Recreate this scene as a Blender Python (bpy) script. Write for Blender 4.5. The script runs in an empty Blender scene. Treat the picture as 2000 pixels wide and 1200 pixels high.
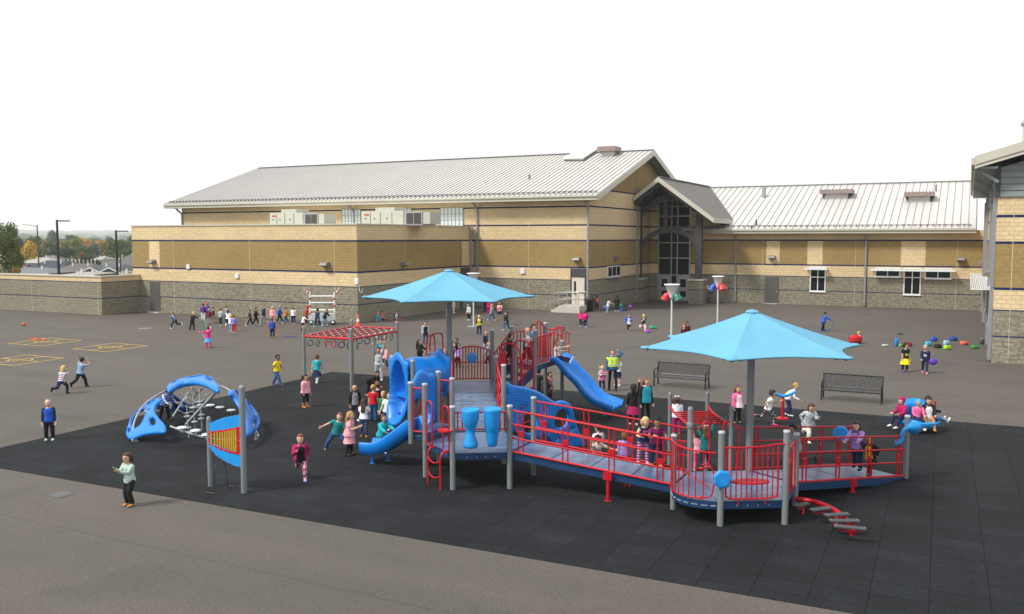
import bpy, bmesh, math, random
from mathutils import Vector, Matrix, Quaternion
from mathutils.geometry import delaunay_2d_cdt
from mathutils.bvhtree import BVHTree
R = math.radians
SC = bpy.context.scene
COL = SC.collection
rnd = random.Random(7)

# ------------------------------------------------------------------ camera, sky, sun, exposure
F, H = 1750.0, 6.0                       # focal length in pixels of the 2000 px photo, camera height
TH = math.atan(136 / F); YAW = R(27)
cam = bpy.data.objects.new('camera', bpy.data.cameras.new('camera')); COL.objects.link(cam)
cam.data.sensor_width = 36; cam.data.lens = F / 2000 * 36
cam.data.clip_start = 0.1; cam.data.clip_end = 30000
cam.location = (0, 0, H); cam.rotation_euler = (math.pi / 2 - TH, 0, YAW)
SC.camera = cam
SC.render.resolution_x = 1024; SC.render.resolution_y = 614
W = bpy.data.worlds.new('World'); SC.world = W; W.use_nodes = True
nt = W.node_tree; nt.nodes.clear()
sky = nt.nodes.new('ShaderNodeTexSky'); sky.sky_type = 'NISHITA'; sky.sun_disc = False
SUN_EL, SUN_AZ = R(48), R(-142)          # azimuth measured from +Y towards +X
sky.sun_elevation = SUN_EL; sky.sun_rotation = SUN_AZ
sky.dust_density = 6; sky.air_density = 1.2; sky.ozone_density = 1
mix = nt.nodes.new('ShaderNodeMix'); mix.data_type = 'RGBA'; mix.inputs[0].default_value = 0.86
mix.inputs[7].default_value = (12.6, 12.8, 13.0, 1)     # even cloud cover
bg = nt.nodes.new('ShaderNodeBackground'); bg.inputs[1].default_value = 0.071
wo = nt.nodes.new('ShaderNodeOutputWorld')
nt.links.new(sky.outputs[0], mix.inputs[6]); nt.links.new(mix.outputs[2], bg.inputs[0]); nt.links.new(bg.outputs[0], wo.inputs[0])
sl = bpy.data.lights.new('sun', 'SUN'); sl.energy = 2.8; sl.angle = R(11); sl.color = (1.0, 0.955, 0.89)
so = bpy.data.objects.new('sun', sl); COL.objects.link(so)
sd = Vector((math.sin(SUN_AZ) * math.cos(SUN_EL), math.cos(SUN_AZ) * math.cos(SUN_EL), math.sin(SUN_EL)))
so.rotation_euler = sd.to_track_quat('Z', 'Y').to_euler(); so.location = (0, 0, 60)
SC.cycles.volume_bounces = 3
SC.view_settings.view_transform = 'Standard'; SC.view_settings.look = 'None'
SC.view_settings.exposure = 0.4; SC.view_settings.gamma = 1.0

# ------------------------------------------------------------------ where things stand
def ray(px, py):
    x = (px - 1000) / F; y = -(py - 600) / F
    f = math.cos(TH) + y * math.sin(TH); z = -math.sin(TH) + y * math.cos(TH)
    return Vector((x * math.cos(YAW) - f * math.sin(YAW), x * math.sin(YAW) + f * math.cos(YAW), z))
def gp(px, py, z=0.0):
    d = ray(px, py); t = (z - H) / d.z
    return Vector((d.x * t, d.y * t, z))
def onY(px, py, Y):
    d = ray(px, py); t = Y / d.y; return Vector((d.x * t, Y, H + d.z * t))
def onX(px, py, X):
    d = ray(px, py); t = X / d.x; return Vector((X, d.y * t, H + d.z * t))
def atf(px, f, py=None):
    r = (px - 1000) * f / 1755.0
    z = 0 if py is None else H - (py - 464) * f / 1755.0
    return Vector((r * math.cos(YAW) - f * math.sin(YAW), r * math.sin(YAW) + f * math.cos(YAW), z))
def onPlane(px, py, p, q):
    """ray through a pixel met with the vertical plane through ground points p and q"""
    d = ray(px, py); n = Vector((-(q[1] - p[1]), q[0] - p[0], 0))
    t = (n.x * p[0] + n.y * p[1]) / (n.x * d.x + n.y * d.y)
    return Vector((d.x * t, d.y * t, H + d.z * t))

# ------------------------------------------------------------------ scene helpers
def link(o, parent=None):
    COL.objects.link(o)
    if parent is not None: o.parent = parent
    return o
def tag(o, label=None, cat=None, group=None, kind=None):
    if label: o['label'] = label
    if cat: o['category'] = cat
    if group: o['group'] = group
    if kind: o['kind'] = kind
    return o
def thing(name, label, cat, loc=(0, 0, 0), rz=0, group=None):
    o = bpy.data.objects.new(name, None); COL.objects.link(o); o.empty_display_size = .2
    o.location = loc; o.rotation_euler = (0, 0, rz)
    return tag(o, label, cat, group)
def children(o): return [c for c in bpy.data.objects if c.parent == o]
def dup(root, loc=None, rz=None, label=None, group=None):
    def rec(o, par):
        c = o.copy(); COL.objects.link(c)
        if par is not None: c.parent = par
        for ch in KIDS.get(o.name, []): rec(ch, c)
        return c
    KIDS = {}
    for c in bpy.data.objects:
        if c.parent: KIDS.setdefault(c.parent.name, []).append(c)
    r = rec(root, None)
    if loc is not None: r.location = loc
    if rz is not None: r.rotation_euler = (0, 0, rz)
    if label: r['label'] = label
    if group: r['group'] = group
    return r

class MB:
    def __init__(s): s.v = []; s.f = []; s.m = []; s.sm = []
    def add(s, vs, fs, m=0, smooth=False):
        b = len(s.v); s.v += [tuple(v) for v in vs]
        for f in fs: s.f.append([b + i for i in f]); s.m.append(m); s.sm.append(smooth)
        return s
    def box(s, x0, y0, z0, x1, y1, z1, m=0):
        if x0 > x1: x0, x1 = x1, x0
        if y0 > y1: y0, y1 = y1, y0
        if z0 > z1: z0, z1 = z1, z0
        return s.add([(x0, y0, z0), (x1, y0, z0), (x1, y1, z0), (x0, y1, z0), (x0, y0, z1), (x1, y0, z1), (x1, y1, z1), (x0, y1, z1)],
              [(0, 3, 2, 1), (4, 5, 6, 7), (0, 1, 5, 4), (1, 2, 6, 5), (2, 3, 7, 6), (3, 0, 4, 7)], m)
    def bar(s, p, q, w, h, m=0, up=(0, 0, 1)):
        p, q = Vector(p), Vector(q); d = (q - p).normalized(); u = Vector(up)
        a = d.cross(u)
        if a.length < 1e-4: a = d.cross(Vector((1, 0, 0)))
        a.normalize(); b = a.cross(d).normalized(); a *= w / 2; b *= h / 2
        return s.add([p - a - b, p + a - b, p + a + b, p - a + b, q - a - b, q + a - b, q + a + b, q - a + b],
              [(0, 1, 2, 3), (7, 6, 5, 4), (0, 4, 5, 1), (1, 5, 6, 2), (2, 6, 7, 3), (3, 7, 4, 0)], m)
    def prism(s, poly, z0, z1, m=0, mtop=None):
        n = len(poly); a = [(p[0], p[1], z0) for p in poly]; b = [(p[0], p[1], z1) for p in poly]
        s.add(a + b, [tuple(reversed(range(n)))] + [(i, (i + 1) % n, n + (i + 1) % n, n + i) for i in range(n)], m)
        return s.add(b, [tuple(range(n))], m if mtop is None else mtop)
    def ext(s, pts, d, m=0):
        """polygon of 3-D points swept along d"""
        n = len(pts); d = Vector(d); a = [Vector(p) for p in pts]; b = [p + d for p in a]
        return s.add(a + b, [tuple(reversed(range(n))), tuple(range(n, 2 * n))] + [(i, (i + 1) % n, n + (i + 1) % n, n + i) for i in range(n)], m)
    def tube(s, pts, r, n=8, m=0, closed=False, caps=True, smooth=True):
        P = [Vector(p) for p in pts]; k = len(P)
        rr = r if isinstance(r, (list, tuple)) else [r] * k
        T = []
        for i in range(k):
            if closed: t = P[(i + 1) % k] - P[i - 1]
            else: t = P[min(i + 1, k - 1)] - P[max(i - 1, 0)]
            T.append(t.normalized() if t.length > 1e-9 else Vector((0, 0, 1)))
        a = T[0].orthogonal().normalized(); vs = []
        for i in range(k):
            a = (a - T[i] * a.dot(T[i]))
            a = a.normalized() if a.length > 1e-6 else T[i].orthogonal().normalized()
            b = T[i].cross(a)
            for j in range(n):
                t = 2 * math.pi * j / n; vs.append(P[i] + (a * math.cos(t) + b * math.sin(t)) * rr[i])
        fs = []
        for i in range(k if closed else k - 1):
            i2 = (i + 1) % k
            for j in range(n): fs.append((i * n + j, i * n + (j + 1) % n, i2 * n + (j + 1) % n, i2 * n + j))
        s.add(vs, fs, m, smooth)
        if caps and not closed: s.add(vs[:n], [tuple(reversed(range(n)))], m); s.add(vs[-n:], [tuple(range(n))], m)
        return s
    def cyl(s, x, y, z0, z1, r, n=12, m=0): return s.tube([(x, y, z0), (x, y, z1)], r, n, m)
    def lathe(s, prof, c=(0, 0, 0), n=16, m=0, ax=None):
        """prof = (radius, height) pairs"""
        q = Quaternion() if ax is None else Vector((0, 0, 1)).rotation_difference(Vector(ax))
        vs = []; c = Vector(c)
        for r, z in prof:
            for j in range(n):
                t = 2 * math.pi * j / n; vs.append(c + q @ Vector((r * math.cos(t), r * math.sin(t), z)))
        fs = [(i * n + j, i * n + (j + 1) % n, (i + 1) * n + (j + 1) % n, (i + 1) * n + j) for i in range(len(prof) - 1) for j in range(n)]
        return s.add(vs, fs, m, True)
    def ell(s, c, rx, ry, rz, q=None, n=10, k=7, m=0):
        vs = []; c = Vector(c); q = q or Quaternion()
        for i in range(k + 1):
            t = math.pi * i / k; rr = max(math.sin(t), 0.02)
            for j in range(n):
                u = 2 * math.pi * j / n; vs.append(c + q @ Vector((rx * rr * math.cos(u), ry * rr * math.sin(u), -rz * math.cos(t))))
        fs = [(i * n + j, i * n + (j + 1) % n, (i + 1) * n + (j + 1) % n, (i + 1) * n + j) for i in range(k) for j in range(n)]
        fs.append(tuple(reversed(range(n)))); fs.append(tuple(range(k * n, k * n + n)))
        return s.add(vs, fs, m, True)
    def build(s, name, mats, parent=None, bevel=0, recalc=True):
        me = bpy.data.meshes.new(name); me.from_pydata(s.v, [], s.f)
        if not isinstance(mats, (list, tuple)): mats = [mats]
        for mt in mats: me.materials.append(mt)
        me.polygons.foreach_set('material_index', s.m); me.polygons.foreach_set('use_smooth', s.sm)
        if recalc:
            b = bmesh.new(); b.from_mesh(me); bmesh.ops.recalc_face_normals(b, faces=b.faces); b.to_mesh(me); b.free()
        me.update()
        o = bpy.data.objects.new(name, me); link(o, parent)
        if bevel:
            md = o.modifiers.new('bevel', 'BEVEL'); md.width = bevel; md.segments = 2; md.limit_method = 'ANGLE'; md.angle_limit = R(40)
        return o

# ------------------------------------------------------------------ materials
MATS = {}
def lin(h):
    h = h.lstrip('#'); o = []
    for i in (0, 2, 4):
        c = int(h[i:i + 2], 16) / 255; o.append(c / 12.92 if c <= .04045 else ((c + .055) / 1.055) ** 2.4)
    return o
def newmat(name):
    m = bpy.data.materials.new(name); m.use_nodes = True; nt = m.node_tree
    return m, nt, nt.nodes['Principled BSDF']
def N(nt, t, **kw):
    n = nt.nodes.new(t)
    for k, v in kw.items(): setattr(n, k, v)
    return n
def pmat(name, col, rough=.6, metal=0, var=.12, scale=3.0, bump=0, bscale=60, spec=None, fine=0):
    """paint, cloth, plastic...: colour with soft large wear noise (and optional fine grain) and bump"""
    if name in MATS: return MATS[name]
    m, nt, b = newmat(name); c = lin(col) if isinstance(col, str) else list(col)
    tc = N(nt, 'ShaderNodeTexCoord'); no = N(nt, 'ShaderNodeTexNoise'); no.inputs['Scale'].default_value = scale; no.inputs['Detail'].default_value = 6
    nt.links.new(tc.outputs['Object'], no.inputs['Vector'])
    mr = N(nt, 'ShaderNodeMapRange'); mr.inputs[1].default_value = .25; mr.inputs[2].default_value = .75
    mr.inputs[3].default_value = 1 - var; mr.inputs[4].default_value = 1 + var
    nt.links.new(no.outputs[0], mr.inputs[0])
    vm = N(nt, 'ShaderNodeVectorMath', operation='SCALE'); vm.inputs[0].default_value = c[:3]; nt.links.new(mr.outputs[0], vm.inputs['Scale'])
    last = vm.outputs[0]
    if fine:
        n2 = N(nt, 'ShaderNodeTexNoise'); n2.inputs['Scale'].default_value = bscale; n2.inputs['Detail'].default_value = 2
        nt.links.new(tc.outputs['Object'], n2.inputs['Vector'])
        m2 = N(nt, 'ShaderNodeMapRange'); m2.inputs[1].default_value = .3; m2.inputs[2].default_value = .7
        m2.inputs[3].default_value = 1 - fine; m2.inputs[4].default_value = 1 + fine; nt.links.new(n2.outputs[0], m2.inputs[0])
        v2 = N(nt, 'ShaderNodeVectorMath', operation='SCALE'); nt.links.new(last, v2.inputs[0]); nt.links.new(m2.outputs[0], v2.inputs['Scale']); last = v2.outputs[0]
    nt.links.new(last, b.inputs['Base Color'])
    r2 = N(nt, 'ShaderNodeMapRange'); r2.inputs[3].default_value = max(rough - .08, .03); r2.inputs[4].default_value = min(rough + .1, 1)
    nt.links.new(no.outputs[0], r2.inputs[0]); nt.links.new(r2.outputs[0], b.inputs['Roughness'])
    b.inputs['Metallic'].default_value = metal
    if spec is not None: b.inputs['Specular IOR Level'].default_value = spec
    if bump:
        nb = N(nt, 'ShaderNodeTexNoise'); nb.inputs['Scale'].default_value = bscale; nb.inputs['Detail'].default_value = 3
        nt.links.new(tc.outputs['Object'], nb.inputs['Vector'])
        bp = N(nt, 'ShaderNodeBump'); bp.inputs['Strength'].default_value = bump; bp.inputs['Distance'].default_value = .02
        nt.links.new(nb.outputs[0], bp.inputs['Height']); nt.links.new(bp.outputs[0], b.inputs['Normal'])
    MATS[name] = m; return m
def math_(nt, op, a, b=None, c=None):
    n = N(nt, 'ShaderNodeMath', operation=op)
    for i, v in enumerate((a, b, c)):
        if v is None: continue
        if isinstance(v, (int, float)): n.inputs[i].default_value = v
        else: nt.links.new(v, n.inputs[i])
    return n.outputs[0]
def cramp(nt, fac, stops, mode='CONSTANT'):
    r = N(nt, 'ShaderNodeValToRGB'); r.color_ramp.interpolation = mode
    els = r.color_ramp.elements
    while len(els) > 1: els.remove(els[-1])
    els[0].position = stops[0][0]; els[0].color = tuple(stops[0][1]) + (1,)
    for p, c in stops[1:]:
        e = els.new(p); e.color = tuple(c) + (1,)
    nt.links.new(fac, r.inputs[0]); return r.outputs[0]
def mixc(nt, f, a, b, mode='MIX'):
    n = N(nt, 'ShaderNodeMix', data_type='RGBA', blend_type=mode)
    for i, v in ((0, f), (6, a), (7, b)):
        if isinstance(v, (int, float)): n.inputs[i].default_value = v
        elif isinstance(v, (tuple, list)): n.inputs[i].default_value = tuple(v)[:3] + (1,)
        else: nt.links.new(v, n.inputs[i])
    return n.outputs[2]
CREAM, BROWN, NAVY, GREY = (.66, .515, .31), (.30, .212, .088), (.012, .026, .095), (.25, .232, .175)
def cmu(name, bands):
    """block wall: colour bands by height, running-bond joints, split-face relief low down. bands: (z, colour, mortar)"""
    m, nt, b = newmat(name)
    ge = N(nt, 'ShaderNodeNewGeometry'); sx = N(nt, 'ShaderNodeSeparateXYZ'); nt.links.new(ge.outputs['Position'], sx.inputs[0])
    u = math_(nt, 'ADD', sx.outputs[0], sx.outputs[1]); z = sx.outputs[2]
    zz = math_(nt, 'DIVIDE', z, 16.0)
    col = cramp(nt, zz, [(max(a / 16, 0), c) for a, c, mo in bands]); mor = cramp(nt, zz, [(max(a / 16, 0), mo) for a, c, mo in bands])
    cv = N(nt, 'ShaderNodeCombineXYZ'); nt.links.new(u, cv.inputs[0]); nt.links.new(z, cv.inputs[1])
    br = N(nt, 'ShaderNodeTexBrick'); br.inputs['Scale'].default_value = 1; br.inputs['Brick Width'].default_value = .406; br.inputs['Row Height'].default_value = .2032
    br.inputs['Mortar Size'].default_value = .013; br.inputs['Mortar Smooth'].default_value = .1
    br.inputs['Color1'].default_value = (.94, .94, .94, 1); br.inputs['Color2'].default_value = (1.05, 1.05, 1.05, 1); br.inputs['Mortar'].default_value = (1, 1, 1, 1)
    nt.links.new(cv.outputs[0], br.inputs['Vector'])
    c1 = mixc(nt, 1.0, col, br.outputs[0], 'MULTIPLY'); c2 = mixc(nt, br.outputs[1], c1, mor)
    jj = math_(nt, 'LESS_THAN', math_(nt, 'MODULO', math_(nt, 'ADD', u, 400.0), 7.9), .035)
    jf = math_(nt, 'MULTIPLY', jj, .65); c2 = mixc(nt, jf, c2, (.62, .52, .36))
    no = N(nt, 'ShaderNodeTexNoise'); no.inputs['Scale'].default_value = 7; no.inputs['Detail'].default_value = 5; nt.links.new(ge.outputs['Position'], no.inputs['Vector'])
    n3 = N(nt, 'ShaderNodeTexNoise'); n3.inputs['Scale'].default_value = .25; n3.inputs['Detail'].default_value = 4; nt.links.new(ge.outputs['Position'], n3.inputs['Vector'])
    low = math_(nt, 'LESS_THAN', z, 2.47)
    amp = math_(nt, 'MULTIPLY_ADD', low, .34, .14)
    k = math_(nt, 'MULTIPLY_ADD', math_(nt, 'SUBTRACT', no.outputs[0], .5), math_(nt, 'MULTIPLY', amp, 3.0), 1.0)
    k2 = math_(nt, 'MULTIPLY_ADD', math_(nt, 'SUBTRACT', n3.outputs[0], .5), .35, 1.0)
    # mottle from two noises applied to the block colour
    vm = N(nt, 'ShaderNodeVectorMath', operation='SCALE'); nt.links.new(c2, vm.inputs[0]); nt.links.new(math_(nt, 'MULTIPLY', k, k2), vm.inputs['Scale'])
    nt.links.new(vm.outputs[0], b.inputs['Base Color']); b.inputs['Roughness'].default_value = .92; b.inputs['Specular IOR Level'].default_value = .2
    bp = N(nt, 'ShaderNodeBump'); bp.inputs['Distance'].default_value = .05
    nt.links.new(math_(nt, 'MULTIPLY_ADD', low, .9, .12), bp.inputs['Strength'])
    nt.links.new(math_(nt, 'SUBTRACT', no.outputs[0], math_(nt, 'MULTIPLY', br.outputs[1], .4)), bp.inputs['Height']); nt.links.new(bp.outputs[0], b.inputs['Normal'])
    return m
GM = (.23, .21, .155); CM = (.46, .34, .18); BM = (.36, .255, .105); NM = (.01, .014, .04)
B0 = [(0, GREY, GM), (1.19, NAVY, NM), (1.30, GREY, GM), (2.45, NAVY, NM), (2.56, CREAM, CM), (3.49, NAVY, NM), (3.60, BROWN, BM), (5.68, NAVY, NM), (5.78, CREAM, CM)]
M_CMU = cmu('banded_block_wall', B0)
M_CMUG = cmu('banded_block_wall_gym', B0 + [(6.93, NAVY, NM), (7.04, CREAM, CM), (8.42, NAVY, NM), (8.52, CREAM, CM), (9.85, NAVY, NM), (9.96, BROWN, BM)])
M_CREAM = cmu('cream_block', [(0, CREAM, CM)])
M_ROOF = pmat('roof_panel_metal', (.53, .515, .49), .42, .0, .05, .3)
M_SEAM = pmat('shadow_dark_seam_metal', (.19, .185, .18), .5, .1, .05)  # darker than the panels: the seams' shadow lines are put into the colour
M_TRIM = pmat('trim_metal', (.52, .50, .42), .5, 0, .05, .8)
M_PIPE = pmat('downpipe_metal', (.26, .27, .29), .5, .1, .05)
M_DKG = pmat('dark_grey_steel', (.05, .052, .058), .55, 0, .1)
M_SIDING = pmat('siding_grey', (.23, .26, .27), .6, 0, .06)
M_WHITE = pmat('white_frame', (.75, .76, .77), .45, 0, .04)
M_CONC = pmat('concrete', (.50, .48, .43), .85, 0, .12, 2, .2, 40)
M_DOORG = pmat('grey_door', (.085, .085, .08), .5, 0, .05)
M_DOORW = pmat('cream_door', (.62, .56, .47), .5, 0, .04)
M_ALU = pmat('aluminium', (.42, .43, .44), .35, .5, .05)
M_BLACK = pmat('black_plastic', (.012, .012, .014), .45, 0, .2)
M_BULB = pmat('lamp_housing', (.22, .21, .2), .5, .2, .05)
def glassm(name, c, r=.08):
    m, nt, b = newmat(name); b.inputs['Base Color'].default_value = tuple(c) + (1,); b.inputs['Roughness'].default_value = r
    b.inputs['Specular IOR Level'].default_value = .12
    no = N(nt, 'ShaderNodeTexNoise'); no.inputs['Scale'].default_value = .8; tc = N(nt, 'ShaderNodeTexCoord'); nt.links.new(tc.outputs['Object'], no.inputs['Vector'])
    bp = N(nt, 'ShaderNodeBump'); bp.inputs['Strength'].default_value = .05; nt.links.new(no.outputs[0], bp.inputs['Height']); nt.links.new(bp.outputs[0], b.inputs['Normal'])
    return m
M_GLASS = glassm('window_glass', (.012, .016, .018)); M_GLASST = glassm('teal_glass', (.012, .035, .035))
M_FROST = pmat('translucent_panel', (.62, .68, .68), .35, 0, .05)
# ------------------------------------------------------------------ ground
def asphalt_mat():
    m, nt, b = newmat('asphalt'); ge = N(nt, 'ShaderNodeNewGeometry')
    def noise(s, d=4):
        n = N(nt, 'ShaderNodeTexNoise'); n.inputs['Scale'].default_value = s; n.inputs['Detail'].default_value = d; nt.links.new(ge.outputs['Position'], n.inputs['Vector']); return n.outputs[0]
    a, g, s, l = noise(.12, 5), noise(38, 2), noise(1.3, 4), noise(160, 1)
    mp = N(nt, 'ShaderNodeMapping'); mp.inputs['Scale'].default_value = (.03, .45, 1); nt.links.new(ge.outputs['Position'], mp.inputs['Vector'])
    st = N(nt, 'ShaderNodeTexNoise'); st.inputs['Scale'].default_value = 1.6; st.inputs['Detail'].default_value = 3; nt.links.new(mp.outputs[0], st.inputs['Vector'])
    k = math_(nt, 'MULTIPLY_ADD', math_(nt, 'SUBTRACT', a, .5), .38, 1.0)
    k = math_(nt, 'MULTIPLY', k, math_(nt, 'MULTIPLY_ADD', math_(nt, 'SUBTRACT', g, .5), 1.5, 1.0))
    k = math_(nt, 'MULTIPLY', k, math_(nt, 'MULTIPLY_ADD', math_(nt, 'SUBTRACT', noise(15, 3), .5), .5, 1.0))
    k = math_(nt, 'MULTIPLY', k, math_(nt, 'MULTIPLY_ADD', math_(nt, 'SUBTRACT', s, .5), .16, 1.0))
    k = math_(nt, 'MULTIPLY', k, math_(nt, 'MULTIPLY_ADD', math_(nt, 'SUBTRACT', st.outputs[0], .5), .34, 1.0))
    sx = N(nt, 'ShaderNodeSeparateXYZ'); nt.links.new(ge.outputs['Position'], sx.inputs[0])
    wob = math_(nt, 'MULTIPLY_ADD', s, .16, sx.outputs[1])
    jo = math_(nt, 'LESS_THAN', math_(nt, 'MODULO', math_(nt, 'ADD', wob, 203.0), 4.3), .06)
    k = math_(nt, 'MULTIPLY', k, math_(nt, 'MULTIPLY_ADD', math_(nt, 'MULTIPLY', jo, s), -.30, 1.0))
    vc = N(nt, 'ShaderNodeTexVoronoi'); vc.feature = 'DISTANCE_TO_EDGE'; vc.inputs['Scale'].default_value = .11
    n9 = N(nt, 'ShaderNodeTexNoise'); n9.inputs['Scale'].default_value = .6; n9.inputs['Detail'].default_value = 6; nt.links.new(ge.outputs['Position'], n9.inputs['Vector'])
    va = N(nt, 'ShaderNodeVectorMath', operation='MULTIPLY_ADD'); va.inputs[1].default_value = (2.5, 2.5, 0); nt.links.new(n9.outputs['Color'], va.inputs[0]); nt.links.new(ge.outputs['Position'], va.inputs[2]); nt.links.new(va.outputs[0], vc.inputs['Vector'])
    ck = math_(nt, 'LESS_THAN', vc.outputs['Distance'], .0022); k = math_(nt, 'MULTIPLY', k, math_(nt, 'MULTIPLY_ADD', ck, -.10, 1.0))
    bl = cramp(nt, noise(.33, 3), [(.60, (0, 0, 0)), (.68, (1, 1, 1))], 'LINEAR'); k = math_(nt, 'MULTIPLY', k, math_(nt, 'MULTIPLY_ADD', bl, -.13, 1.0))
    sp = math_(nt, 'GREATER_THAN', l, .73)
    k = math_(nt, 'MULTIPLY_ADD', sp, .9, k)
    vm = N(nt, 'ShaderNodeVectorMath', operation='SCALE'); vm.inputs[0].default_value = (.096, .086, .075); nt.links.new(k, vm.inputs['Scale'])
    nt.links.new(vm.outputs[0], b.inputs['Base Color']); b.inputs['Roughness'].default_value = .88; b.inputs['Specular IOR Level'].default_value = .3
    bp = N(nt, 'ShaderNodeBump'); bp.inputs['Strength'].default_value = .5; bp.inputs['Distance'].default_value = .01; nt.links.new(g, bp.inputs['Height']); nt.links.new(bp.outputs[0], b.inputs['Normal'])
    return m
def rubber_mat():
    m, nt, b = newmat('rubber_tiles'); ge = N(nt, 'ShaderNodeNewGeometry')
    mp = N(nt, 'ShaderNodeMapping'); mp.inputs['Rotation'].default_value = (0, 0, R(-1.4)); nt.links.new(ge.outputs['Position'], mp.inputs['Vector'])
    br = N(nt, 'ShaderNodeTexBrick'); br.offset = 0.0; br.inputs['Scale'].default_value = 1; br.inputs['Brick Width'].default_value = .915; br.inputs['Row Height'].default_value = .61
    br.inputs['Mortar Size'].default_value = .009; br.inputs['Mortar Smooth'].default_value = .3; br.inputs['Bias'].default_value = 0
    br.inputs['Color1'].default_value = (.82, .82, .82, 1); br.inputs['Color2'].default_value = (1.12, 1.12, 1.12, 1); br.inputs['Mortar'].default_value = (.18, .18, .18, 1)
    nt.links.new(mp.outputs[0], br.inputs['Vector'])
    def noise(s, d=4):
        n = N(nt, 'ShaderNodeTexNoise'); n.inputs['Scale'].default_value = s; n.inputs['Detail'].default_value = d; nt.links.new(ge.outputs['Position'], n.inputs['Vector']); return n.outputs[0]
    a, g, l = noise(.4, 5), noise(45, 2), noise(70, 1)
    k = math_(nt, 'MULTIPLY', math_(nt, 'MULTIPLY_ADD', math_(nt, 'SUBTRACT', a, .5), .7, 1.0), math_(nt, 'MULTIPLY_ADD', math_(nt, 'SUBTRACT', g, .5), 2.6, 1.0))
    du = cramp(nt, noise(.9, 6), [(.5, (0, 0, 0)), (.75, (1, 1, 1))], 'LINEAR'); k = math_(nt, 'MULTIPLY', k, math_(nt, 'MULTIPLY_ADD', du, .35, .95))
    k = math_(nt, 'MULTIPLY_ADD', math_(nt, 'GREATER_THAN', l, .74), 2.4, k)
    vm = N(nt, 'ShaderNodeVectorMath', operation='SCALE'); nt.links.new(mixc(nt, 1.0, (.0150, .0170, .0195), br.outputs[0], 'MULTIPLY'), vm.inputs[0]); nt.links.new(k, vm.inputs['Scale'])
    nt.links.new(vm.outputs[0], b.inputs['Base Color']); b.inputs['Roughness'].default_value = .9; b.inputs['Specular IOR Level'].default_value = .15
    bp = N(nt, 'ShaderNodeBump'); bp.inputs['Strength'].default_value = .5; bp.inputs['Distance'].default_value = .01
    nt.links.new(math_(nt, 'SUBTRACT', g, math_(nt, 'MULTIPLY', br.outputs[1], .8)), bp.inputs['Height']); nt.links.new(bp.outputs[0], b.inputs['Normal'])
    return m
def terrain_mat():
    m, nt, b = newmat('soil_and_haze_paled_fields'); ge = N(nt, 'ShaderNodeNewGeometry')
    no = N(nt, 'ShaderNodeTexNoise'); no.inputs['Scale'].default_value = .02; no.inputs['Detail'].default_value = 8; nt.links.new(ge.outputs['Position'], no.inputs['Vector'])
    mp = N(nt, 'ShaderNodeMapping'); mp.inputs['Scale'].default_value = (.0012, .004, 1); nt.links.new(ge.outputs['Position'], mp.inputs['Vector'])
    vo = N(nt, 'ShaderNodeTexVoronoi'); vo.inputs['Scale'].default_value = 1.0; nt.links.new(mp.outputs[0], vo.inputs['Vector'])
    c = cramp(nt, no.outputs[0], [(.3, (.06, .08, .03)), (.5, (.10, .11, .05)), (.7, (.17, .15, .09))], 'LINEAR')
    sx = N(nt, 'ShaderNodeSeparateXYZ'); nt.links.new(vo.outputs['Color'], sx.inputs[0])
    c2 = cramp(nt, sx.outputs[0], [(0, (.22, .26, .18)), (.4, (.48, .44, .33)), (.6, (.30, .30, .24)), (.8, (.55, .5, .4))])  # far field patches, paled in the colour to stand in for haze
    d = N(nt, 'ShaderNodeVectorMath', operation='LENGTH'); nt.links.new(ge.outputs['Position'], d.inputs[0])
    f = math_(nt, 'GREATER_THAN', d.outputs['Value'], 500.0)
    nt.links.new(mixc(nt, f, c, c2), b.inputs['Base Color']); b.inputs['Roughness'].default_value = 1
    return m
def sstep(a, b, x):
    t = min(max((x - a) / (b - a), 0), 1); return t * t * (3 - 2 * t)
def terr_z(x, y):
    dx = max((-66 if y > 50 else -100) - x, x - 80, 0); dy = max(-60 - y, y - 130, 0)
    if x < -30: dy = max(dy, y - 100)
    d = math.hypot(dx, max(dy, 0)); r = math.hypot(x, y)
    z = -.03 - 4.6 * sstep(0, 40, d)
    z += 52 * sstep(1500, 7500, r) + 3 * sstep(2500, 5000, r) * math.sin(x * .0021 + 1) * math.sin(y * .0019)
    return z
T = MB(); xs = []; v = 0
lv = [0, 8, 16, 24, 33, 44, 56, 64, 68, 74, 80, 88, 96, 104, 112, 122, 135, 155, 180, 215, 260, 330, 430, 560, 750, 1000, 1300, 1700, 2200, 2800, 3500, 4300, 5200, 6200, 7500, 9500]
xs = sorted(set([-a for a in lv] + lv)); n = len(xs)
T.add([(x, y, terr_z(x, y)) for y in xs for x in xs], [(j * n + i, j * n + i + 1, (j + 1) * n + i + 1, (j + 1) * n + i) for j in range(n - 1) for i in range(n - 1)], 0, True)
tag(T.build('ground', terrain_mat()), kind='structure')
A = MB(); A.add([(-64.5, -50, .004), (70, -50, .004), (70, 96, .004), (-64.5, 96, .004)], [(0, 1, 2, 3)]); A.add([(-98, -50, .004), (-64.5, -50, .004), (-64.5, 47.3, .004), (-98, 47.3, .004)], [(0, 1, 2, 3)])
tag(A.build('asphalt', asphalt_mat()), kind='structure')
Rb = MB(); Rb.add([(-24.4, 14.33, .012), (7, 15.05, .012), (7, 32.45, .012), (-25.2, 31.72, .012)], [(0, 1, 2, 3)])
Rb.add([(-24.4, 14.33, .005), (7, 15.05, .005), (7, 15.05, .012), (-24.4, 14.33, .012)], [(0, 1, 2, 3)])
tag(Rb.build('rubber_surface', rubber_mat()), kind='structure')
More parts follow.
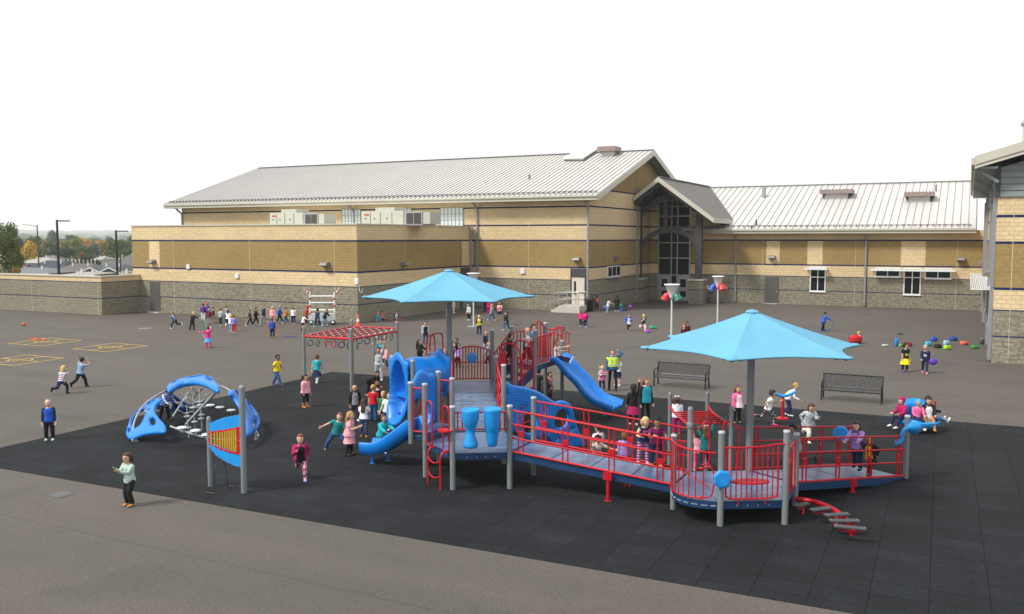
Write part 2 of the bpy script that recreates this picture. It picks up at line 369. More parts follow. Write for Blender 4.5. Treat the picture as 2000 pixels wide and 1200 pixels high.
# game squares painted in yellow
M_YEL = pmat('yellow_road_paint', (.42, .29, .075), .8, 0, .45, 6, 0, 60, None, .35)
def seg(mb, a, b, w, z):
    a, b = Vector(a), Vector(b); d = (b - a).normalized(); s = Vector((-d.y, d.x, 0)) * w / 2; e = d * w / 2
    mb.add([(p.x, p.y, z) for p in (a - s - e, b - s + e, b + s + e, a + s - e)], [(0, 1, 2, 3)])
sq = [((16.5, 671.5), (99, 660.7), (159, 665.5), (79.5, 676.5)), ((141.7, 682), (222, 670.5), (287, 676), (209, 687.7)), (None, (52.5, 694), (123, 700.3), (25.5, 714.5))]
names = ['farthest yellow four square court, with an orange jump rope lying on it', 'yellow four square court nearest to the middle of the yard', 'yellow four square court cut off by the left edge of the photo']
for i, q in enumerate(sq):
    P = [gp(*p) if p else None for p in q]
    if P[0] is None: P[0] = P[1] + P[3] - P[2]
    mb = MB(); k = 0
    L = [(P[0], P[1]), (P[1], P[2]), (P[2], P[3]), (P[3], P[0]), ((P[0] + P[1]) / 2, (P[2] + P[3]) / 2), ((P[1] + P[2]) / 2, (P[3] + P[0]) / 2)]
    for a, b_ in L: seg(mb, a, b_, .13, .009 + .0012 * k); k += 1
    c = sum(P, Vector()) / 4
    for a0 in range(12):
        t0, t1 = a0 * math.pi / 6, (a0 + 1) * math.pi / 6
        seg(mb, c + Vector((math.cos(t0), math.sin(t0), 0)) * .55, c + Vector((math.cos(t1), math.sin(t1), 0)) * .55, .1, .018 + .001 * (a0 % 2))
    tag(mb.build('painted_court', M_YEL), kind='structure')
# drain covers
for (px, py, w, d, lab) in ((118, 967, .46, .40, 'grey square utility cover set in the asphalt in front of the rubber surface'), (284, 642, 1.1, 1.1, 'pale round manhole cover near the gym wing wall')):
    p = gp(px, py); mb = MB()
    if w < 1: mb.prism([(p.x - w / 2, p.y - d / 2), (p.x + w / 2, p.y - d / 2), (p.x + w / 2, p.y + d / 2), (p.x - w / 2, p.y + d / 2)], .002, .016)
    else: mb.cyl(p.x, p.y, .002, .016, .5, 20)
    tag(mb.build('utility_cover', pmat('cover_iron' + str(px), (.11, .11, .115) if w < 1 else (.22, .17, .13), .6, .2, .2, 8)), lab, 'utility cover')
# ------------------------------------------------------------------ school buildings
def wall_lamp(parent, p, d):
    """wedge lamp on a wall; d = outward direction"""
    d = Vector(d); s = Vector((-d.y, d.x, 0)); p = Vector(p); mb = MB()
    a = [p - s * .3 + Vector((0, 0, -.18)), p - s * .3 + Vector((0, 0, .2)), p - s * .3 + d * .42 + Vector((0, 0, .1)), p - s * .3 + d * .5 + Vector((0, 0, -.06))]
    mb.ext(a, s * .6); mb.build('wall_lamp', M_BULB, parent, .02)
def downpipe(parent, x, y, ztop, d, ev, name='downpipe'):
    """pipe on a wall with an offset up to the gutter; d outward, ev = gutter offset"""
    mb = MB(); d = Vector(d); a = Vector((x, y, 0)) + d * .09
    mb.bar(a + Vector((0, 0, .15)), a + Vector((0, 0, ztop - .9)), .13, .13)
    mb.bar(a + Vector((0, 0, ztop - .92)), a + d * (ev - .2) + Vector((0, 0, ztop - .35)), .13, .13)
    mb.bar(a + d * (ev - .2) + Vector((0, 0, ztop - .38)), a + d * (ev - .2) + Vector((0, 0, ztop + .02)), .16, .16)
    for z in (1.0, 3.0, 5.0): 
        if z < ztop - 1: mb.box(a.x - .1, a.y - .1, z, a.x + .1, a.y + .1, z + .05)
    return mb.build(name, M_PIPE, parent)
def window(parent, x0, x1, z0, z1, y, cols, rows, glass=None, fr=.09, out=-1, rz=None):
    """window in a wall facing -Y (out=-1)"""
    mb = MB(); t = .06 * out
    mb.box(x0, y, z0, x1, y + t, z0 + fr); mb.box(x0, y, z1 - fr, x1, y + t, z1)
    mb.box(x0, y, z0 + fr, x0 + fr, y + t, z1 - fr); mb.box(x1 - fr, y, z0 + fr, x1, y + t, z1 - fr)
    for c in cols: mb.box(c - fr * .4, y, z0 + fr, c + fr * .4, y + t * .9, z1 - fr)
    for r in rows: mb.box(x0 + fr, y, r - fr * .4, x1 - fr, y + t * .8, r + fr * .4)
    mb.box(x0 - .04, y, z0 - .06, x1 + .04, y + t * 1.8, z0)
    w = mb.build('window', M_WHITE, parent)
    g = MB(); g.box(x0 + fr, y + .002 * out, z0 + fr, x1 - fr, y + .025 * out, z1 - fr); g.build('pane', glass or M_GLASS, w)
    return w
def roof_gable(parent, x0, x1, y0, y1, ye, ze, yr, zr, name='roof', seam=.46, th=.12, both=True):
    """standing seam roof, ridge along X. front eave (ye,ze), ridge (yr,zr)"""
    mb = MB(); n = Vector((0, -(zr - ze), yr - ye)).normalized()
    for s in (1, -1) if both else (1,):
        e = Vector((0, ye if s == 1 else 2 * yr - ye, ze)); r = Vector((0, yr, zr)); nn = Vector((0, n.y * s, n.z))
        P = [Vector((x0, e.y, e.z)), Vector((x1, e.y, e.z)), Vector((x1, r.y, r.z)), Vector((x0, r.y, r.z))]
        mb.ext(P, -nn * th, 0)
        k = int((x1 - x0) / seam); st = (x1 - x0) / k
        if s == 1 or True:
            for i in range(k + 1):
                x = x0 + i * st; x = min(max(x, x0 + .02), x1 - .02)
                a = Vector((x, e.y, e.z)) + nn * .02; b_ = Vector((x, r.y, r.z)) + nn * .02
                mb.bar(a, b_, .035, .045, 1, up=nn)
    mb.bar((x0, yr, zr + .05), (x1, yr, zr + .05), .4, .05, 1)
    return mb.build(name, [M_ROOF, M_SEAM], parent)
def snow_guard(parent, x0, x1, ye, ze, sl):
    mb = MB(); y = ye + .55; z = ze + .55 * sl + .12
    mb.bar((x0 + .3, y, z), (x1 - .3, y, z), .05, .06, 0)
    k = int((x1 - x0) / .46)
    for i in range(k):
        x = x0 + .3 + i * (x1 - x0 - .6) / (k - 1); mb.box(x - .05, y - .1, z - .12, x + .05, y + .08, z + .05)
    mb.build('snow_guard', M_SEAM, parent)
def gutter(parent, x0, x1, ye, ze, h=.36):
    mb = MB(); mb.box(x0, ye - .16, ze - .16, x1, ye - .002, ze - .01); mb.box(x0, ye - .05, ze - .16 - h + .16, x1, ye + .06, ze - .162)
    mb.box(x0, ye + .06, ze - h, x1, ye + 1.0, ze - h + .05)
    return mb.build('gutter', M_TRIM, parent)

# --- flat roofed wing (left)
wing = thing('flat_roofed_wing', 'flat roofed wing of banded block in front of the left end of the gymnasium', 'building', (-49, 59, 0))
wing.location = (0, 0, 0)
mb = MB(); mb.box(-60.4, 50.8, -.3, -38.0, 67.0, 6.88); mb.build('wall', M_CMU, wing)
mb = MB(); mb.box(-60.47, 50.73, 6.88, -37.93, 67.0, 6.97); mb.build('parapet_cap', M_TRIM, wing)
mb = MB(); mb.box(-58.44, 50.79, 3.62, -57.29, 50.797, 5.67); mb.build('cream_panel', M_CREAM, wing); mb = MB()
a = onX(902, 490, -38.0).y; b = onX(927, 490, -38.0).y; mb.box(-37.997, a, 3.62, -37.99, b, 5.67); mb.build('cream_panel', M_CREAM, wing)
x0 = onY(294, 580, 50.8).x; x1 = onY(313, 580, 50.8).x
mb = MB(); mb.box(x0, 50.77, .02, x1, 50.83, 2.44); mb.build('door', M_DOORG, wing)
mb = MB(); mb.box(x0 - .1, 50.4, -.05, x1 + .1, 50.79, .06); mb.build('doorstep', M_CONC, wing)
ya = onX(899, 560, -38.0).y
mb = MB(); mb.box(-37.99, ya, .01, -37.97, 66.9, 3.45); mb.build('doorway', M_DKG, wing)
mb = MB(); mb.box(-37.96, ya + .3, .02, -37.92, ya + 1.5, 2.3); mb.build('door', M_SIDING, wing); mb = MB(); mb.box(-37.96, ya + 3.1, .02, -37.92, ya + 4.4, 2.3); mb.build('door', M_SIDING, wing)
for px, py in ((300, 512), (638, 517)): wall_lamp(wing, onY(px, py, 50.8), (0, -1, 0))
wall_lamp(wing, onX(787, 516, -38.0), (1, 0, 0))
for px, py in ((369, 521), (464, 539)):
    p = onY(px, py, 50.8); mb = MB(); mb.box(p.x - .16, 50.68, p.z - .17, p.x + .16, 50.8, p.z + .17); mb.build('wall_speaker', M_WHITE, wing)
p = onY(700, 546, 50.8); mb = MB(); mb.box(-38.1, 50.62, 2.95, -37.85, 50.8, 3.15); mb.ell((-37.9, 50.6, 2.8), .13, .13, .13); mb.tube([(-37.85, 50.75, 2.75), (-37.75, 50.7, 2.3), (-37.7, 50.8, 2.1), (-37.7, 51.0, 2.4)], .03, 6); mb.build('security_camera', M_WHITE, wing)
downpipe(wing, -37.98, 66.6, 6.9, (1, 0, 0), .3)
# roof-top units
def hvac(x0, y0, z1, L, lab, s=1):
    t = thing('rooftop_unit', lab, 'air handler', (x0, y0, 6.9), 0, 'rooftop units on the flat roofed wing')
    W_ = 2.0; h = z1 - 6.9; M_H = pmat('unit_paint', (.47, .48, .41), .5, 0, .05)
    mb = MB(); mb.box(0, 0, 0, L * .66, W_, h); mb.box(L * .2, .2, h, L * .5, W_ - .2, h + .28); mb.build('casing', M_H, t, .02)
    mb = MB()
    for k in (.14, .3, .48): mb.box(L * k, -.02, .05, L * k + .03, -.001, h - .05)
    for k in (.06, .2, .4): mb.box(L * k, -.04, h * .45, L * k + .08, -.021, h * .55)
    mb.build('panel_joint', M_DKG, t)
    mb = MB(); mb.box(L * .662, .05, 0, L * .94, W_ - .05, h * .94, 0); mb.build('coil_frame', M_ALU, t)
    mb = MB(); mb.box(L * .70, .02, .12, L * .80, .049, h * .85); mb.box(L * .815, .02, .12, L * .92, .049, h * .85); mb.build('coil_grille', pmat('grille', (.06, .05, .05), .6), t)
    mb = MB(); mb.box(L * .945, .1, .1, L * 1.05, W_ * .8, h * .9); mb.build('intake_hood', M_H, t)
    mb = MB(); mb.box(L * .05, -.03, h * .72, L * .12, -.02, h * .82); mb.build('warning_sticker', pmat('red_sticker', (.5, .03, .03)), t)
p = onY(527, 430, 57); q = onY(626, 430, 57); hvac(p.x, 57, onY(560, 416, 57).z, q.x - p.x, 'pale green rooftop unit standing alone at the left of the flat roof')
p = onY(706, 430, 57); q = onY(832, 430, 57); hvac(p.x, 57, onY(740, 413, 57).z, q.x - p.x, 'pale green rooftop unit in front of the translucent gym windows, larger of the two')

# --- screen wall at far left
sw = thing('screen_wall', 'low grey and cream block screen wall joining the wing at the far left', 'wall')
mb = MB(); mb.box(-90, 47.15, -.3, -59.6, 47.45, 2.92); mb.box(-59.9, 47.45, -.3, -59.6, 50.79, 2.92); mb.build('wall', M_CMU, sw)
mb = MB(); mb.box(-90, 47.08, 2.92, -59.53, 47.52, 3.02); mb.box(-59.97, 47.52, 2.92, -59.53, 50.79, 3.02); mb.build('coping', M_TRIM, sw)

# --- gymnasium
gym = thing('gymnasium', 'tall gymnasium with a long standing seam metal gable roof behind the flat roofed wing', 'building')
EZ, EY, RY, RZ = 9.37, 66.2, 80.2, 14.0; XL, XR = -72.4, -27.3
mb = MB(); mb.box(XL, 67.2, -.3, XR, 93.2, 9.2)
zz = lambda y: EZ + (RZ - EZ) * (1 - abs(y - RY) / (RY - EY)) - .3
mb.ext([(XR - .001, 67.2, 9.2), (XR - .001, 93.2, 9.2), (XR - .001, RY, zz(RY))], (XL - XR, 0, 0)); mb.build('wall', M_CMUG, gym)
roof_gable(gym, -73.8, -26.2, 0, 0, EY, EZ, RY, RZ)
snow_guard(gym, -73.8, -26.2, EY, EZ, .33); gutter(gym, -73.8, -26.2, EY, EZ, .42)
mb = MB()
for s in (1, -1):
    ye = EY if s == 1 else 2 * RY - EY
    for xx, nm in ((-26.2, 0), (-73.86, 0)):
        a = Vector((xx, ye, EZ + .02)); b = Vector((xx, RY, RZ + .02)); mb = MB()
        mb.ext([a, b, b - Vector((0, 0, .5)), a - Vector((0, 0, .5))], (.06, 0, 0)); mb.build('rake_board', M_TRIM, gym)
mb = MB()
for s in (1, -1):
    ye = EY if s == 1 else 2 * RY - EY
    a = Vector((XR + .01, ye + 1.0 * s, EZ + .33 - .16)); b = Vector((XR + .01, RY, RZ - .16))
    mb.ext([a, b, b - Vector((0, 0, .06)), a - Vector((0, 0, .06))], (1.08, 0, 0))
mb.build('soffit', M_SIDING, gym)
for (a, b) in ((669, 705), (757, 804), (861, 905)):
    x0 = onY(a, 420, 67.2).x; x1 = onY(b, 420, 67.2).x
    k = MB(); k.box(x0, 67.13, 6.95, x1, 67.19, 8.58); w = k.build('translucent_window', M_FROST, gym)
    k = MB()
    for i in range(7): xx = x0 + i * (x1 - x0) / 6; k.box(xx - .025, 67.1, 6.95, xx + .025, 67.129, 8.58)
    for i in range(4): z = 6.97 + i * .53; k.box(x0, 67.105, z - .02, x1, 67.128, z + .02)
    k.build('glazing_bar', pmat('bar_grey', (.25, .29, .3)), w)
x0 = onY(1117, 560, 67.2).x; x1 = onY(1142, 560, 67.2).x
mb = MB(); mb.box(x0 - .12, 67.14, .55, x0, 67.2, 3.48); mb.box(x1, 67.14, .55, x1 + .12, 67.2, 3.48); mb.box(x0, 67.15, 2.75, x1, 67.2, 3.48); mb.build('door_frame', M_DKG, gym)
mb = MB(); mb.box(x0, 67.16, .56, x1, 67.195, 2.75); d = mb.build('door', M_DOORW, gym)
mb = MB(); mb.box(x0 + .2, 67.14, 1.35, x0 + .38, 67.158, 2.45); mb.build('door_pane', M_BLACK, d)
mb = MB(); mb.box(x1 - .2, 67.08, 1.5, x1 - .08, 67.158, 1.54); mb.build('handle', M_ALU, d)
wall_lamp(gym, onY(1128, 507, 67.2), (0, -1, 0)); wall_lamp(gym, onX(1201, 503, -27.3), (1, 0, 0))
p = onY(1021, 530, 67.2); mb = MB(); mb.box(p.x - .2, 67.08, p.z - .2, p.x + .2, 67.2, p.z + .2); mb.build('wall_speaker', M_WHITE, gym)
y0, y1 = onX(1186, 530, -27.3).y, onX(1210, 530, -27.3).y
mb = MB(); mb.box(-27.3, y0, 2.6, -27.24, y1, 3.55); w = mb.build('window', M_WHITE, gym)
mb = MB()
for i in range(3): a = y0 + (y1 - y0) * i / 3 + .1; mb.box(-27.239, a, 2.7, -27.225, a + (y1 - y0) / 3 - .16, 3.47)
mb.build('pane', M_GLASS, w)
mb = MB(); mb.box(-27.3, y0 - .2, 2.5, -27.1, y1 + .3, 2.59); mb.build('window_sill', M_SIDING, w)
downpipe(gym, -27.35, 67.2, 9.3, (0, -1, 0), 1.0); downpipe(gym, -50.5, 67.2, 9.3, (0, -1, 0), 1.0)
a = onY(933, 420, 67.2).x; downpipe(gym, a, 67.2, 9.3, (0, -1, 0), 1.0); downpipe(gym, -72.3, 67.2, 9.3, (0, -1, 0), 1.0)
a = onX(1243, 500, -27.3).y; mb = MB(); mb.box(-27.3, a - .07, .2, -27.16, a + .07, 9.6); mb.box(-27.3, a - .1, 9.5, -27.0, a + .6, 10.4); mb.build('downpipe', M_PIPE, gym)
def on_roof(px, py, ye, ze, sl):
    d = ray(px, py); t = (ze - H - sl * ye) / (d.z - sl * d.y); return Vector((d.x * t, d.y * t, H + d.z * t))
def roof_vent(parent, px0, px1, py, ye, ze, sl, dy, h, cap=True):
    a = on_roof(px0, py, ye, ze, sl); b = on_roof(px1, py, ye, ze, sl); zb = min(a.z, b.z)
    w = b.x - a.x
    mb = MB(); mb.box(a.x + w * .12, a.y, zb - .1, b.x - w * .12, a.y + dy, zb + h * .6); v = mb.build('roof_vent', M_ROOF, parent)
    if cap:
        mb = MB(); mb.box(a.x - .1, a.y - .35, zb + h * .62, b.x + .1, a.y + dy + .3, zb + h)
        for i in range(9): xx = a.x + i * w / 8; mb.box(xx - .05, a.y - .37, zb + h * .6, xx + .05, a.y + dy + .32, zb + h + .06)
        mb.build('vent_cap', pmat('brown_cap', (.28, .22, .20), .6), v)
roof_vent(gym, 1171, 1200, 307, EY, EZ, .3307, 1.0, .95)
a = on_roof(1100, 316, EY, EZ, .3307); b = on_roof(1139, 316, EY, EZ, .3307)
mb = MB(); mb.ext([a + Vector((0, 0, .2)), b + Vector((0, 0, .2)), b + Vector((0, 4.4, 1.655)), a + Vector((0, 4.4, 1.655))], (0, 0, .12)); sk = mb.build('skylight', M_ROOF, gym)
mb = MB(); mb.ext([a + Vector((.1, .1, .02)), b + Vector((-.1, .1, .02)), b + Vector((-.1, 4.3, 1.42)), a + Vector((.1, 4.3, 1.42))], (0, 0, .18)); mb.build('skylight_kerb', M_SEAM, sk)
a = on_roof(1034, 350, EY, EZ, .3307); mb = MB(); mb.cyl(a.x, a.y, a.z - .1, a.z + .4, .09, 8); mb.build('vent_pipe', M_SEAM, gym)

# landing and steps at the gym door
st = thing('door_steps', 'pale concrete steps with galvanised handrails below the cream gym door', 'steps')
lx0 = onY(1094, 592, 66.2).x; lx1 = -27.35
mb = MB(); mb.box(lx0 + .2, 65.4, 0, lx1, 67.13, .55); mb.box(lx0 - .12, 65.4, 0, lx0 + .198, 67.13, .37); mb.box(lx0 - .44, 65.4, 0, lx0 - .122, 67.13, .19); mb.build('concrete', M_CONC, st)
mb = MB()
for y in (65.48, 67.05):
    A_ = [(lx0 - 1.0, y, .95), (lx0 - .95, y, 1.1), (lx0 + .2, y, 1.62), (lx1 - .1, y, 1.62)]; mb.tube(A_, .025, 6); mb.tube([(lx0 - .95, y, .55), (lx0 + .2, y, 1.1), (lx1 - .1, y, 1.1)], .025, 6)
    mb.tube([(lx0 - 1.0, y, .95), (lx0 - 1.0, y, .6), (lx0 - .95, y, .55)], .025, 6)
    for x, z in ((lx0 - .5, 0), (lx0 + .22, .5), (lx0 + .95, .5), (lx1 - .1, .5)): mb.cyl(x, y, z, 1.62 if x > lx0 else 1.3, .025, 6)
mb.tube([(lx1 - .1, 65.48, 1.62), (lx1 - .1, 66.6, 1.62)], .025, 6)
mb.build('handrail', M_ALU, st)

# --- classroom wing (far facade)
cw = thing('classroom_wing', 'long low classroom wing with a pale metal roof across the back of the yard', 'building')
mb = MB(); mb.box(-27.29, 82.8, -.3, 1.05, 107, 6.6); mb.ext([(-27.0, 82.9, 6.6), (-27.0, 107, 6.6), (-27.0, 95, 10.7)], (27.5, 0, 0)); mb.build('wall', M_CMU, cw)
CE, CZ, CR, CRZ = 81.9, 6.75, 95.0, 11.25; CS = (CRZ - CZ) / (CR - CE)
roof_gable(cw, -26.0, .45, 0, 0, CE, CZ, CR, CRZ, seam=.6); snow_guard(cw, -20.5, .3, CE, CZ, CS); gutter(cw, -22.6, .45, CE, CZ, .4)
for a, b in ((1497, 1523), (1577, 1607), (1760, 1808)):
    x0, x1 = onY(a, 490, 82.8).x, onY(b, 490, 82.8).x
    mb = MB(); mb.box(x0, 82.79, 3.62, x1, 82.797, 5.66); mb.build('cream_panel', M_CREAM, cw)
X = lambda px: onY(px, 540, 82.8).x
mb = MB(); mb.box(X(1495), 82.76, .03, X(1521), 82.82, 2.44); d = mb.build('door', M_DOORG, cw)
mb = MB(); mb.box(X(1521) - .22, 82.7, 1.05, X(1521) - .1, 82.759, 1.13); mb.build('handle', M_ALU, d)
mb = MB(); mb.box(X(1495), 82.5, -.02, X(1521), 82.79, .05); mb.build('doorstep', M_CONC, cw)
window(cw, X(1582), X(1613), 1.22, 3.42, 82.8, [(X(1582) + X(1613)) / 2], [2.5, 3.15])
window(cw, X(1709), X(1758), 2.62, 3.42, 82.8, [(X(1709) + X(1758)) / 2], [3.18], M_GLASST)
window(cw, X(1765), X(1799), 1.15, 3.42, 82.8, [(X(1765) + X(1799)) / 2], [2.62, 3.18], M_GLASS)
window(cw, X(1806), X(1858), 2.55, 3.42, 82.8, [(X(1806) + X(1858)) / 2], [3.18], M_GLASST)
for a, b in ((1574, 1617), (1702, 1866)):
    mb = MB(); mb.box(X(a), 82.0, 3.16, X(b), 82.06, 3.34)
    for i in range(6): mb.box(X(a) + .03, 82.1 + i * .11, 3.22, X(b) - .03, 82.16 + i * .11, 3.25)
    n_ = int((X(b) - X(a)) / 1.2) + 1
    for i in range(n_ + 1):
        xx = X(a) + .05 + i * (X(b) - X(a) - .1) / n_; mb.bar((xx, 82.06, 3.25), (xx, 82.74, 3.25), .05, .08)
    mb.build('sunshade', M_WHITE, cw)
for px, py in ((1508, 503), (1877, 507)): wall_lamp(cw, onY(px, py, 82.8), (0, -1, 0))
for px in (1437, 1690): downpipe(cw, X(px), 82.8, 6.65, (0, -1, 0), .9)
roof_vent(cw, 1604, 1662, 390, CE, CZ, CS, 1.3, .95); roof_vent(cw, 1768, 1822, 396, CE, CZ, CS, 1.3, .95)
for px, py, r, h in ((1492, 386, .2, 1.0), (1477, 440, .08, .5), (1468, 447, .07, .3), (1828, 374, .06, .6)):
    a = on_roof(px, py, CE, CZ, CS); mb = MB(); mb.cyl(a.x, a.y, a.z - .2, a.z + h, r, 10); mb.build('vent_pipe', M_ALU if r > .1 else M_DKG, cw)

# --- entrance porch
po = thing('entrance_porch', 'gabled entrance porch with dark arched timber beams and a tall window over double doors', 'porch')
AX, AZ, SL, PF = -24.9, 11.35, .73, 77.6
mb = MB()
for s, xe in ((1, -19.85), (-1, -27.22)):
    ze = AZ - abs(xe - AX) * SL; nn = Vector((SL * s, 0, 1)).normalized()
    P = [Vector((xe, PF, ze)), Vector((xe, 95, ze)), Vector((AX, 95, AZ)), Vector((AX, PF, AZ))]
    mb.ext(P, -nn * .1, 0)
    for i in range(38):
        y = PF + .05 + i * .46; mb.bar(Vector((xe, y, ze)) + nn * .03, Vector((AX, y, AZ)) + nn * .03, .04, .06, 1, up=nn)
mb.bar((AX, PF, AZ + .05), (AX, 95, AZ + .05), .35, .05, 1)
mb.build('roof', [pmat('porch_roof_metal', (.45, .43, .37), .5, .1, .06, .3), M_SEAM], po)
mb = MB()
for s, xe in ((1, -19.85), (-1, -27.22)):
    ze = AZ - abs(xe - AX) * SL
    mb.ext([(xe, PF - .08, ze), (AX, PF - .08, AZ), (AX, PF - .08, AZ - .42), (xe, PF - .08, ze - .42)], (0, .079, 0))
mb.box(-19.9, PF, 7.25, -19.78, 86, 7.62); mb.build('fascia', M_TRIM, po)
mb = MB()
for s, xe in ((1, -20.1), (-1, -27.2)):
    ze = AZ - abs(xe - AX) * SL - .3
    mb.ext([(xe, PF + .3, ze), (AX, PF + .3, AZ - .3), (AX, PF + .3, AZ - .75), (xe, PF + .3, ze - .45)], (0, .25, 0))
    mb.ext([(xe, PF + .1, ze + .1), (AX, PF + .1, AZ - .2), (AX, PF + .1, AZ - .26), (xe, PF + .1, ze + .04)], (0, 5.1, 0))
    mb.ext([(xe, 79.9, ze), (AX, 79.9, AZ - .3), (AX, 79.9, AZ - .75), (xe, 79.9, ze - .45)], (0, .3, 0))
for yy in (78.6, 80.6, 81.6): mb.bar((-27.1, yy, 9.25), (AX, yy, 10.9), .15, .25); mb.bar((-20.2, yy, 7.5), (AX, yy, 10.9), .15, .25)
mb.bar((-21.7, 77.9, 8.35), (-21.7, 82.7, 8.35), .3, .35); mb.bar((-27.0, 77.9, 9.0), (-27.0, 82.7, 9.0), .25, .3)
mb.build('rafter', M_DKG, po)
def arch(mb, x0, x1, z0, z1, th, y, d):
    n = 16; c = (x0 + x1) / 2; hw = (x1 - x0) / 2
    for i in range(n):
        a0, a1 = -1 + 2 * i / n, -1 + 2 * (i + 1) / n
        f = lambda a: z0 + (z1 - z0) * (math.sqrt(1 - .8 * a * a) - math.sqrt(.2)) / (1 - math.sqrt(.2))
        mb.ext([(c + a0 * hw, y, f(a0)), (c + a1 * hw, y, f(a1)), (c + a1 * hw, y, f(a1) - th), (c + a0 * hw, y, f(a0) - th)], (0, d, 0))
mb = MB(); arch(mb, -27.2, -21.9, 5.6, 6.9, .5, 79.9, .28); mb.build('arched_beam', M_DKG, po)
mb = MB(); arch(mb, -27.2, -21.9, 8.35, 9.7, .45, 79.9, .28); mb.build('arched_beam', M_DKG, po)
mb = MB(); mb.box(-25.1, 79.85, 6.6, -24.75, 80.15, 10.9); mb.build('king_post', M_DKG, po)
for x0, x1, zt in ((-27.72, -27.22, 9.0), (-22.1, -21.5, 8.3)):
    mb = MB(); mb.box(x0 + .02, 79.8, 2.2, x1 - .02, 80.3, zt); mb.build('post', M_DKG, po)
for x0, x1 in ((-28.0, -26.9), (-22.5, -21.2)):
    mb = MB(); mb.box(x0, 79.3, -.1, x1, 80.6, 2.1); pr = mb.build('pier', M_CMU, po)
    mb = MB(); mb.box(x0 - .07, 79.23, 2.1, x1 + .07, 80.67, 2.24); mb.build('pier_cap', M_CONC, pr)
mb = MB(); mb.box(-27.28, 82.74, -.1, -20.6, 82.79, 8.0); mb.ext([(-27.28, 82.74, 8.0), (-20.6, 82.74, 8.0), (-24.9, 82.74, 10.9), (-27.28, 82.74, 9.4)], (0, .05, 0)); mb.build('back_wall', M_CMUG, po)
x0, x1 = X(1286.5), X(1347)
mb = MB(); c0, c1 = X(1311.5), X(1323); t = .07; y = 82.72
for zz_ in (2.45, 4.05, 5.5, 6.95, 8.0, 8.9): mb.box(x0, y - .05, zz_ - .05, x1, y, zz_ + .05)
for xx in (x0, c0, c1, x1): mb.box(xx - .05, y - .07, 0, xx + .05, y, 9.95 if xx in (c0, c1) else 9.3)
arch(mb, x0, x1, 9.3, 10.1, .12, y - .06, .06); w = mb.build('window_frame', M_ALU, po)
mb = MB(); mb.box(x0, y - .02, 2.4, x1, y + .01, 9.25); mb.ext([(x0, y - .02, 9.25), (x1, y - .02, 9.25), (x1 - .8, y - .02, 9.85), (x0 + .8, y - .02, 9.85)], (0, .03, 0)); mb.box(c0, y - .02, 0, c1, y + .01, 2.4); mb.build('pane', M_GLASS, w)
for a, b in ((x0 + .06, c0 - .06), (c1 + .06, x1 - .06)):
    mb = MB(); mb.box(a, y - .05, .03, b, y - .001, 2.38); d = mb.build('door', M_ALU, po)
    m_ = (a + b) / 2; mb = MB(); mb.box(m_ - .28, y - .06, 1.3, m_ + .28, y - .052, 2.05); mb.box(m_ - .28, y - .06, .4, m_ + .28, y - .052, .95); mb.build('door_pane', M_GLASS, d)
df = thing('drinking_fountain', 'steel drinking fountain fixed to the wall right of the entrance pier', 'drinking fountain', (onY(1383, 560, 82.7).x, 82.7, 0))
mb = MB(); mb.box(-.45, -.5, .75, .05, 0, .95); mb.box(.1, -.5, .95, .55, 0, 1.12); mb.box(-.3, -.12, .4, .4, 0, .8); mb.build('basin', M_ALU, df, .03)
mb = MB(); mb.box(-.3, -.1, 1.15, .1, 0, 1.55); mb.build('back_panel', M_WHITE, df)

# --- two storey building at the right edge
rb = thing('two_storey_wing', 'tall block building with grey siding under its eaves at the right edge', 'building')
mb = MB(); mb.box(1.12, 48.5, -.3, 26, 83, 7.9); mb.build('wall', M_CMUG, rb)
gz = lambda x: 9.0 + (x - .1) * .30
mb = MB(); mb.box(1.06, 48.44, 7.9, 26, 83, 9.25)
mb.ext([(1.06, 48.44, 9.25), (26, 48.44, 9.25), (13.5, 48.44, 12.9)], (0, 34, 0)); mb.build('siding', M_SIDING, rb)
mb = MB()
for i in range(16): z = 7.9 + i * .3; mb.box(max(1.02, 1.02 + (z - 9.3) * 3.3), 48.41, z, 9, 48.439, z + .015)
for i in range(5): z = 7.9 + i * .3; mb.box(1.03, 48.43, z, 1.059, 83, z + .015)
mb.box(1.0, 48.40, 7.9, 1.2, 48.438, 9.4); mb.build('siding_joint', M_DKG, rb)
mb = MB(); e0, e1 = Vector((.1, 47.6, 9.75)), Vector((13.5, 47.6, 9.75 + 13.4 * .3)); e2 = Vector((26.9, 47.6, 9.75))
for a, b in ((e0, e1), (e1, e2)):
    nn = Vector((a.z - b.z, 0, b.x - a.x)).normalized()
    mb.ext([a, b, b + Vector((0, 36, 0)), a + Vector((0, 36, 0))], -nn * .12)
    for i in range(75): 
        p = Vector((0, .2 + i * .48, 0)) + nn * .03; mb.bar(a + p, b + p, .045, .06, 1, up=nn)
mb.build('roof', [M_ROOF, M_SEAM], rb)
mb = MB()
for a, b in ((e0, e1), (e1, e2)): 
    d = Vector((0, 0, .36)); mb.ext([a + Vector((0, -.1, .05)), b + Vector((0, -.1, .05)), b - d + Vector((0, -.1, 0)), a - d + Vector((0, -.1, 0))], (0, .099, 0))
    mb.ext([a - d + Vector((0, -.05, 0)), b - d + Vector((0, -.05, 0)), b - d * 1.5 + Vector((0, -.05, 0)), a - d * 1.5 + Vector((0, -.05, 0))], (0, .06, 0))
mb.box(-.06, 47.7, 9.4, .09, 83.6, 9.72); mb.build('rake_board', M_TRIM, rb)
mb = MB(); mb.box(.1, 47.7, 9.2, 1.05, 83.4, 9.3); mb.bar((.1, 48.1, 9.25), (1.1, 48.1, 8.6), .1, .14); mb.bar((.1, 56, 9.2), (1.1, 56, 8.6), .1, .14); mb.bar((.1, 66, 9.2), (1.1, 66, 8.6), .1, .14); mb.build('soffit', M_SIDING, rb)
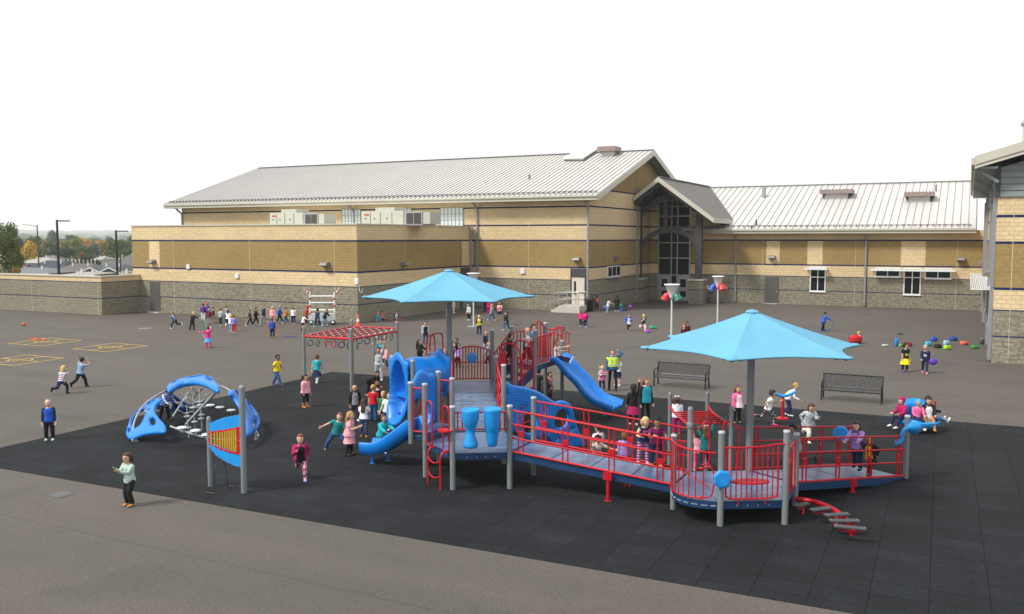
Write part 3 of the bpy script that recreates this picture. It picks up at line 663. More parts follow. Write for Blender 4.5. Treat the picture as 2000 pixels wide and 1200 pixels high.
for y in (48.75, 55.5, 70, 79): mb = MB(); mb.box(.93, y - .09, .12, 1.09, y + .09, 8.65); mb.build('downpipe', M_PIPE, rb)
mb = MB()
for i in range(9): mb.box(.18 + i * .1, 54, 3.25, .24 + i * .1, 76, 3.30)
for i in range(12): y = 54 + i * 2; mb.box(.16, y - .03, 3.2, 1.1, y + .03, 3.249)
mb.box(.12, 54, 3.2, .16, 76, 3.36); mb.build('sunshade', M_WHITE, rb)
window_mb = MB()
for i in range(4):
    y = 55 + i * 5.4; k = MB(); k.box(1.03, y, 1.2, 1.11, y + 3.6, 3.4); w = k.build('window', M_WHITE, rb); k = MB(); k.box(1.015, y + .1, 1.3, 1.029, y + 1.75, 3.3); k.box(1.015, y + 1.85, 1.3, 1.029, y + 3.5, 3.3); k.build('pane', M_GLASS, w)
wall_lamp(rb, (1.1, 74, 4.1), (-1, 0, 0)); wall_lamp(rb, (1.1, 52.5, 4.1), (-1, 0, 0))
mb = MB(); mb.box(2.3, 54, 9.9, 3.6, 55.4, 11.9); mb.box(2.2, 53.9, 11.9, 3.7, 55.5, 12.05, 0); mb.build('roof_vent', M_ROOF, rb)
# ------------------------------------------------------------------ play equipment
M_RED = pmat('red_powder_coat', (.47, .004, .014), .42, 0, .10, 4, 0, 60, .35)
M_BLUE = pmat('blue_moulded_plastic', (.003, .195, .66), .36, 0, .12, 2.5)
M_BLUED = pmat('dark_blue_moulded_plastic', (.010, .09, .36), .4, 0, .07, 2.5)
M_LBLUE = pmat('light_blue_plastic', (.008, .28, .72), .38, 0, .10)
M_POST = pmat('grey_post_paint', (.205, .225, .235), .42, .1, .06, 3)
M_CAP = pmat('post_cap', (.42, .44, .45), .4, .2, .05)
M_NAVYC = pmat('navy_deck_edge', (.009, .042, .12), .35, 0, .1, 3)
M_YELP = pmat('yellow_pipe', (.62, .37, .02), .4, 0, .06)
M_ROPE = pmat('grey_rope_steel', (.34, .36, .38), .5, .1, .1, 20)
M_PAD = pmat('pale_step_pad', (.62, .64, .65), .5, 0, .05)
def deck_mat():
    m, nt, b = newmat('perforated_deck'); tc = N(nt, 'ShaderNodeTexCoord')
    vo = N(nt, 'ShaderNodeTexVoronoi'); vo.inputs['Scale'].default_value = 26; vo.inputs['Randomness'].default_value = 0; nt.links.new(tc.outputs['Object'], vo.inputs['Vector'])
    h = math_(nt, 'LESS_THAN', vo.outputs[0], .33)
    no = N(nt, 'ShaderNodeTexNoise'); no.inputs['Scale'].default_value = 2.5; no.inputs['Detail'].default_value = 6; nt.links.new(tc.outputs['Object'], no.inputs['Vector'])
    c = cramp(nt, no.outputs[0], [(.3, (.070, .130, .26)), (.55, (.105, .175, .31)), (.75, (.19, .25, .37))], 'LINEAR')
    nt.links.new(mixc(nt, math_(nt, 'MULTIPLY', h, .75), c, (.01, .02, .045)), b.inputs['Base Color'])
    b.inputs['Roughness'].default_value = .34; b.inputs['Specular IOR Level'].default_value = .7
    bp = N(nt, 'ShaderNodeBump'); bp.inputs['Strength'].default_value = .35; bp.inputs['Distance'].default_value = .006; nt.links.new(math_(nt, 'SUBTRACT', 1.0, h), bp.inputs['Height']); nt.links.new(bp.outputs[0], b.inputs['Normal'])
    return m
M_DECK = deck_mat()
def fabric_mat(name, c):
    m, nt, b = newmat(name); tc = N(nt, 'ShaderNodeTexCoord')
    n1 = N(nt, 'ShaderNodeTexNoise'); n1.inputs['Scale'].default_value = 1.2; n1.inputs['Detail'].default_value = 5; nt.links.new(tc.outputs['Object'], n1.inputs['Vector'])
    n2 = N(nt, 'ShaderNodeTexNoise'); n2.inputs['Scale'].default_value = 55; nt.links.new(tc.outputs['Object'], n2.inputs['Vector'])
    k = math_(nt, 'MULTIPLY', math_(nt, 'MULTIPLY_ADD', n1.outputs[0], .3, .85), math_(nt, 'MULTIPLY_ADD', n2.outputs[0], .36, .82))
    vm = N(nt, 'ShaderNodeVectorMath', operation='SCALE'); vm.inputs[0].default_value = c; nt.links.new(k, vm.inputs['Scale'])
    nt.links.new(vm.outputs[0], b.inputs['Base Color']); b.inputs['Roughness'].default_value = .85
    tr = N(nt, 'ShaderNodeBsdfTranslucent'); nt.links.new(vm.outputs[0], tr.inputs[0]); mx = N(nt, 'ShaderNodeMixShader'); mx.inputs[0].default_value = .22
    out = nt.nodes['Material Output']; nt.links.new(b.outputs[0], mx.inputs[1]); nt.links.new(tr.outputs[0], mx.inputs[2]); nt.links.new(mx.outputs[0], out.inputs[0])
    bp = N(nt, 'ShaderNodeBump'); bp.inputs['Strength'].default_value = .3; bp.inputs['Distance'].default_value = .01; nt.links.new(n2.outputs[0], bp.inputs['Height']); nt.links.new(bp.outputs[0], b.inputs['Normal'])
    return m
M_SHADE = fabric_mat('shade_cloth', (.165, .47, .66))

def smooth(pts, k=6, closed=False):
    """Catmull-Rom through 2-D or 3-D points"""
    P = [Vector(p) for p in pts]; n = len(P); o = []
    for i in range(n if closed else n - 1):
        if closed: a, b, c, d = P[i - 1], P[i], P[(i + 1) % n], P[(i + 2) % n]
        else: a, b, c, d = P[max(i - 1, 0)], P[i], P[i + 1], P[min(i + 2, n - 1)]
        for j in range(k):
            t = j / k; o.append(.5 * ((2 * b) + (c - a) * t + (2 * a - 5 * b + 4 * c - d) * t * t + (3 * b - a - 3 * c + d) * t ** 3))
    if not closed: o.append(P[-1])
    return o
def inpoly(p, poly):
    c = False; n = len(poly); x, y = p[0], p[1]
    for i in range(n):
        a, b = poly[i], poly[i - 1]
        if (a[1] > y) != (b[1] > y) and x < (b[0] - a[0]) * (y - a[1]) / (b[1] - a[1]) + a[0]: c = not c
    return c
def dseg(p, a, b):
    ab = b - a; t = max(0, min(1, (p - a).dot(ab) / max(ab.dot(ab), 1e-12))); return (p - a - ab * t).length
def circ(cx, cy, rx, ry=None, n=18, rot=0):
    ry = ry or rx; o = []
    for i in range(n):
        t = 2 * math.pi * i / n; x, y = rx * math.cos(t), ry * math.sin(t)
        o.append(Vector((cx + x * math.cos(rot) - y * math.sin(rot), cy + x * math.sin(rot) + y * math.cos(rot))))
    return o
def plate(mb, outline, holes, fn, th, sp=.06, pw=.06, m=0, edge=.3, sm=True):
    """moulded sheet with holes and rounded rims. fn(u, v) -> (point, normal)"""
    loops = [[Vector(p[:2]) for p in outline]] + [[Vector(p[:2]) for p in h] for h in holes]
    pts = []; ed = []
    for L in loops:
        b0 = len(pts)
        q = []
        for i in range(len(L)):
            a, b = L[i], L[(i + 1) % len(L)]; k = max(1, int((b - a).length / sp))
            for j in range(k): q.append(a + (b - a) * j / k)
        pts += q; ed += [(b0 + i, b0 + (i + 1) % len(q)) for i in range(len(q))]
    nb = len(pts); segs = [(pts[a], pts[b]) for a, b in ed]
    xs = [p.x for p in pts]; ys = [p.y for p in pts]; y = min(ys) + sp / 2; row = 0
    def ins(p): return inpoly(p, loops[0]) and not any(inpoly(p, h) for h in loops[1:])
    dist = [0.0] * nb
    while y < max(ys):
        x = min(xs) + (sp / 2 if row % 2 else sp)
        while x < max(xs):
            p = Vector((x, y))
            if ins(p):
                d = min(dseg(p, a, b) for a, b in segs)
                if d > sp * .45: pts.append(p); dist.append(d)
            x += sp
        y += sp * .87; row += 1
    V, E_, Fc, *_ = delaunay_2d_cdt(pts, ed, [], 0, 1e-6)
    if len(V) != len(pts): dist = [min(dseg(Vector(p), a, b) for a, b in segs) for p in V]
    tri = [f for f in Fc if ins(sum((Vector(V[i]) for i in f), Vector((0, 0))) / len(f))]
    A_, B_ = [], []
    for p, d in zip(V, dist):
        c, n = fn(p[0], p[1]); t = th / 2 * (edge + (1 - edge) * min(1, math.sqrt(max(d, 0) / pw)))
        A_.append(c + n * t); B_.append(c - n * t)
    nV = len(V); fs = [tuple(f) for f in tri] + [tuple(nV + i for i in reversed(f)) for f in tri]
    cnt = {}
    for f in tri:
        for i in range(len(f)): e = (f[i], f[(i + 1) % len(f)]); cnt[e] = cnt.get(e, 0) + 1
    for (a, b) in list(cnt):
        if (b, a) not in cnt: fs.append((b, a, nV + a, nV + b))
    return mb.add(A_ + B_, fs, m, sm)

def V3(p, z): return Vector((p[0], p[1], z))
def hexa(x0, y0, s, phi):
    v = [Vector((x0, y0))]; a = phi
    for i in range(5): v.append(v[-1] + Vector((math.cos(R(a)), math.sin(R(a)))) * s); a += 60
    return v
LH = hexa(-10.77, 18.03, 1.36, 31); RH = hexa(-4.43, 18.24, 1.38, 31)
d121 = Vector((math.cos(R(121)), math.sin(R(121)))); d61 = Vector((math.cos(R(61)), math.sin(R(61))))
BH = hexa(*(LH[4] + d121 * 4.0), 1.36, 31)
PR = .066
play = thing('play_structure', 'big red, blue and grey climbing structure with three ramped decks on the black rubber surface', 'play structure')
play['label'] = 'big red, blue and grey play structure with ramps and slides on the black rubber surface'
def post(p, zt, zb=-.05, r=PR, parent=None, domed=False, label=None):
    mb = MB(); mb.tube([(p[0], p[1], zb), (p[0], p[1], zt)], r, 14, 0)
    if domed: mb.lathe([(r * 1.04, -.02), (r * 1.04, .01), (r * .8, .05), (r * .3, .07), (0.001, .075)], (p[0], p[1], zt), 14, 0)
    else: mb.lathe([(r * 1.1, -.02), (r * 1.12, .015), (r * .9, .03), (.001, .036)], (p[0], p[1], zt), 14, 1)
    if zb > 0: mb.lathe([(.001, -.05), (r * .6, -.035), (r, .01)], (p[0], p[1], zb), 14, 0)
    return mb.build('post', [M_POST, M_CAP], play if parent is None else parent)
ZL, ZR, ZB, ZD = .88, .53, 1.22, 1.8
P0, P13 = LH[5] + Vector((-.42, 0)), LH[4] + Vector((-.42, 0.0))
T1, T0 = Vector((-15.88, 22.96)), Vector((-14.69, 22.30))         # tunnel mouth
D9, D10, D11, DA, DB = Vector((-12.52, 26.22)), Vector((-13.71, 26.88)), Vector((-13.15, 28.4)), Vector((-12.54, 27.4)), Vector((-12.55, 28.5))
for p, z in ((LH[0], 2.0), (LH[1], 2.0), (LH[2], 1.98), (LH[3], 2.64), (LH[4], 2.3), (LH[5], 2.35), (P13, 2.45), (RH[0], 1.98), (RH[1], 1.98), (RH[2], 1.65), (RH[5], 1.66),
             (BH[1], 2.34), (BH[2], 2.67), (BH[3], 2.91), (BH[4], 2.6), (BH[5], 2.33), (T1, 2.31), (T0, 2.33), (D9, 2.98), (D10, 3.0), (D11, 3.0), (DB, 2.4)): post(p, z)
post(P0, 2.36, .82)
post(RH[4], 2.0, domed=True); mb = MB(); mb.lathe([(.07, 1.55), (.085, 1.57), (.085, 1.68), (.07, 1.7)], (RH[4].x, RH[4].y, 0), 14); mb.build('post_collar', M_POST, play)
# decks
def inset(poly, k):
    c = sum(poly, Vector((0, 0))) / len(poly); return [c + (p - c) * k for p in poly]
def deck(poly, z, name='deck', t=.17):
    mb = MB(); mb.prism(poly, z - t, z - .012, 0); mb.prism(inset(poly, .985), z - .014, z, 1)
    n = len(poly)
    for i in range(n):                                     # bolts in the rim
        a, b = poly[i], poly[(i + 1) % n]; d = (b - a); nn = Vector((d.y, -d.x)).normalized()
        for t_ in (.25, .42, .58, .75): q = a + d * t_ + nn * .004; mb.ell((q.x, q.y, z - .1), .014, .014, .014, n=6, k=4, m=2)
    return mb.build(name, [M_NAVYC, M_DECK, M_CAP], play)
deck(inset(LH, .97), ZL); deck(inset(BH, .97), ZB)
deck([P0 + Vector((.0, .05)), LH[5] + Vector((.02, .05)), LH[4] + Vector((.02, -.05)), P13 + Vector((0, -.05))], 1.12, 'slide_step', .2)
mid = (RH[5] + RH[0]) / 2; nrm = Vector((math.cos(R(-119)), math.sin(R(-119)))); e = (RH[0] - RH[5])
bul = [RH[5] + e * t + nrm * (.42 * math.sin(math.pi * t) ** .7) for t in (.02, .1, .22, .36, .5, .64, .78, .9, .98)]
deck([RH[0], RH[1], RH[2], RH[3], RH[4], RH[5]] + bul, ZR)
deck([D10, D9, DA, DB, D11], ZD)
# seams on decks
mb = MB()
for Hx, z in ((LH, ZL), (RH, ZR)):
    a = Hx[5] + (Hx[0] - Hx[5]) * .9; mb.bar(V3(a, z + .001), V3(Hx[2], z + .001), .012, .004)
mb.build('deck_joint', M_BLACK, play)
def ramp(a0, a1, b0, b1, z0, z1, name='ramp'):
    """a0,a1: the edge at z0; b0,b1 the far edge at z1"""
    mb = MB(); t = .17
    top = [V3(a0, z0), V3(a1, z0), V3(b1, z1), V3(b0, z1)]
    mb.add(top + [p - Vector((0, 0, t)) for p in top], [(3, 2, 1, 0), (4, 5, 6, 7), (0, 1, 5, 4), (1, 2, 6, 5), (2, 3, 7, 6), (3, 0, 4, 7)], 0)
    n = 4
    for i in range(n):
        t0, t1 = (i + .02) / n, (i + .98) / n; L = lambda s, k: V3(a0.lerp(b0, s) * (1 - k) + a1.lerp(b1, s) * k, z0 + (z1 - z0) * s)
        q = [L(t0, .03), L(t0, .97), L(t1, .97), L(t1, .03)]; mb.add([p + Vector((0, 0, .008)) for p in q], [(3, 2, 1, 0)], 1)
    return mb.build(name, [M_NAVYC, M_DECK], play)
def rails(a, b, z0, z1, name='guard_rail', hs=(.03, .36, .69, 1.02), nsec=3, r=.023, hook=True, lab=None):
    mb = MB(); a = Vector(a); b = Vector(b); d = (b - a)
    for h in hs:
        pts = [V3(a, z0 + h), V3(b, z1 + h)]; mb.tube(pts, r if h > .1 else r * 1.2, 8)
    if hook:
        for s in (0, 1):
            q = a + d * (.055 if s == 0 else .945); u = d.normalized() * (-.09 if s == 0 else .09)
            z = (z0 if s == 0 else z1)
            mb.tube(smooth([V3(q, z + hs[-2]), V3(q + u, z + hs[-2] - .04), V3(q + u * 1.1, z + hs[-2] - .14), V3(q, z + hs[-2] - .2)], 4), r * .9, 6)
    for i in range(nsec + 1):
        t = .06 + .88 * i / nsec; w = .065 / d.length
        for k in (-w, w):
            q = a + d * (t + k); z = z0 + (z1 - z0) * (t + k); mb.tube([V3(q, z + hs[0]), V3(q, z + hs[-1])], r * .85, 6)
        if 0 < i < nsec or True:
            q = a + d * t; z = z0 + (z1 - z0) * t; nn = Vector((-d.y, d.x)).normalized() * .02
            u = d.normalized() * (w * d.length); c = V3(q, z + hs[1] + .13)
            mb.ext([c + V3(-u - nn, -.065), c + V3(u - nn, -.065), c + V3(u - nn, .065), c + V3(-u - nn, .065)], V3(nn * 2, 0))
    o = mb.build(name, M_RED, play)
    return o
# ramp 1 (front, left deck down to right deck)
ramp(LH[1] + Vector((.03, .04)), LH[2] + Vector((.03, -.04)), RH[5] + Vector((-.03, .04)), RH[4] + Vector((-.03, -.04)), ZL, ZR)
rails(LH[1] + Vector((.05, .02)), RH[5] + Vector((-.08, .02)), ZL, ZR); rails(LH[2] + Vector((.05, 0)), RH[4] + Vector((-.08, 0)), ZL, ZR)
# ramp 2 (right deck down to the ground)
E2, E3 = RH[2] + d61 * 4.15, RH[3] + d61 * 4.15
ramp(RH[2] + d61 * .03, RH[3] + d61 * .03, E2, E3, ZR, .05)
post(E2 + d61 * .08, 1.57)
rails(RH[2] + d61 * .05, E2, ZR, .06); rails(RH[3] + d61 * .05, E3, ZR, .06)
# ramp 3 (left deck up to back deck)
ramp(LH[3] + d121 * .03, LH[4] + d121 * .03, BH[1] - d121 * .03, BH[0] - d121 * .03, ZL, ZB)
rails(LH[4] + d121 * .06, BH[0] - d121 * .08, ZL, ZB); rails(LH[3] + d121 * .06, BH[1] - d121 * .08, ZL, ZB)
# supports under the ramps
for (q, z, hh) in ((LH[1].lerp(RH[5], .62), ZL + (ZR - ZL) * .62, 0), (LH[2].lerp(RH[4], .62), ZL + (ZR - ZL) * .62, 0), (RH[2].lerp(E2, .5), .31, 0)):
    mb = MB(); mb.tube([V3(q, 0), V3(q, z - .12)], .045, 10); mb.box(q.x - .1, q.y - .06, z - .16, q.x + .1, q.y - .03, z + .02)
    mb.tube([V3(q, 0), V3(q, .02)], .08, 10); mb.build('ramp_support', M_RED, play)

def barrier(a, b, z0, z1, h0=1.0, h1=1.0, nb=7, name='barrier', bulge=0, hump=0, r=.023, rb=.020, base=.06, off=0, arch_=0):
    """barred panel between two posts; bulge pushes it out, arch_ raises the middle of its top, hump a wave near the end"""
    a = Vector(a); b = Vector(b); d = b - a; nn = Vector((d.y, -d.x)).normalized(); mb = MB(); K = 16
    def at(t, top):
        q = a + d * t + nn * (bulge * math.sin(math.pi * t) ** .8 if 0 < t < 1 else 0) + nn * off
        if top: return V3(q, z0 + (z1 - z0) * t + h0 + (h1 - h0) * t + arch_ * math.sin(math.pi * t) + hump * math.exp(-((t - .78) / .16) ** 2))
        return V3(q, z0 + (z1 - z0) * t + base)
    mb.tube([at(i / K, 1) for i in range(K + 1)], r, 8); mb.tube([at(.04 + .92 * i / K, 0) for i in range(K + 1)], r * .9, 8)
    for i in range(nb + 1):
        t = .06 + .88 * i / nb; mb.tube([at(t, 0), at(t, 1)], rb, 6)
    for t in (.0, 1.0): mb.ell(at(t, 1), .035, .035, .035, n=8, k=5)
    return mb.build(name, M_RED, play)
def sun_plate(c, q, r, n=7, parent=None, seed=0, m=None, name='sun_plate'):
    """flower-edged blue disc facing q"""
    q = Vector(q).normalized(); u = Vector((-q.y, q.x, 0)).normalized(); w = q.cross(u); c = Vector(c)
    out = [Vector((math.cos(t), math.sin(t))) * r * (1 + .07 * math.cos(n * t)) for t in [2 * math.pi * i / 42 for i in range(42)]]
    mb = MB(); plate(mb, out, [], lambda a, b: (c + u * a + w * b, q), .05, .035, .04)
    for k in range(3): mb.tube([c + q * .026 + (u * math.cos(t) + w * math.sin(t)) * (r * (.72 - .2 * k)) for t in [2 * math.pi * i / 20 for i in range(20)]], .006, 5, closed=True)
    return mb.build(name, m or M_LBLUE, parent or play)
# left deck front: rails that carry two drums
mb = MB(); a, b = LH[0], LH[1]
for z in (1.45, 1.86): mb.tube([V3(a, z), V3(b, z)], .02, 8)
for t in (.09, .17, .83, .91): mb.tube([V3(a.lerp(b, t), 1.45), V3(a.lerp(b, t), 1.86)], .018, 6)
for t in (.03, .97):
    for z in (1.45, 1.86): mb.ell(V3(a.lerp(b, t), z), .035, .035, .035, n=8, k=5)
mb.build('drum_rail', M_RED, play)
fr = Vector((math.cos(R(-59)), math.sin(R(-59))))
def drum(t, prof, name):
    c = V3(a.lerp(b, t) + fr * .1, 0); mb = MB(); mb.lathe(prof, c, 22)
    for k in range(6): g = k * math.pi / 3; r0 = prof[-2][0]; mb.box(c.x + r0 * math.cos(g) - .012, c.y + r0 * math.sin(g) - .012, 1.78, c.x + r0 * math.cos(g) + .012, c.y + r0 * math.sin(g) + .012, 1.86)
    return mb.build(name, M_LBLUE, play)
drum(.31, [(.001, 1.08), (.17, 1.05), (.185, 1.09), (.175, 1.16), (.115, 1.32), (.10, 1.42), (.105, 1.47), (.16, 1.58), (.20, 1.72), (.205, 1.86), (.215, 1.93), (.20, 1.97), (.19, 1.95), (.001, 1.94)], 'goblet_drum')
drum(.69, [(.001, 1.10), (.10, 1.07), (.118, 1.09), (.13, 1.2), (.155, 1.38), (.16, 1.43), (.165, 1.44), (.19, 1.62), (.205, 1.8), (.21, 1.9), (.22, 1.94), (.205, 1.98), (.195, 1.96), (.001, 1.95)], 'conga_drum')
# ladder opening between the two left front posts
a, b = LH[5], LH[0]; o1 = Vector((math.cos(R(-119)), math.sin(R(-119))))
mb = MB()
for t, s in ((.12, 1), (.72, 1)):
    p = a.lerp(b, t) + o1 * .04; q = a.lerp(b, t + .2) + o1 * .04
    mb.tube(smooth([V3(p, ZL + .03), V3(p, ZL + .5), V3(p, ZL + 1.0), V3(p.lerp(q, .5), ZL + 1.1), V3(q, ZL + 1.0), V3(q, ZL + .5), V3(q, ZL + .06), V3(p.lerp(q, .5), ZL - .02), V3(p, ZL + .03)], 5), .02, 7)
mb.build('grab_handle', M_RED, play)
mb = MB(); p, q = a.lerp(b, .45) + o1 * .12, a.lerp(b, .9) + o1 * .12
for x in (p, q): mb.tube(smooth([V3(x - o1 * .1, ZL + .04), V3(x + o1 * .08, ZL), V3(x + o1 * .14, ZL - .15), V3(x + o1 * .14, .3), V3(x + o1 * .14, 0)], 4), .021, 7)
for z in (.62, .26): mb.tube(smooth([V3(p + o1 * .14, z + .08), V3(p.lerp(q, .3) + o1 * .16, z), V3(p.lerp(q, .7) + o1 * .16, z), V3(q + o1 * .14, z + .08)], 4), .018, 6)
mb.build('ladder', M_RED, play)
mb = MB(); c = LH[0] + o1 * .06 + Vector((-.12, 0)); mb.ext([V3(c + Vector((math.cos(t), math.sin(t))) * .2, 1.42) for t in [R(120) + i * R(20) for i in range(13)]], (0, 0, .03)); mb.build('tray', M_RED, play)
# slide step: short barriers, hood, left slide
barrier(P0 + Vector((.05, 0)), LH[5] - Vector((.05, 0)), 1.12, 1.12, 1.12, 1.12, 1, base=.02); barrier(P13 + Vector((.05, 0)), LH[4] - Vector((.05, 0)), 1.12, 1.12, 1.12, 1.12, 1, base=.02)
ol = smooth([(-.62, 1.05), (-.66, 1.5), (-.62, 2.0), (-.5, 2.2), (-.25, 2.33), (0, 2.52), (.2, 2.55), (.38, 2.45), (.6, 2.4), (.66, 2.1), (.64, 1.5), (.62, 1.05)], 4)
ho = smooth([(-.42, 1.06), (-.42, 1.4), (-.3, 1.75), (0, 1.88), (.3, 1.75), (.42, 1.4), (.42, 1.06)], 4)
mb = MB(); X0 = P0.x - .02
plate(mb, ol + list(reversed(ho)), [], lambda u, v: (Vector((X0 - .16 * max(0, 1 - ((u / .66) ** 2)) - .05, 19.37 + u, v)), Vector((-1, 0, 0))), .13, .07, .1)
mb.build('slide_hood', M_BLUE, play)
def chute(path, w, rim, lanes=1, name='slide', m=None, wave=0, side=None, n=30, legs=()):
    """path of 3-D points down the middle; side = horizontal vector across"""
    P = smooth(path, n // (len(path) - 1)); side = Vector(side).normalized(); mb = MB(); prof = []
    lw = w / lanes; steps = 7
    prof.append((-w / 2 - .07, rim - .05)); prof.append((-w / 2 - .05, rim)); prof.append((-w / 2, rim))
    for l in range(lanes):
        for i in range(1, steps):
            t = i / steps; x = -w / 2 + (l + t) * lw; prof.append((x, rim * (1 - math.sin(math.pi * t) ** .45)))
        prof.append((-w / 2 + (l + 1) * lw, rim if l == lanes - 1 else rim * .30))
    prof.append((w / 2 + .05, rim)); prof.append((w / 2 + .07, rim - .05))
    und = [(w / 2 + .05, -.05), (w / 2 * .6, -.08), (-w / 2 * .6, -.08), (-w / 2 - .05, -.05)]
    ring = prof + und; k = len(ring); vs = []
    for i, p in enumerate(P):
        t = (P[min(i + 1, len(P) - 1)] - P[max(i - 1, 0)]).normalized(); up = side.cross(t)
        if up.z < 0: up = -up
        for x, z in ring: vs.append(p + side * x + up * z)
    fs = [(i * k + j, i * k + (j + 1) % k, (i + 1) * k + (j + 1) % k, (i + 1) * k + j) for i in range(len(P) - 1) for j in range(k)]
    mb.add(vs, fs, 0, True); mb.add(vs[:k], [tuple(range(k))]); mb.add(vs[-k:], [tuple(range(k))])
    o = mb.build(name, m or M_BLUE, play)
    for q in legs: mb = MB(); mb.tube([V3(q, 0), V3(q, q[2])], .038, 10); mb.tube([V3(q, 0), V3(q, .015)], .07, 10); mb.build('slide_leg', m or M_BLUE, o)
    return o
chute([(-12.36, 19.37, 1.13), (-12.6, 19.37, 1.08), (-13.05, 19.37, .76), (-13.5, 19.37, .46), (-13.85, 19.37, .33), (-14.25, 19.37, .30)], .56, .27, 1, side=(0, 1, 0), legs=[(-13.95, 19.2, .24), (-13.75, 19.62, .26)])
# barriers back of left deck sides
# tunnel and climbing bowl
def tunnel():
    c0 = (BH[5] + BH[0]) / 2; c1 = (T1 + T0) / 2; ax = (c1 - c0).normalized(); sd = Vector((-ax.y, ax.x)); mb = MB(); n = 20; m_ = 10
    for r0, flip in ((.60, 0), (.55, 1)):
        vs = []
        for i in range(m_ + 1):
            q = c0.lerp(c1, i / m_)
            rr = r0 + .02 * math.sin(i / m_ * math.pi * 4)
            for j in range(n + 1):
                t = R(-35) + (R(250)) * j / n; vs.append(V3(q + sd * (math.cos(t) * rr), ZB + .5 + math.sin(t) * rr))
        mb.add(vs, [(i * (n + 1) + j, i * (n + 1) + j + 1, (i + 1) * (n + 1) + j + 1, (i + 1) * (n + 1) + j) for i in range(m_) for j in range(n)], 0, True)
    mb.prism([c0 + sd * .5, c0 - sd * .5, c1 - sd * .5, c1 + sd * .5], ZB - .1, ZB - .01)
    mb.build('tunnel', M_BLUE, play)
    # end panel at back deck
    mb = MB(); hw = .62
    ol = smooth([(-hw, ZB - .05), (-hw, 1.9), (-hw, 2.3), (-.35, 2.36), (-.15, 2.5), (.1, 2.52), (.3, 2.4), (hw, 2.28), (hw, 1.9), (hw, ZB - .05)], 3)
    plate(mb, ol, [circ(0, ZB + .52, .44, .46)], lambda u, v: (V3(c0 - sd * u + ax * .03, v), V3(ax, 0)), .1, .08, .09); mb.build('tunnel_panel', M_BLUE, play)
    # concave climbing bowl hung on the outer posts
    mb = MB(); hw = .60
    ol = smooth([(-hw, .75), (-hw, 1.3), (-hw, 1.9), (-hw, 2.26), (-.35, 2.32), (-.1, 2.48), (.15, 2.5), (.35, 2.36), (hw, 2.26), (hw, 1.8), (hw, 1.3), (hw, .8), (.5, .5), (.3, .34), (0, .28), (-.3, .34), (-.5, .5)], 3, True)
    def fn(u, v):
        e_ = 1 - (u / .5) ** 2 - ((v - 1.32) / .92) ** 2; dep = .62 * math.sqrt(e_) if e_ > 0 else 0
        out = .28 * max(0, (1.2 - v)) ** 1.2 + .12
        return V3(c1 - sd * u + ax * (out - dep), v), V3(ax, 0)
    plate(mb, ol, [], fn, .09, .055, .08); bowl = mb.build('climbing_bowl', M_BLUE, play)
    for (u, v, m2) in ((.0, 1.85, M_PAD), (-.05, 1.2, M_POST), (.12, .85, M_POST), (-.25, 1.5, M_POST), (.2, .6, M_BLUED)):
        c, n_ = fn(u, v); mb = MB(); mb.ell(c + n_ * .06, .07, .05, .06, n=8, k=5); mb.build('hand_hold', m2, bowl)
tunnel()
# back deck: curved barrier with a sun disc; loops over the left opening; stairs up to high deck
bb = barrier(BH[3], BH[4], ZB, ZB, .98, .98, 12, bulge=.12, arch_=.17, base=.05)
mb = MB(); K = 12
for z in (.62,): mb.tube([V3(BH[3].lerp(BH[4], i / K) + (BH[3] - BH[4]).normalized().orthogonal() * -.0, ZB + z) for i in range(K + 1)], .016, 6)
mb.build('cross_rail', M_RED, play)
c = (BH[3] + BH[4]) / 2; nout = d121; c_ = V3(c + nout * .02, ZB + .78); sun_plate(c_ - V3(nout, 0) * -.0 - V3(nout, 0) * .06, V3(-nout, .15), .17)
a, b = BH[4], BH[5]
mb = MB()
for o_ in (.05, .3):
    w_ = Vector((-1, 0)) * o_; k0, k1 = (.95, .35) if o_ < .1 else (.8, .42); hh = 1.68 if o_ < .1 else 1.6
    p, q = a.lerp(b, k0) + w_, a.lerp(b, k1) + w_
    mb.tube(smooth([V3(p, ZB), V3(p, ZB + hh - .35), V3(p.lerp(q, .12), ZB + hh - .05), V3(p.lerp(q, .5), ZB + hh), V3(p.lerp(q, .88), ZB + hh - .05), V3(q, ZB + hh - .35), V3(q, ZB)], 5), .024, 8)
mb.build('grab_handle', M_RED, play)
mb = MB()
for t in (.3, .9): p = a.lerp(b, t) + Vector((-.1, 0)); mb.tube([V3(p, ZB - .1), V3(p + Vector((-.35, 0)), .6), V3(p + Vector((-.7, 0)), 0)], .022, 7)
for k in range(4): p = a.lerp(b, .3) + Vector((-.2 - .13 * k, 0)); q = a.lerp(b, .9) + Vector((-.2 - .13 * k, 0)); z = 1.0 - .27 * k; mb.tube([V3(p, z), V3(q, z)], .02, 6)
mb.build('ladder', M_RED, play)
# stairs (two treads) from back deck to high deck
u61 = d61
mb = MB(); s0, s1 = BH[2], BH[3]
for k in range(3):
    q0, q1 = s0 + u61 * (.26 * k), s1 + u61 * (.26 * k); z = ZB + .19 * (k + 1) - .05
    mb.prism([q0, q0 + u61 * .27, q1 + u61 * .27, q1], z - .05, z, 0)
for s_ in (s0, s1):
    p = s_ + u61 * .07; q = s_ + u61 * .76; nn = Vector((-u61.y, u61.x)) * .02
    mb.ext([V3(p, ZB - .25), V3(q, ZD - .35), V3(q, ZD), V3(p, ZB + .1)], V3(nn, 0))
mb.build('stair', M_NAVYC, play)
barrier(s0 + u61 * .07, D9 - u61 * .07, ZB, ZD, .85, .8, 6, hump=.12); barrier(s1 + u61 * .07, D10 - u61 * .07, ZB, ZD, .9, 1.0, 6)
barrier(D10, D11, ZD, ZD, 1.0, 1.0, 9, hump=.3); barrier(D11, DB, ZD, ZD, 1.0, 1.0, 4, hump=.12); barrier(D9, DA, ZD, ZD, .95, .95, 8)
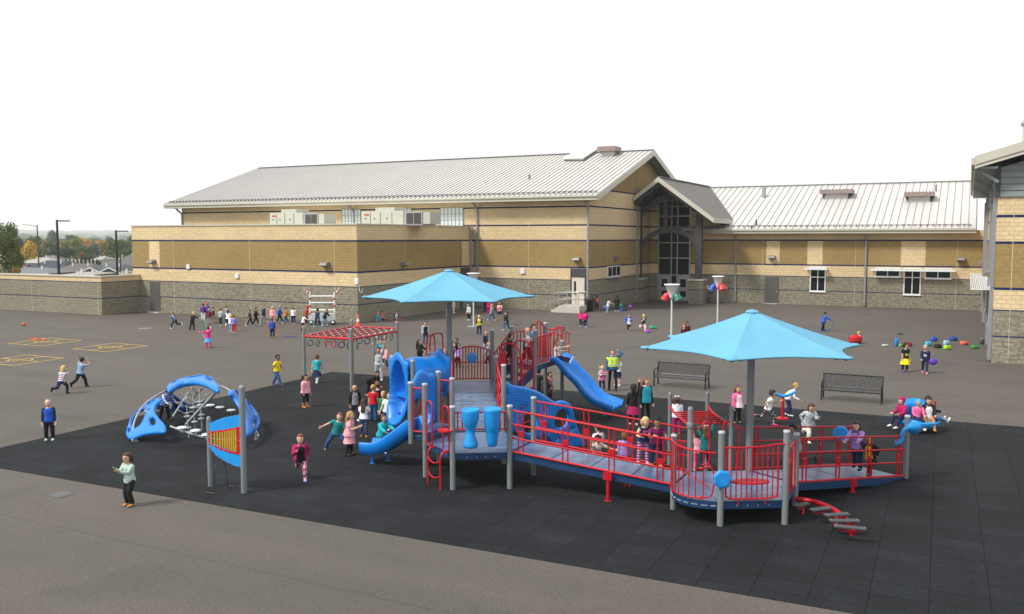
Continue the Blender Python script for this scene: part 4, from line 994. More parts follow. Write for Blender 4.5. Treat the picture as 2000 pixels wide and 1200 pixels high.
# high slide gate and double wave slide
mb = MB()
for y0 in (DA.y + .04, DB.y - .04):
    for k in range(3): mb.tube(smooth([(-12.52 + .12 * k, y0, ZD - .1), (-12.52 + .12 * k, y0, ZD + .8), (-12.46 + .12 * k, y0 + (.04 if y0 < 28 else -.04), ZD + .98 - .04 * k), (-12.40 + .12 * k, y0 + (.1 if y0 < 28 else -.1), ZD + .96 - .04 * k)], 4), .018, 6)
mb.tube(smooth([(-12.5, DA.y + .04, ZD + .95), (-12.35, DA.y + .3, ZD + 1.12), (-12.35, DB.y - .3, ZD + 1.12), (-12.5, DB.y - .04, ZD + .95)], 5), .02, 7)
mb.build('slide_gate', M_RED, play)
chute([(-12.5, 27.95, 1.82), (-12.3, 27.95, 1.78), (-11.95, 27.95, 1.42), (-11.6, 27.95, 1.12), (-11.3, 27.95, .78), (-10.95, 27.95, .52), (-10.6, 27.95, .42), (-10.3, 27.95, .34)], 1.0, .17, 3, side=(0, 1, 0), n=42, legs=[(-10.75, 27.95, .4)])
# bars beside the stairs of the back deck (arched climber)
a, b = BH[1], BH[2]
mb = MB()
for t in (.22, .85): p = a.lerp(b, t); mb.tube(smooth([V3(p, ZB + 1.3), V3(p + Vector((.15, 0)), ZB + 1.5), V3(p + Vector((.55, 0)), ZB + 1.45), V3(p + Vector((.72, 0)), ZB + 1.1), V3(p + Vector((.76, 0)), ZB + .3), V3(p + Vector((.78, 0)), 0)], 5), .026, 8); mb.tube([V3(p, ZB), V3(p, ZB + 1.3)], .022, 7)
for k in range(5): z = .25 + .26 * k; mb.tube([V3(a.lerp(b, .22) + Vector((.77, 0)), z), V3(a.lerp(b, .85) + Vector((.77, 0)), z)], .02, 6)
mb.build('arch_climber', M_RED, play)
mb = MB(); p, q = a.lerp(b, .06), a.lerp(b, .5); mb.ext([V3(p, ZB), V3(q, ZB), V3(q, ZB + 1.25), V3(p, ZB + 1.1)], (.02, 0, 0)); mb.build('side_panel', M_RED, play)
# blue wave panel beside the ramp
pa, pb = LH[3] + Vector((.04, .12)), Vector((-9.75, 23.65)); dd = (pb - pa).normalized(); nn = V3((dd.y, -dd.x), 0)
def onp(px, py): w_ = onPlane(px, py, pa, pb); return Vector(((Vector((w_.x, w_.y)) - pa).dot(dd), w_.z))
ol = smooth([onp(*p) for p in ((989, 753), (1000, 753), (1022, 756), (1050, 766), (1072, 778), (1088, 786), (1100, 783), (1114, 788), (1122, 802), (1126, 824), (1132, 846), (1140, 862), (1141, 872), (1125, 876), (1096, 879), (1082, 872), (1068, 858), (1057, 852), (1044, 859), (1028, 862), (1012, 850), (996, 842), (989, 838))], 3, True)
hol = [circ(*onp(px, py), (onp(px + rx, py) - onp(px, py)).x, ry * .0142, 16) for px, py, rx, ry in ((1016, 795, 5, 5), (1062, 795, 5, 5.5), (1099, 819, 14, 19), (1029, 824, 15, 21), (1068, 838, 5, 5), (1089, 858, 5.5, 6), (1120, 838, 2, 2))]
mb = MB(); plate(mb, ol, hol, lambda u, v: (V3(pa + dd * u, v) + nn * (.10 * math.sin(u * 2.1)), nn), .12, .06, .05)
wp = mb.build('wave_panel', M_BLUE, play)
mb = MB()
for h in hol[:6]:
    c = sum(h, Vector((0, 0))) / len(h)
    mb.tube([V3(pa + dd * (c + (p - c) * 1.16).x, (c + (p - c) * 1.16).y) + nn * (.10 * math.sin((c + (p - c) * 1.16).x * 2.1) + .055) for p in h], .014, 6, closed=True)
for k in range(7):
    mb.tube([V3(pa + dd * (.12 + .9 * t - k * .02), 2.0 - .075 * k - .28 * t * t) + nn * (.10 * math.sin((.12 + .9 * t) * 2.1) + .056) for t in [i / 10 for i in range(11)]], .011, 5)
mb.build('moulded_ridge', M_BLUE, wp)
# right deck barriers
def curved_bars():
    mb = MB(); f = lambda t, h: V3(RH[5] + e * t + nrm * (.42 * math.sin(math.pi * t) ** .7 + .03), h)
    ts = [i / 14 for i in range(15)]
    top = lambda t: ZR + 1.02 + .10 * (1 - t); 
    for z_ in (0, 1): mb.tube([f(.03 + .82 * t if z_ == 0 else .02 + .95 * t, (ZR + .05) if z_ == 0 else top(t)) for t in ts], .021, 8)
    for i in range(9): t = .04 + .8 * i / 8; mb.tube([f(t, ZR + .05), f(t, top(t))], .015, 6)
    mb.tube([f(.06, ZR + .55), f(.9, ZR + .30)], .014, 6)
    mb.tube(smooth([f(.8, ZR + .08), f(.92, ZR + .1), f(.95, ZR + .3), f(.95, ZR + .6), f(.9, ZR + .78), f(.82, ZR + .76)], 4), .017, 6)
    mb.build('curved_barrier', M_RED, play)
curved_bars()
sun_plate(V3(RH[0] + fr * .1, 1.02), V3(fr, .05), .19, 7)
def gate(a, b, z0, h, nb):
    a, b = Vector(a), Vector(b); d = b - a; mb = MB(); A_, B_ = .06, .93
    q = lambda t, z: V3(a + d * t, z)
    mb.tube([q(0, z0 + h), q(.3, z0 + h - .015), q(.6, z0 + h), q(.85, z0 + h + .05), q(1, z0 + h + .05)], .021, 8)
    mb.tube(smooth([q(.07, z0 + h), q(.07, z0 + .2), q(.1, z0 + .09), q(.2, z0 + .05), q(.7, z0 + .05), q(.84, z0 + .09), q(.87, z0 + .2), q(.87, z0 + h)], 4), .021, 8)
    for i in range(1, nb): t = .07 + .8 * i / nb; mb.tube([q(t, z0 + .05), q(t, z0 + h)], .015, 6)
    for t in (0, 1): mb.ell(q(t, z0 + h + .05 * t), .035, .035, .035, n=8, k=5)
    for t in (.27, .68): mb.tube([q(t, z0 + .05), q(t, z0 - .08)], .015, 6)
    mb.build('gate_panel', M_RED, play)
gate(RH[0] + fr * .03, RH[1] + fr * .03, ZR, 1.14, 10)
mb = MB(); c = RH[0].lerp(RH[1], .48) - fr * .1
mb.ext([V3(c + (RH[1] - RH[0]) * (.3 * math.cos(t)) + fr * (.2 * math.sin(t)), ZR + .36) for t in [i * math.pi / 10 for i in range(20)]], (0, 0, .03)); mb.build('seat_shelf', M_RED, play)
barrier(RH[1] + Vector((0, .07)), RH[2] - Vector((0, .07)), ZR, ZR, 1.02, .98, 2, base=.03); mb = MB(); p, q = RH[1] + Vector((-.02, .35)), RH[1] + Vector((-.02, .85)); mb.ext([V3(p, ZR), V3(q, ZR), V3(q, ZR + .8), V3(p, ZR + .65)], (.02, 0, 0)); mb.build('side_panel', M_RED, play)
# back opening with humped handle rails + low overhead ladder
a, b = RH[3], RH[4]
mb = MB(); q = lambda t, z: V3(a.lerp(b, t), z)
mb.tube(smooth([q(.07, ZR + 1.0), q(.16, ZR + 1.0), q(.28, ZR + 1.15), q(.36, ZR + 1.17), q(.42, ZR + 1.1), q(.43, ZR + .8), q(.43, ZR + .2), q(.36, ZR + .07), q(.1, ZR + .06)], 5), .022, 8)
for t in (.16, .28): mb.tube([q(t, ZR + .06), q(t, ZR + 1.05)], .015, 6)
mb.tube(smooth([q(.93, ZR + 1.0), q(.82, ZR + 1.05), q(.75, ZR + 1.17), q(.68, ZR + 1.1), q(.67, ZR + .8), q(.67, ZR + .2), q(.74, ZR + .07), q(.92, ZR + .06)], 5), .022, 8)
mb.build('grab_handle', M_RED, play)
lp = [RH[4], RH[4] + Vector((math.cos(R(31)), math.sin(R(31)))) * -.0 + (RH[3] - RH[4]).normalized() * .97]
far = [p + d121 * 1.95 for p in lp]
post(lp[1], 2.0, domed=True, r=.05); post(far[0], 2.0, domed=True, r=.05); post(far[1], 2.0, domed=True, r=.05)
mb = MB()
for p, q_ in zip(lp, far): mb.tube(smooth([V3(p, 1.56), V3(p.lerp(q_, .25), 1.6), V3(p.lerp(q_, .75), 1.62), V3(q_, 1.72)], 5), .028, 8); mb.ell(V3(q_, 1.72), .05, .05, .05)
for i in range(7): t = .14 + .12 * i; mb.tube([V3(lp[0].lerp(far[0], t), 1.6), V3(lp[1].lerp(far[1], t), 1.6)], .02, 7)
mb.build('overhead_ladder', M_RED, play)
# talk tube on ramp end post, spiral disc on far rail
c = V3(E2 + d61 * .08, 1.2); rt = Vector((math.cos(YAW), math.sin(YAW), 0)); tw = Vector((math.sin(YAW), -math.cos(YAW), 0))
mb = MB(); tp = [c + rt * .12 + Vector((0, 0, .12)) + tw * .1, c + rt * .04 + Vector((0, 0, .14)) + tw * .18, c - rt * .12 + Vector((0, 0, .1)) + tw * .2, c - rt * .2 + Vector((0, 0, 0)) + tw * .2, c - rt * .21 + Vector((0, 0, -.16)) + tw * .2, c - rt * .26 + Vector((0, 0, -.24)) + tw * .2, c - rt * .34 + Vector((0, 0, -.23)) + tw * .22]
sp_ = smooth(tp, 6); mb.tube(sp_, [.0 + .125 * max(0, 1 - i / 11) ** .6 + .05 + (.025 if i > len(sp_) - 3 else 0) for i in range(len(sp_))], 14); mb.build('talk_tube', M_LBLUE, play)
q = RH[3].lerp(E3, .82); c = V3(q - Vector((-.05, .05)), 1.0); sun_plate(c, V3((tw.x, tw.y), .1), .2, 1, name='spiral_disc')
mb = MB()
for p in (q,): mb.tube([V3(p, .1), V3(p, 1.2)], .02, 6)
mb.build('disc_rail', M_RED, play)

# ------------------------------------------------------------------ shade canopies
def canopy(name, label, p, ztip, zap, rad, phi, zb=0, pr=.085):
    t = thing(name, label, 'shade canopy', (p.x, p.y, 0), 0, 'shade canopies over the play structure')
    mb = MB(); mb.tube([(0, 0, 0), (0, 0, zap - .1)], pr, 16); mb.tube([(0, 0, 0), (0, 0, .02)], pr * 1.8, 16); mb.build('pole', M_POST, t)
    tips = [Vector((math.cos(R(phi + 60 * k)), math.sin(R(phi + 60 * k)), 0)) * rad + Vector((0, 0, ztip)) for k in range(6)]; ap = Vector((0, 0, zap))
    mb = MB(); NU, NV = 10, 10
    for layer in (0, -.012):
        for k in range(6):
            A_, B_ = tips[k], tips[(k + 1) % 6]; vs = []
            for j in range(NV + 1):
                v = j / NV
                for i in range(NU + 1):
                    u = i / NU; edge = A_.lerp(B_, u); c = (A_ + B_) / 2; edge = edge + (Vector((0, 0, ztip)) - Vector((c.x, c.y, c.z))) * Vector((1, 1, 0)).length * 0 
                    inw = math.sin(math.pi * u) * .115
                    edge = edge + (Vector((0, 0, ztip)) - edge) * inw + Vector((0, 0, .02 * math.sin(math.pi * u)))
                    q = ap.lerp(edge, v); q.z -= .10 * math.sin(math.pi * v) * (.55 + .45 * math.cos(2 * math.pi * u) * .3) ; q.z += .035 * math.sin(math.pi * v) * abs(2 * u - 1) ** 3
                    vs.append(q + Vector((0, 0, layer)))
            mb.add(vs, [(j * (NU + 1) + i, j * (NU + 1) + i + 1, (j + 1) * (NU + 1) + i + 1, (j + 1) * (NU + 1) + i) for j in range(NV) for i in range(NU)], 0, True)
    mb.lathe([(.16, -.04), (.12, .0), (.001, .025)], ap, 12)
    fab = mb.build('canopy', M_SHADE, t)
    mb = MB()
    for k in range(6):
        A_, B_ = tips[k], tips[(k + 1) % 6]
        mb.tube([(A_.lerp(B_, u) + (Vector((0, 0, ztip)) - A_.lerp(B_, u)) * (math.sin(math.pi * u) * .115)) + Vector((0, 0, .02 * math.sin(math.pi * u) - .01)) for u in [i / 12 for i in range(13)]], .022, 6)
        o_ = Vector((A_.x, A_.y, 0)).normalized(); mb.ell(A_ - o_ * .06, .13, .13, .04, n=8, k=5)
    mb.build('hem', M_SHADE, fab)
    mb = MB()
    for A_ in tips:
        o_ = Vector((A_.x, A_.y, 0)).normalized(); s_ = Vector((-o_.y, o_.x, 0))
        for k in (-1, 1): c = A_ - o_ * .2 + s_ * (.15 * k) - Vector((0, 0, .015)); mb.tube([c - s_ * .04 * k, c + s_ * .05 * k - o_ * .03], .03, 6)
    mb.build('corner_clamp', M_BLACK, t)
    for A_ in tips: mb = MB(); mb.tube([(0, 0, zap - .16), (A_.x * .5, A_.y * .5, (zap * .5 + ztip * .5) - .15), (A_.x * .97, A_.y * .97, ztip - .04)], .032, 8); mb.build('arm', M_POST, t)
    return t
canopy('shade_canopy', 'lower and nearer light blue hexagonal shade canopy, over the right hand deck', RH[3] + Vector((.03, .03)), 3.47, 4.31, 2.58, 33)
canopy('shade_canopy', 'higher and farther light blue hexagonal shade canopy, in front of the gym wall', Vector((-14.34, 23.84)), 4.17, 5.0, 2.62, 31)
# ------------------------------------------------------------------ ring net on four posts
t = thing('ring_net_climber', 'red overhead net with hanging rings on four grey posts left of the play structure', 'climber')
q = [atf(590, 35.6), atf(683, 34.6), atf(773.5, 37.5), atf(684.5, 38.4)]
for p in q: post(p, 2.42, parent=t, r=.07, domed=True)
Z = 2.06; mb = MB(); L, Fm, Rr, Bk = [V3(p, Z) for p in q]; Z2 = Vector((0, 0, .12))
mb.tube([L, Fm], .045, 8); mb.tube([Fm, Rr], .045, 8); mb.tube([Rr + Z2, Bk + Z2], .035, 8); mb.tube([Bk + Z2, L], .035, 8)
mb.build('frame', M_RED, t)
mb = MB()
for i in range(1, 6):
    k = i / 6; mb.tube([L.lerp(Fm, k), (Bk + Z2).lerp(Rr + Z2, k)], .026, 7)
for i in range(0, 7):
    for j in range(1, 8): k = i / 6; p = L.lerp(Fm, k).lerp((Bk + Z2).lerp(Rr + Z2, k), j / 8); mb.tube([p - (Rr - Fm).normalized() * .022, p + (Rr - Fm).normalized() * .022], .036, 8, 1)
mb.build('cross_bar', [M_RED, M_PAD], t)
rc = [pmat('ring_navy', (.02, .035, .12)), pmat('ring_green', (.02, .16, .07)), pmat('ring_red', (.45, .02, .03))]
for i in range(0, 7):
    for j in (1, 4, 7):
        k = i / 6; p = L.lerp(Fm, k).lerp((Bk + Z2).lerp(Rr + Z2, k), j / 8); c = p - Vector((0, 0, .32)); a = (i * .7 + j) 
        u = Vector((math.cos(a), math.sin(a), 0))
        mb = MB(); mb.tube([c + u * (.12 * math.cos(s)) + Vector((0, 0, .12 * math.sin(s))) for s in [2 * math.pi * n_ / 14 for n_ in range(14)]], .021, 6, closed=True)
        mb.tube([c + Vector((0, 0, .12)), p], .009, 5); mb.build('ring', rc[(i // 2 + j) % 3], t)
# ------------------------------------------------------------------ chime panel
t = thing('chime_panel', 'blue and red music panel with yellow chime pipes between two grey posts', 'music panel')
c1, c2 = gp(411, 951), gp(477, 964)
post(c1, 1.65, parent=t, r=.055, domed=True); post(c2, 2.5, parent=t, r=.07, domed=True)
cn = Vector((c2.y - c1.y, -(c2.x - c1.x), 0)).normalized(); cn = cn if cn.y < 0 else -cn
cdir = (c2 - c1).normalized(); oc = lambda px, py: (lambda w_: Vector(((w_ - c1).dot(cdir), w_.z)))(onPlane(px, py, c1, c2))
out = [oc(*p) for p in ((409.5, 827), (440, 815), (474, 809), (476, 913), (460, 910), (440, 900), (424, 890), (410, 872))]
red = [oc(*p) for p in ((410, 843), (440, 839), (460, 835), (472, 831), (474, 889), (450, 884), (430, 877), (410, 865))]
win = [oc(*p) for p in ((412, 846), (440, 843), (466, 839), (467, 882), (450, 880), (430, 873), (412, 865))]
fl = lambda o_: (lambda u, v: (V3(c1 + cdir * u, v) + cn * o_, cn))
mb = MB(); plate(mb, out, [win], fl(.02), .02, .09, .01, edge=1, sm=False); mb.build('panel', M_LBLUE, t)
mb = MB(); plate(mb, red, [win], fl(.038), .015, .09, .01, edge=1, sm=False); inset_mb = mb
for i in range(11):
    k = .03 + i * .093; x = win[0].x + (win[2].x - win[0].x) * (k ** .8 * .98 + .01); zt = win[0].y + (win[2].y - win[0].y) * k; zb = win[-1].y + (win[3].y - win[-1].y) * min(1, k * 1.0)
    pp = c1 + cdir * x + cn * .05; mb = MB(); mb.tube([(pp.x, pp.y, zb - .01), (pp.x, pp.y, zt + .01)], .021, 8); mb.build('chime_pipe', M_YELP, t)
mb = MB()
for pl in (out, red):
    for i, p in enumerate(pl):
        for k in (0, .5): mb = inset_mb; s = p.lerp(pl[(i + 1) % len(pl)], k); ctr = sum(pl, Vector((0, 0))) / len(pl); s = ctr + (s - ctr) * .93; w_ = V3(c1 + cdir * s.x, s.y) + cn * .05; mb.ell(w_, .012, .012, .012, n=6, k=4, m=1)
inset_mb.build('panel_inset', [M_RED, M_CAP], t)
for (a, b, m_) in (((425, 900), (403, 965), 0), ((435, 898), (459, 955), 1)):
    w0 = V3(c1 + cdir * oc(*a).x, oc(*a).y); g0 = gp(*b); mb = MB()
    mb.tube(smooth([w0, w0.lerp(g0, .5) * .6 + V3(w0, .6) * .4, V3(w0.lerp(g0, .4), .08), g0 + Vector((0, 0, .03))], 6), .009, 5)
    mb.tube([g0 + Vector((-.02, 0, .03)), g0 + Vector((.26 if m_ == 0 else -.26, .03, .03))], .02, 7); mb.build('beater', M_BLACK, t)
# ------------------------------------------------------------------ dome climber
t = thing('dome_climber', 'low arched dome climber of blue moulded pods, steel bars and pale stepping pads', 'climber')
def p3(px, f, py): return atf(px, f, py)
FL_, FR_, FB_ = p3(253, 26.0, 862), p3(492, 26.3, 852), p3(350, 31.2, 803)
JL, JR, JB = p3(333, 28.2, 772), p3(436, 27.2, 770), p3(345, 29.6, 777)
AP = p3(384, 28.0, 742)
ctr3 = Vector(((FL_.x + FR_.x + FB_.x) / 3, (FL_.y + FR_.y + FB_.y) / 3, -.6))
def pod(A_, B_, C_, outl, holes, bulge, th, m=None):
    """moulded shell on the plane through three points; outline and holes as seen in the photo, set at that real depth"""
    A_, B_, C_ = Vector(A_), Vector(B_), Vector(C_); U = (B_ - A_).normalized(); Wn = U.cross(C_ - A_).normalized()
    if Wn.dot((A_ + B_ + C_) / 3 - ctr3) < 0: Wn = -Wn
    Vv = Wn.cross(U)
    def pl(q):
        d = ray(230 + q[0] / 4.615, 720 + q[1] / 4.615); o = Vector((0, 0, H)); t_ = (A_ - o).dot(Wn) / d.dot(Wn); w_ = o + d * t_ - A_; return Vector((w_.dot(U), w_.dot(Vv)))
    o = smooth([pl(q) for q in outl], 3, True); g = sum(o, Vector((0, 0))) / len(o); Rm = max((p - g).length for p in o)
    def fn(u, v):
        d = (Vector((u, v)) - g).length; return A_ + U * u + Vv * v + Wn * (bulge * (1 - (d / Rm) ** 2) - bulge * .5), Wn
    hs = []
    for cx, cy, rx, ry, rot in holes: hs.append([pl((cx + rx * 1.22 * math.cos(t) * math.cos(R(rot)) - ry * 1.22 * math.sin(t) * math.sin(R(rot)), cy + rx * 1.22 * math.cos(t) * math.sin(R(rot)) + ry * 1.22 * math.sin(t) * math.cos(R(rot)))) for t in [2 * math.pi * i / 18 for i in range(18)]])
    mb = MB(); plate(mb, o, hs, fn, th, .05, .09, edge=.4); ob = mb.build('pod', m or M_BLUE, t)
    mb = MB()
    for h0 in hs:
        c = sum(h0, Vector((0, 0))) / len(h0); mb.tube([fn(*(c + (p - c) * 1.14))[0] + Wn * th * .42 for p in h0], .02 if len(mb.v) == 0 else .012, 6, closed=True)
    mb.build('hole_rim', m or M_BLUE, ob)
pod(FL_, p3(322, 25.6, 838), p3(320, 28.0, 780), [(100, 640), (92, 600), (115, 520), (160, 430), (215, 350), (270, 295), (330, 265), (385, 268), (400, 295), (362, 340), (348, 390), (358, 430), (392, 475), (424, 510), (412, 558), (340, 578), (250, 602), (180, 628), (130, 648)], [(205, 465, 46, 84, 24), (303, 312, 32, 17, -35), (332, 500, 20, 26, 10), (122, 585, 9, 16, 20)], .2, .14)
pod(p3(326, 28.1, 772), p3(427, 27.4, 760), p3(385, 30.6, 737), [(448, 215), (452, 188), (490, 142), (560, 98), (640, 80), (720, 78), (800, 98), (870, 130), (912, 160), (908, 186), (870, 190), (800, 172), (700, 158), (620, 164), (560, 182), (500, 214), (465, 228)], [(675, 108, 78, 13, 0), (520, 150, 28, 13, -35), (835, 128, 26, 11, 20)], .18, .20)
pod(p3(440, 27.2, 768), p3(492, 26.3, 852), p3(504, 29.6, 806), [(980, 228), (1005, 208), (1060, 218), (1100, 245), (1155, 290), (1212, 352), (1252, 420), (1264, 500), (1240, 560), (1195, 606), (1160, 606), (1148, 560), (1126, 480), (1098, 410), (1056, 340), (1020, 285), (990, 254)], [(1178, 372, 28, 66, -24), (1062, 246, 36, 13, 28), (1205, 510, 16, 28, 12)], .22, .15)
pod(p3(311, 31.2, 812), p3(368, 30.4, 802), p3(335, 29.4, 768), [(470, 225), (525, 252), (560, 296), (630, 338), (638, 372), (580, 398), (500, 406), (430, 432), (370, 434), (343, 402), (348, 350), (378, 290), (420, 246)], [(430, 340, 42, 64, 12), (560, 348, 26, 13, 15)], .18, .14, M_BLUED)
mb = MB(); rr = .03
def arc3(a, b, up, n=12): return [a.lerp(b, i / n) + up * (4 * (i / n) * (1 - i / n)) for i in range(n + 1)]
mb.tube(smooth([p3(246, 25.9, 868), p3(251, 26.8, 828), p3(274, 27.8, 792), p3(318, 28.9, 765), p3(350, 29.6, 756), p3(384, 29.8, 752), p3(425, 29.2, 758), p3(448, 28.0, 772), p3(470, 27.0, 800), p3(497, 26.6, 858)], 6), rr, 8)
mb.tube(smooth([p3(330, 28.6, 768), p3(322, 30.3, 785), p3(352, 31.6, 804)], 5), rr, 8)
mb.tube(smooth([p3(322, 25.6, 838), p3(355, 25.0, 850), p3(395, 24.8, 861), p3(440, 25.2, 864), p3(490, 26.1, 850)], 5), rr, 8)
mb.tube(smooth([p3(362, 31.0, 802), p3(402, 31.4, 800), p3(440, 30.5, 811), p3(480, 28.5, 838), p3(494, 26.8, 850)], 5), rr, 8)
for a, b in (((327, 26.0, 818), (360, 28.6, 770)), ((352, 25.2, 834), (418, 28.2, 763)), ((398, 29.8, 790), (421, 28.3, 762)), ((368, 29.6, 781), (388, 29.2, 762))):
    mb.tube([p3(*a), p3(*b)], .024, 7)
for pts in (((340, 26.2, 806), (352, 26.5, 812), (366, 26.0, 808)), ((346, 27, 795), (362, 27.2, 800), (378, 26.8, 797)), ((352, 28, 780), (374, 28.2, 790), (392, 27.8, 783)), ((356, 28.2, 772), (380, 28.6, 779), (402, 28.2, 772)), ((345, 27.5, 770), (356, 27.5, 782), (340, 27, 790)), ((366, 28.3, 760), (376, 28.6, 772), (370, 29, 782)), ((262, 26.3, 842), (275, 26.6, 826), (280, 27, 812), (272, 27.2, 806), (283, 27.4, 800))):
    mb.tube(smooth([p3(*p) for p in pts], 5), .018, 6)
mb.build('steel_frame', M_ROPE, t)
for px, f, py in ((345, 25.1, 841), (371, 24.9, 847), (394, 24.8, 855), (402, 31.3, 796), (421, 30.9, 800), (443, 30.3, 806)):
    c = p3(px, f, py); mb = MB(); mb.lathe([(.001, -.03), (.13, -.02), (.16, .005), (.13, .03), (.001, .035)], c, 14); mb.tube([c - Vector((0, 0, .12)), c], .04, 8); mb.build('stepping_pad', M_PAD, t)
for px, f, py0, py1 in ((355, 26.5, 795, 866), (368, 27, 772, 858), (381, 27.5, 768, 852), (382, 28, 762, 838)):
    a, b = p3(px, f, py0), p3(px + 3, f - .2, py1); b.z = max(b.z, .05); mb = MB(); mb.tube([a, b], .014, 6)
    for k in (.35, .7): c = a.lerp(b, k); mb.lathe([(.001, -.04), (.07, -.03), (.11, 0), (.07, .03), (.001, .04)], c, 12)
    mb.build('bead_rope', M_ROPE, t)
for p in (FL_, FR_, FB_): mb = MB(); mb.cyl(p.x, p.y, -.05, .22, .035, 10); mb.cyl(p.x, p.y, 0, .03, .07, 10); mb.build('foot', M_POST, t)
# ------------------------------------------------------------------ stepping beam
t = thing('stepping_beam', 'low red curved beam with five grey tread plates on the rubber by the right deck', 'balance beam')
bp_ = [gp(1554, 992), gp(1590, 998), gp(1625, 1012), gp(1648, 1030), gp(1664, 1046)]
zc = .2; path = smooth([V3(p, zc) for p in bp_], 5); mb = MB(); mb.tube(path, .055, 10); mb.tube([V3(bp_[4], zc), V3(bp_[4], 0)], .06, 10); mb.tube([V3(gp(1568, 1001), zc), V3(gp(1568, 1005), .0)], .03, 8); mb.tube([V3(gp(1634, 1026), zc), V3(gp(1634, 1030), .0)], .03, 8)
mb.ell(V3(bp_[4], .12), .09, .09, .12); mb.build('beam', M_RED, t)
for (px, py, ang, w_) in ((1565, 988, 62, .20), (1603, 996, 48, .24), (1634, 1007, 38, .27), (1649, 1019, 27, .30), (1660, 1032, 8, .30)):
    c = gp(px, py, .3); d = Vector((math.cos(R(ang)), math.sin(R(ang)), 0)); s = Vector((-d.y, d.x, 0)) * .085; mb = MB(); d = d * w_
    mb.ext([c - d - s, c + d - s, c + d + s, c - d + s], (0, 0, .035)); pl = mb.build('tread_plate', pmat('tread_grey', (.06, .063, .066), .5, .2, .25, 12), t, .008)
    mb = MB(); mb.tube(smooth([c - d * .8, c - d * .5 - Vector((0, 0, .06)), c + d * .5 - Vector((0, 0, .06)), c + d * .8], 5), .016, 7); mb.build('bracket', M_RED, pl)
    mb = MB()
    for k in (-.88, .88): mb.ell(c + d * k + Vector((0, 0, .038)), .012, .012, .008, n=6, k=4)
    mb.build('rivet', M_CAP, pl)
# ------------------------------------------------------------------ spinners
t = thing('stand_spinner', 'red post with a curved blue handlebar where a child stands on the rubber', 'spinner', gp(1528, 819))
mb = MB(); mb.tube([(0, 0, 0), (0, 0, .78)], .045, 12); mb.cyl(0, 0, 0, .05, .2, 16); mb.build('post', M_RED, t)
mb = MB(); mb.tube(smooth([-rt * .42 + Vector((0, 0, .98)), -rt * .3 + Vector((0, 0, .88)), -rt * .05 + Vector((0, 0, .78)), rt * .15 + Vector((0, 0, .79)), rt * .42 + Vector((0, 0, .92))], 5), .05, 12); mb.build('handlebar', M_LBLUE, t)
t = thing('bucket_spinner', 'blue spinning seat with a high curved back and red grab posts, carrying children', 'spinner', gp(1793, 842))
mb = MB(); mb.lathe([(.05, .12), (.35, .12), (.55, .2), (.62, .34), (.60, .38), (.52, .26), (.3, .2), (.001, .18)], (0, 0, 0), 24)
bkd = Vector((-math.sin(YAW), math.cos(YAW), 0))
K = 12; vs = []
for i in range(K + 1):
    a = R(180) * i / K; q = rt * (.58 * math.cos(a)) + bkd * (.45 * math.sin(a))
    h = .32 + .46 * math.sin(a) ** .5
    vs += [q + Vector((0, 0, .3)), q * 1.0 + Vector((0, 0, h * .8 + .15)), q * .86 + Vector((0, 0, h + .18)), q * .72 + Vector((0, 0, h * .8 + .12)), q * .86 + Vector((0, 0, .3))]
mb.add(vs, [(i * 5 + j, i * 5 + (j + 1) % 5, (i + 1) * 5 + (j + 1) % 5, (i + 1) * 5 + j) for i in range(K) for j in range(5)], 0, True); mb.build('seat', M_LBLUE, t)
mb = MB(); mb.cyl(0, 0, 0, .14, .06, 12); mb.cyl(0, 0, 0, .03, .2, 12); mb.build('pivot', M_RED, t)
for s in (-.5, .5): mb = MB(); mb.tube([rt * s + Vector((0, 0, .3)), rt * s + Vector((0, 0, .95))], .03, 8); mb.build('grab_post', M_RED, t)

# ------------------------------------------------------------------ benches
def bench_mat():
    m, nt, b = newmat('perforated_black_steel'); tc = N(nt, 'ShaderNodeTexCoord'); sx = N(nt, 'ShaderNodeSeparateXYZ'); nt.links.new(tc.outputs['Object'], sx.inputs[0])
    cv = N(nt, 'ShaderNodeCombineXYZ'); nt.links.new(sx.outputs[0], cv.inputs[0]); nt.links.new(math_(nt, 'ADD', sx.outputs[2], math_(nt, 'MULTIPLY', sx.outputs[1], 1.0)), cv.inputs[1])
    vo = N(nt, 'ShaderNodeTexVoronoi'); vo.voronoi_dimensions = '2D'; vo.inputs['Scale'].default_value = 19; vo.inputs['Randomness'].default_value = .35; nt.links.new(cv.outputs[0], vo.inputs['Vector'])
    h = math_(nt, 'LESS_THAN', vo.outputs[0], .34)
    b.inputs['Base Color'].default_value = (.028, .03, .034, 1); b.inputs['Roughness'].default_value = .4
    nt.links.new(math_(nt, 'SUBTRACT', 1.0, h), b.inputs['Alpha'])
    return m
M_BENCH = bench_mat(); M_BSTEEL = pmat('black_bench_frame', (.014, .015, .018), .35, 0, .1)
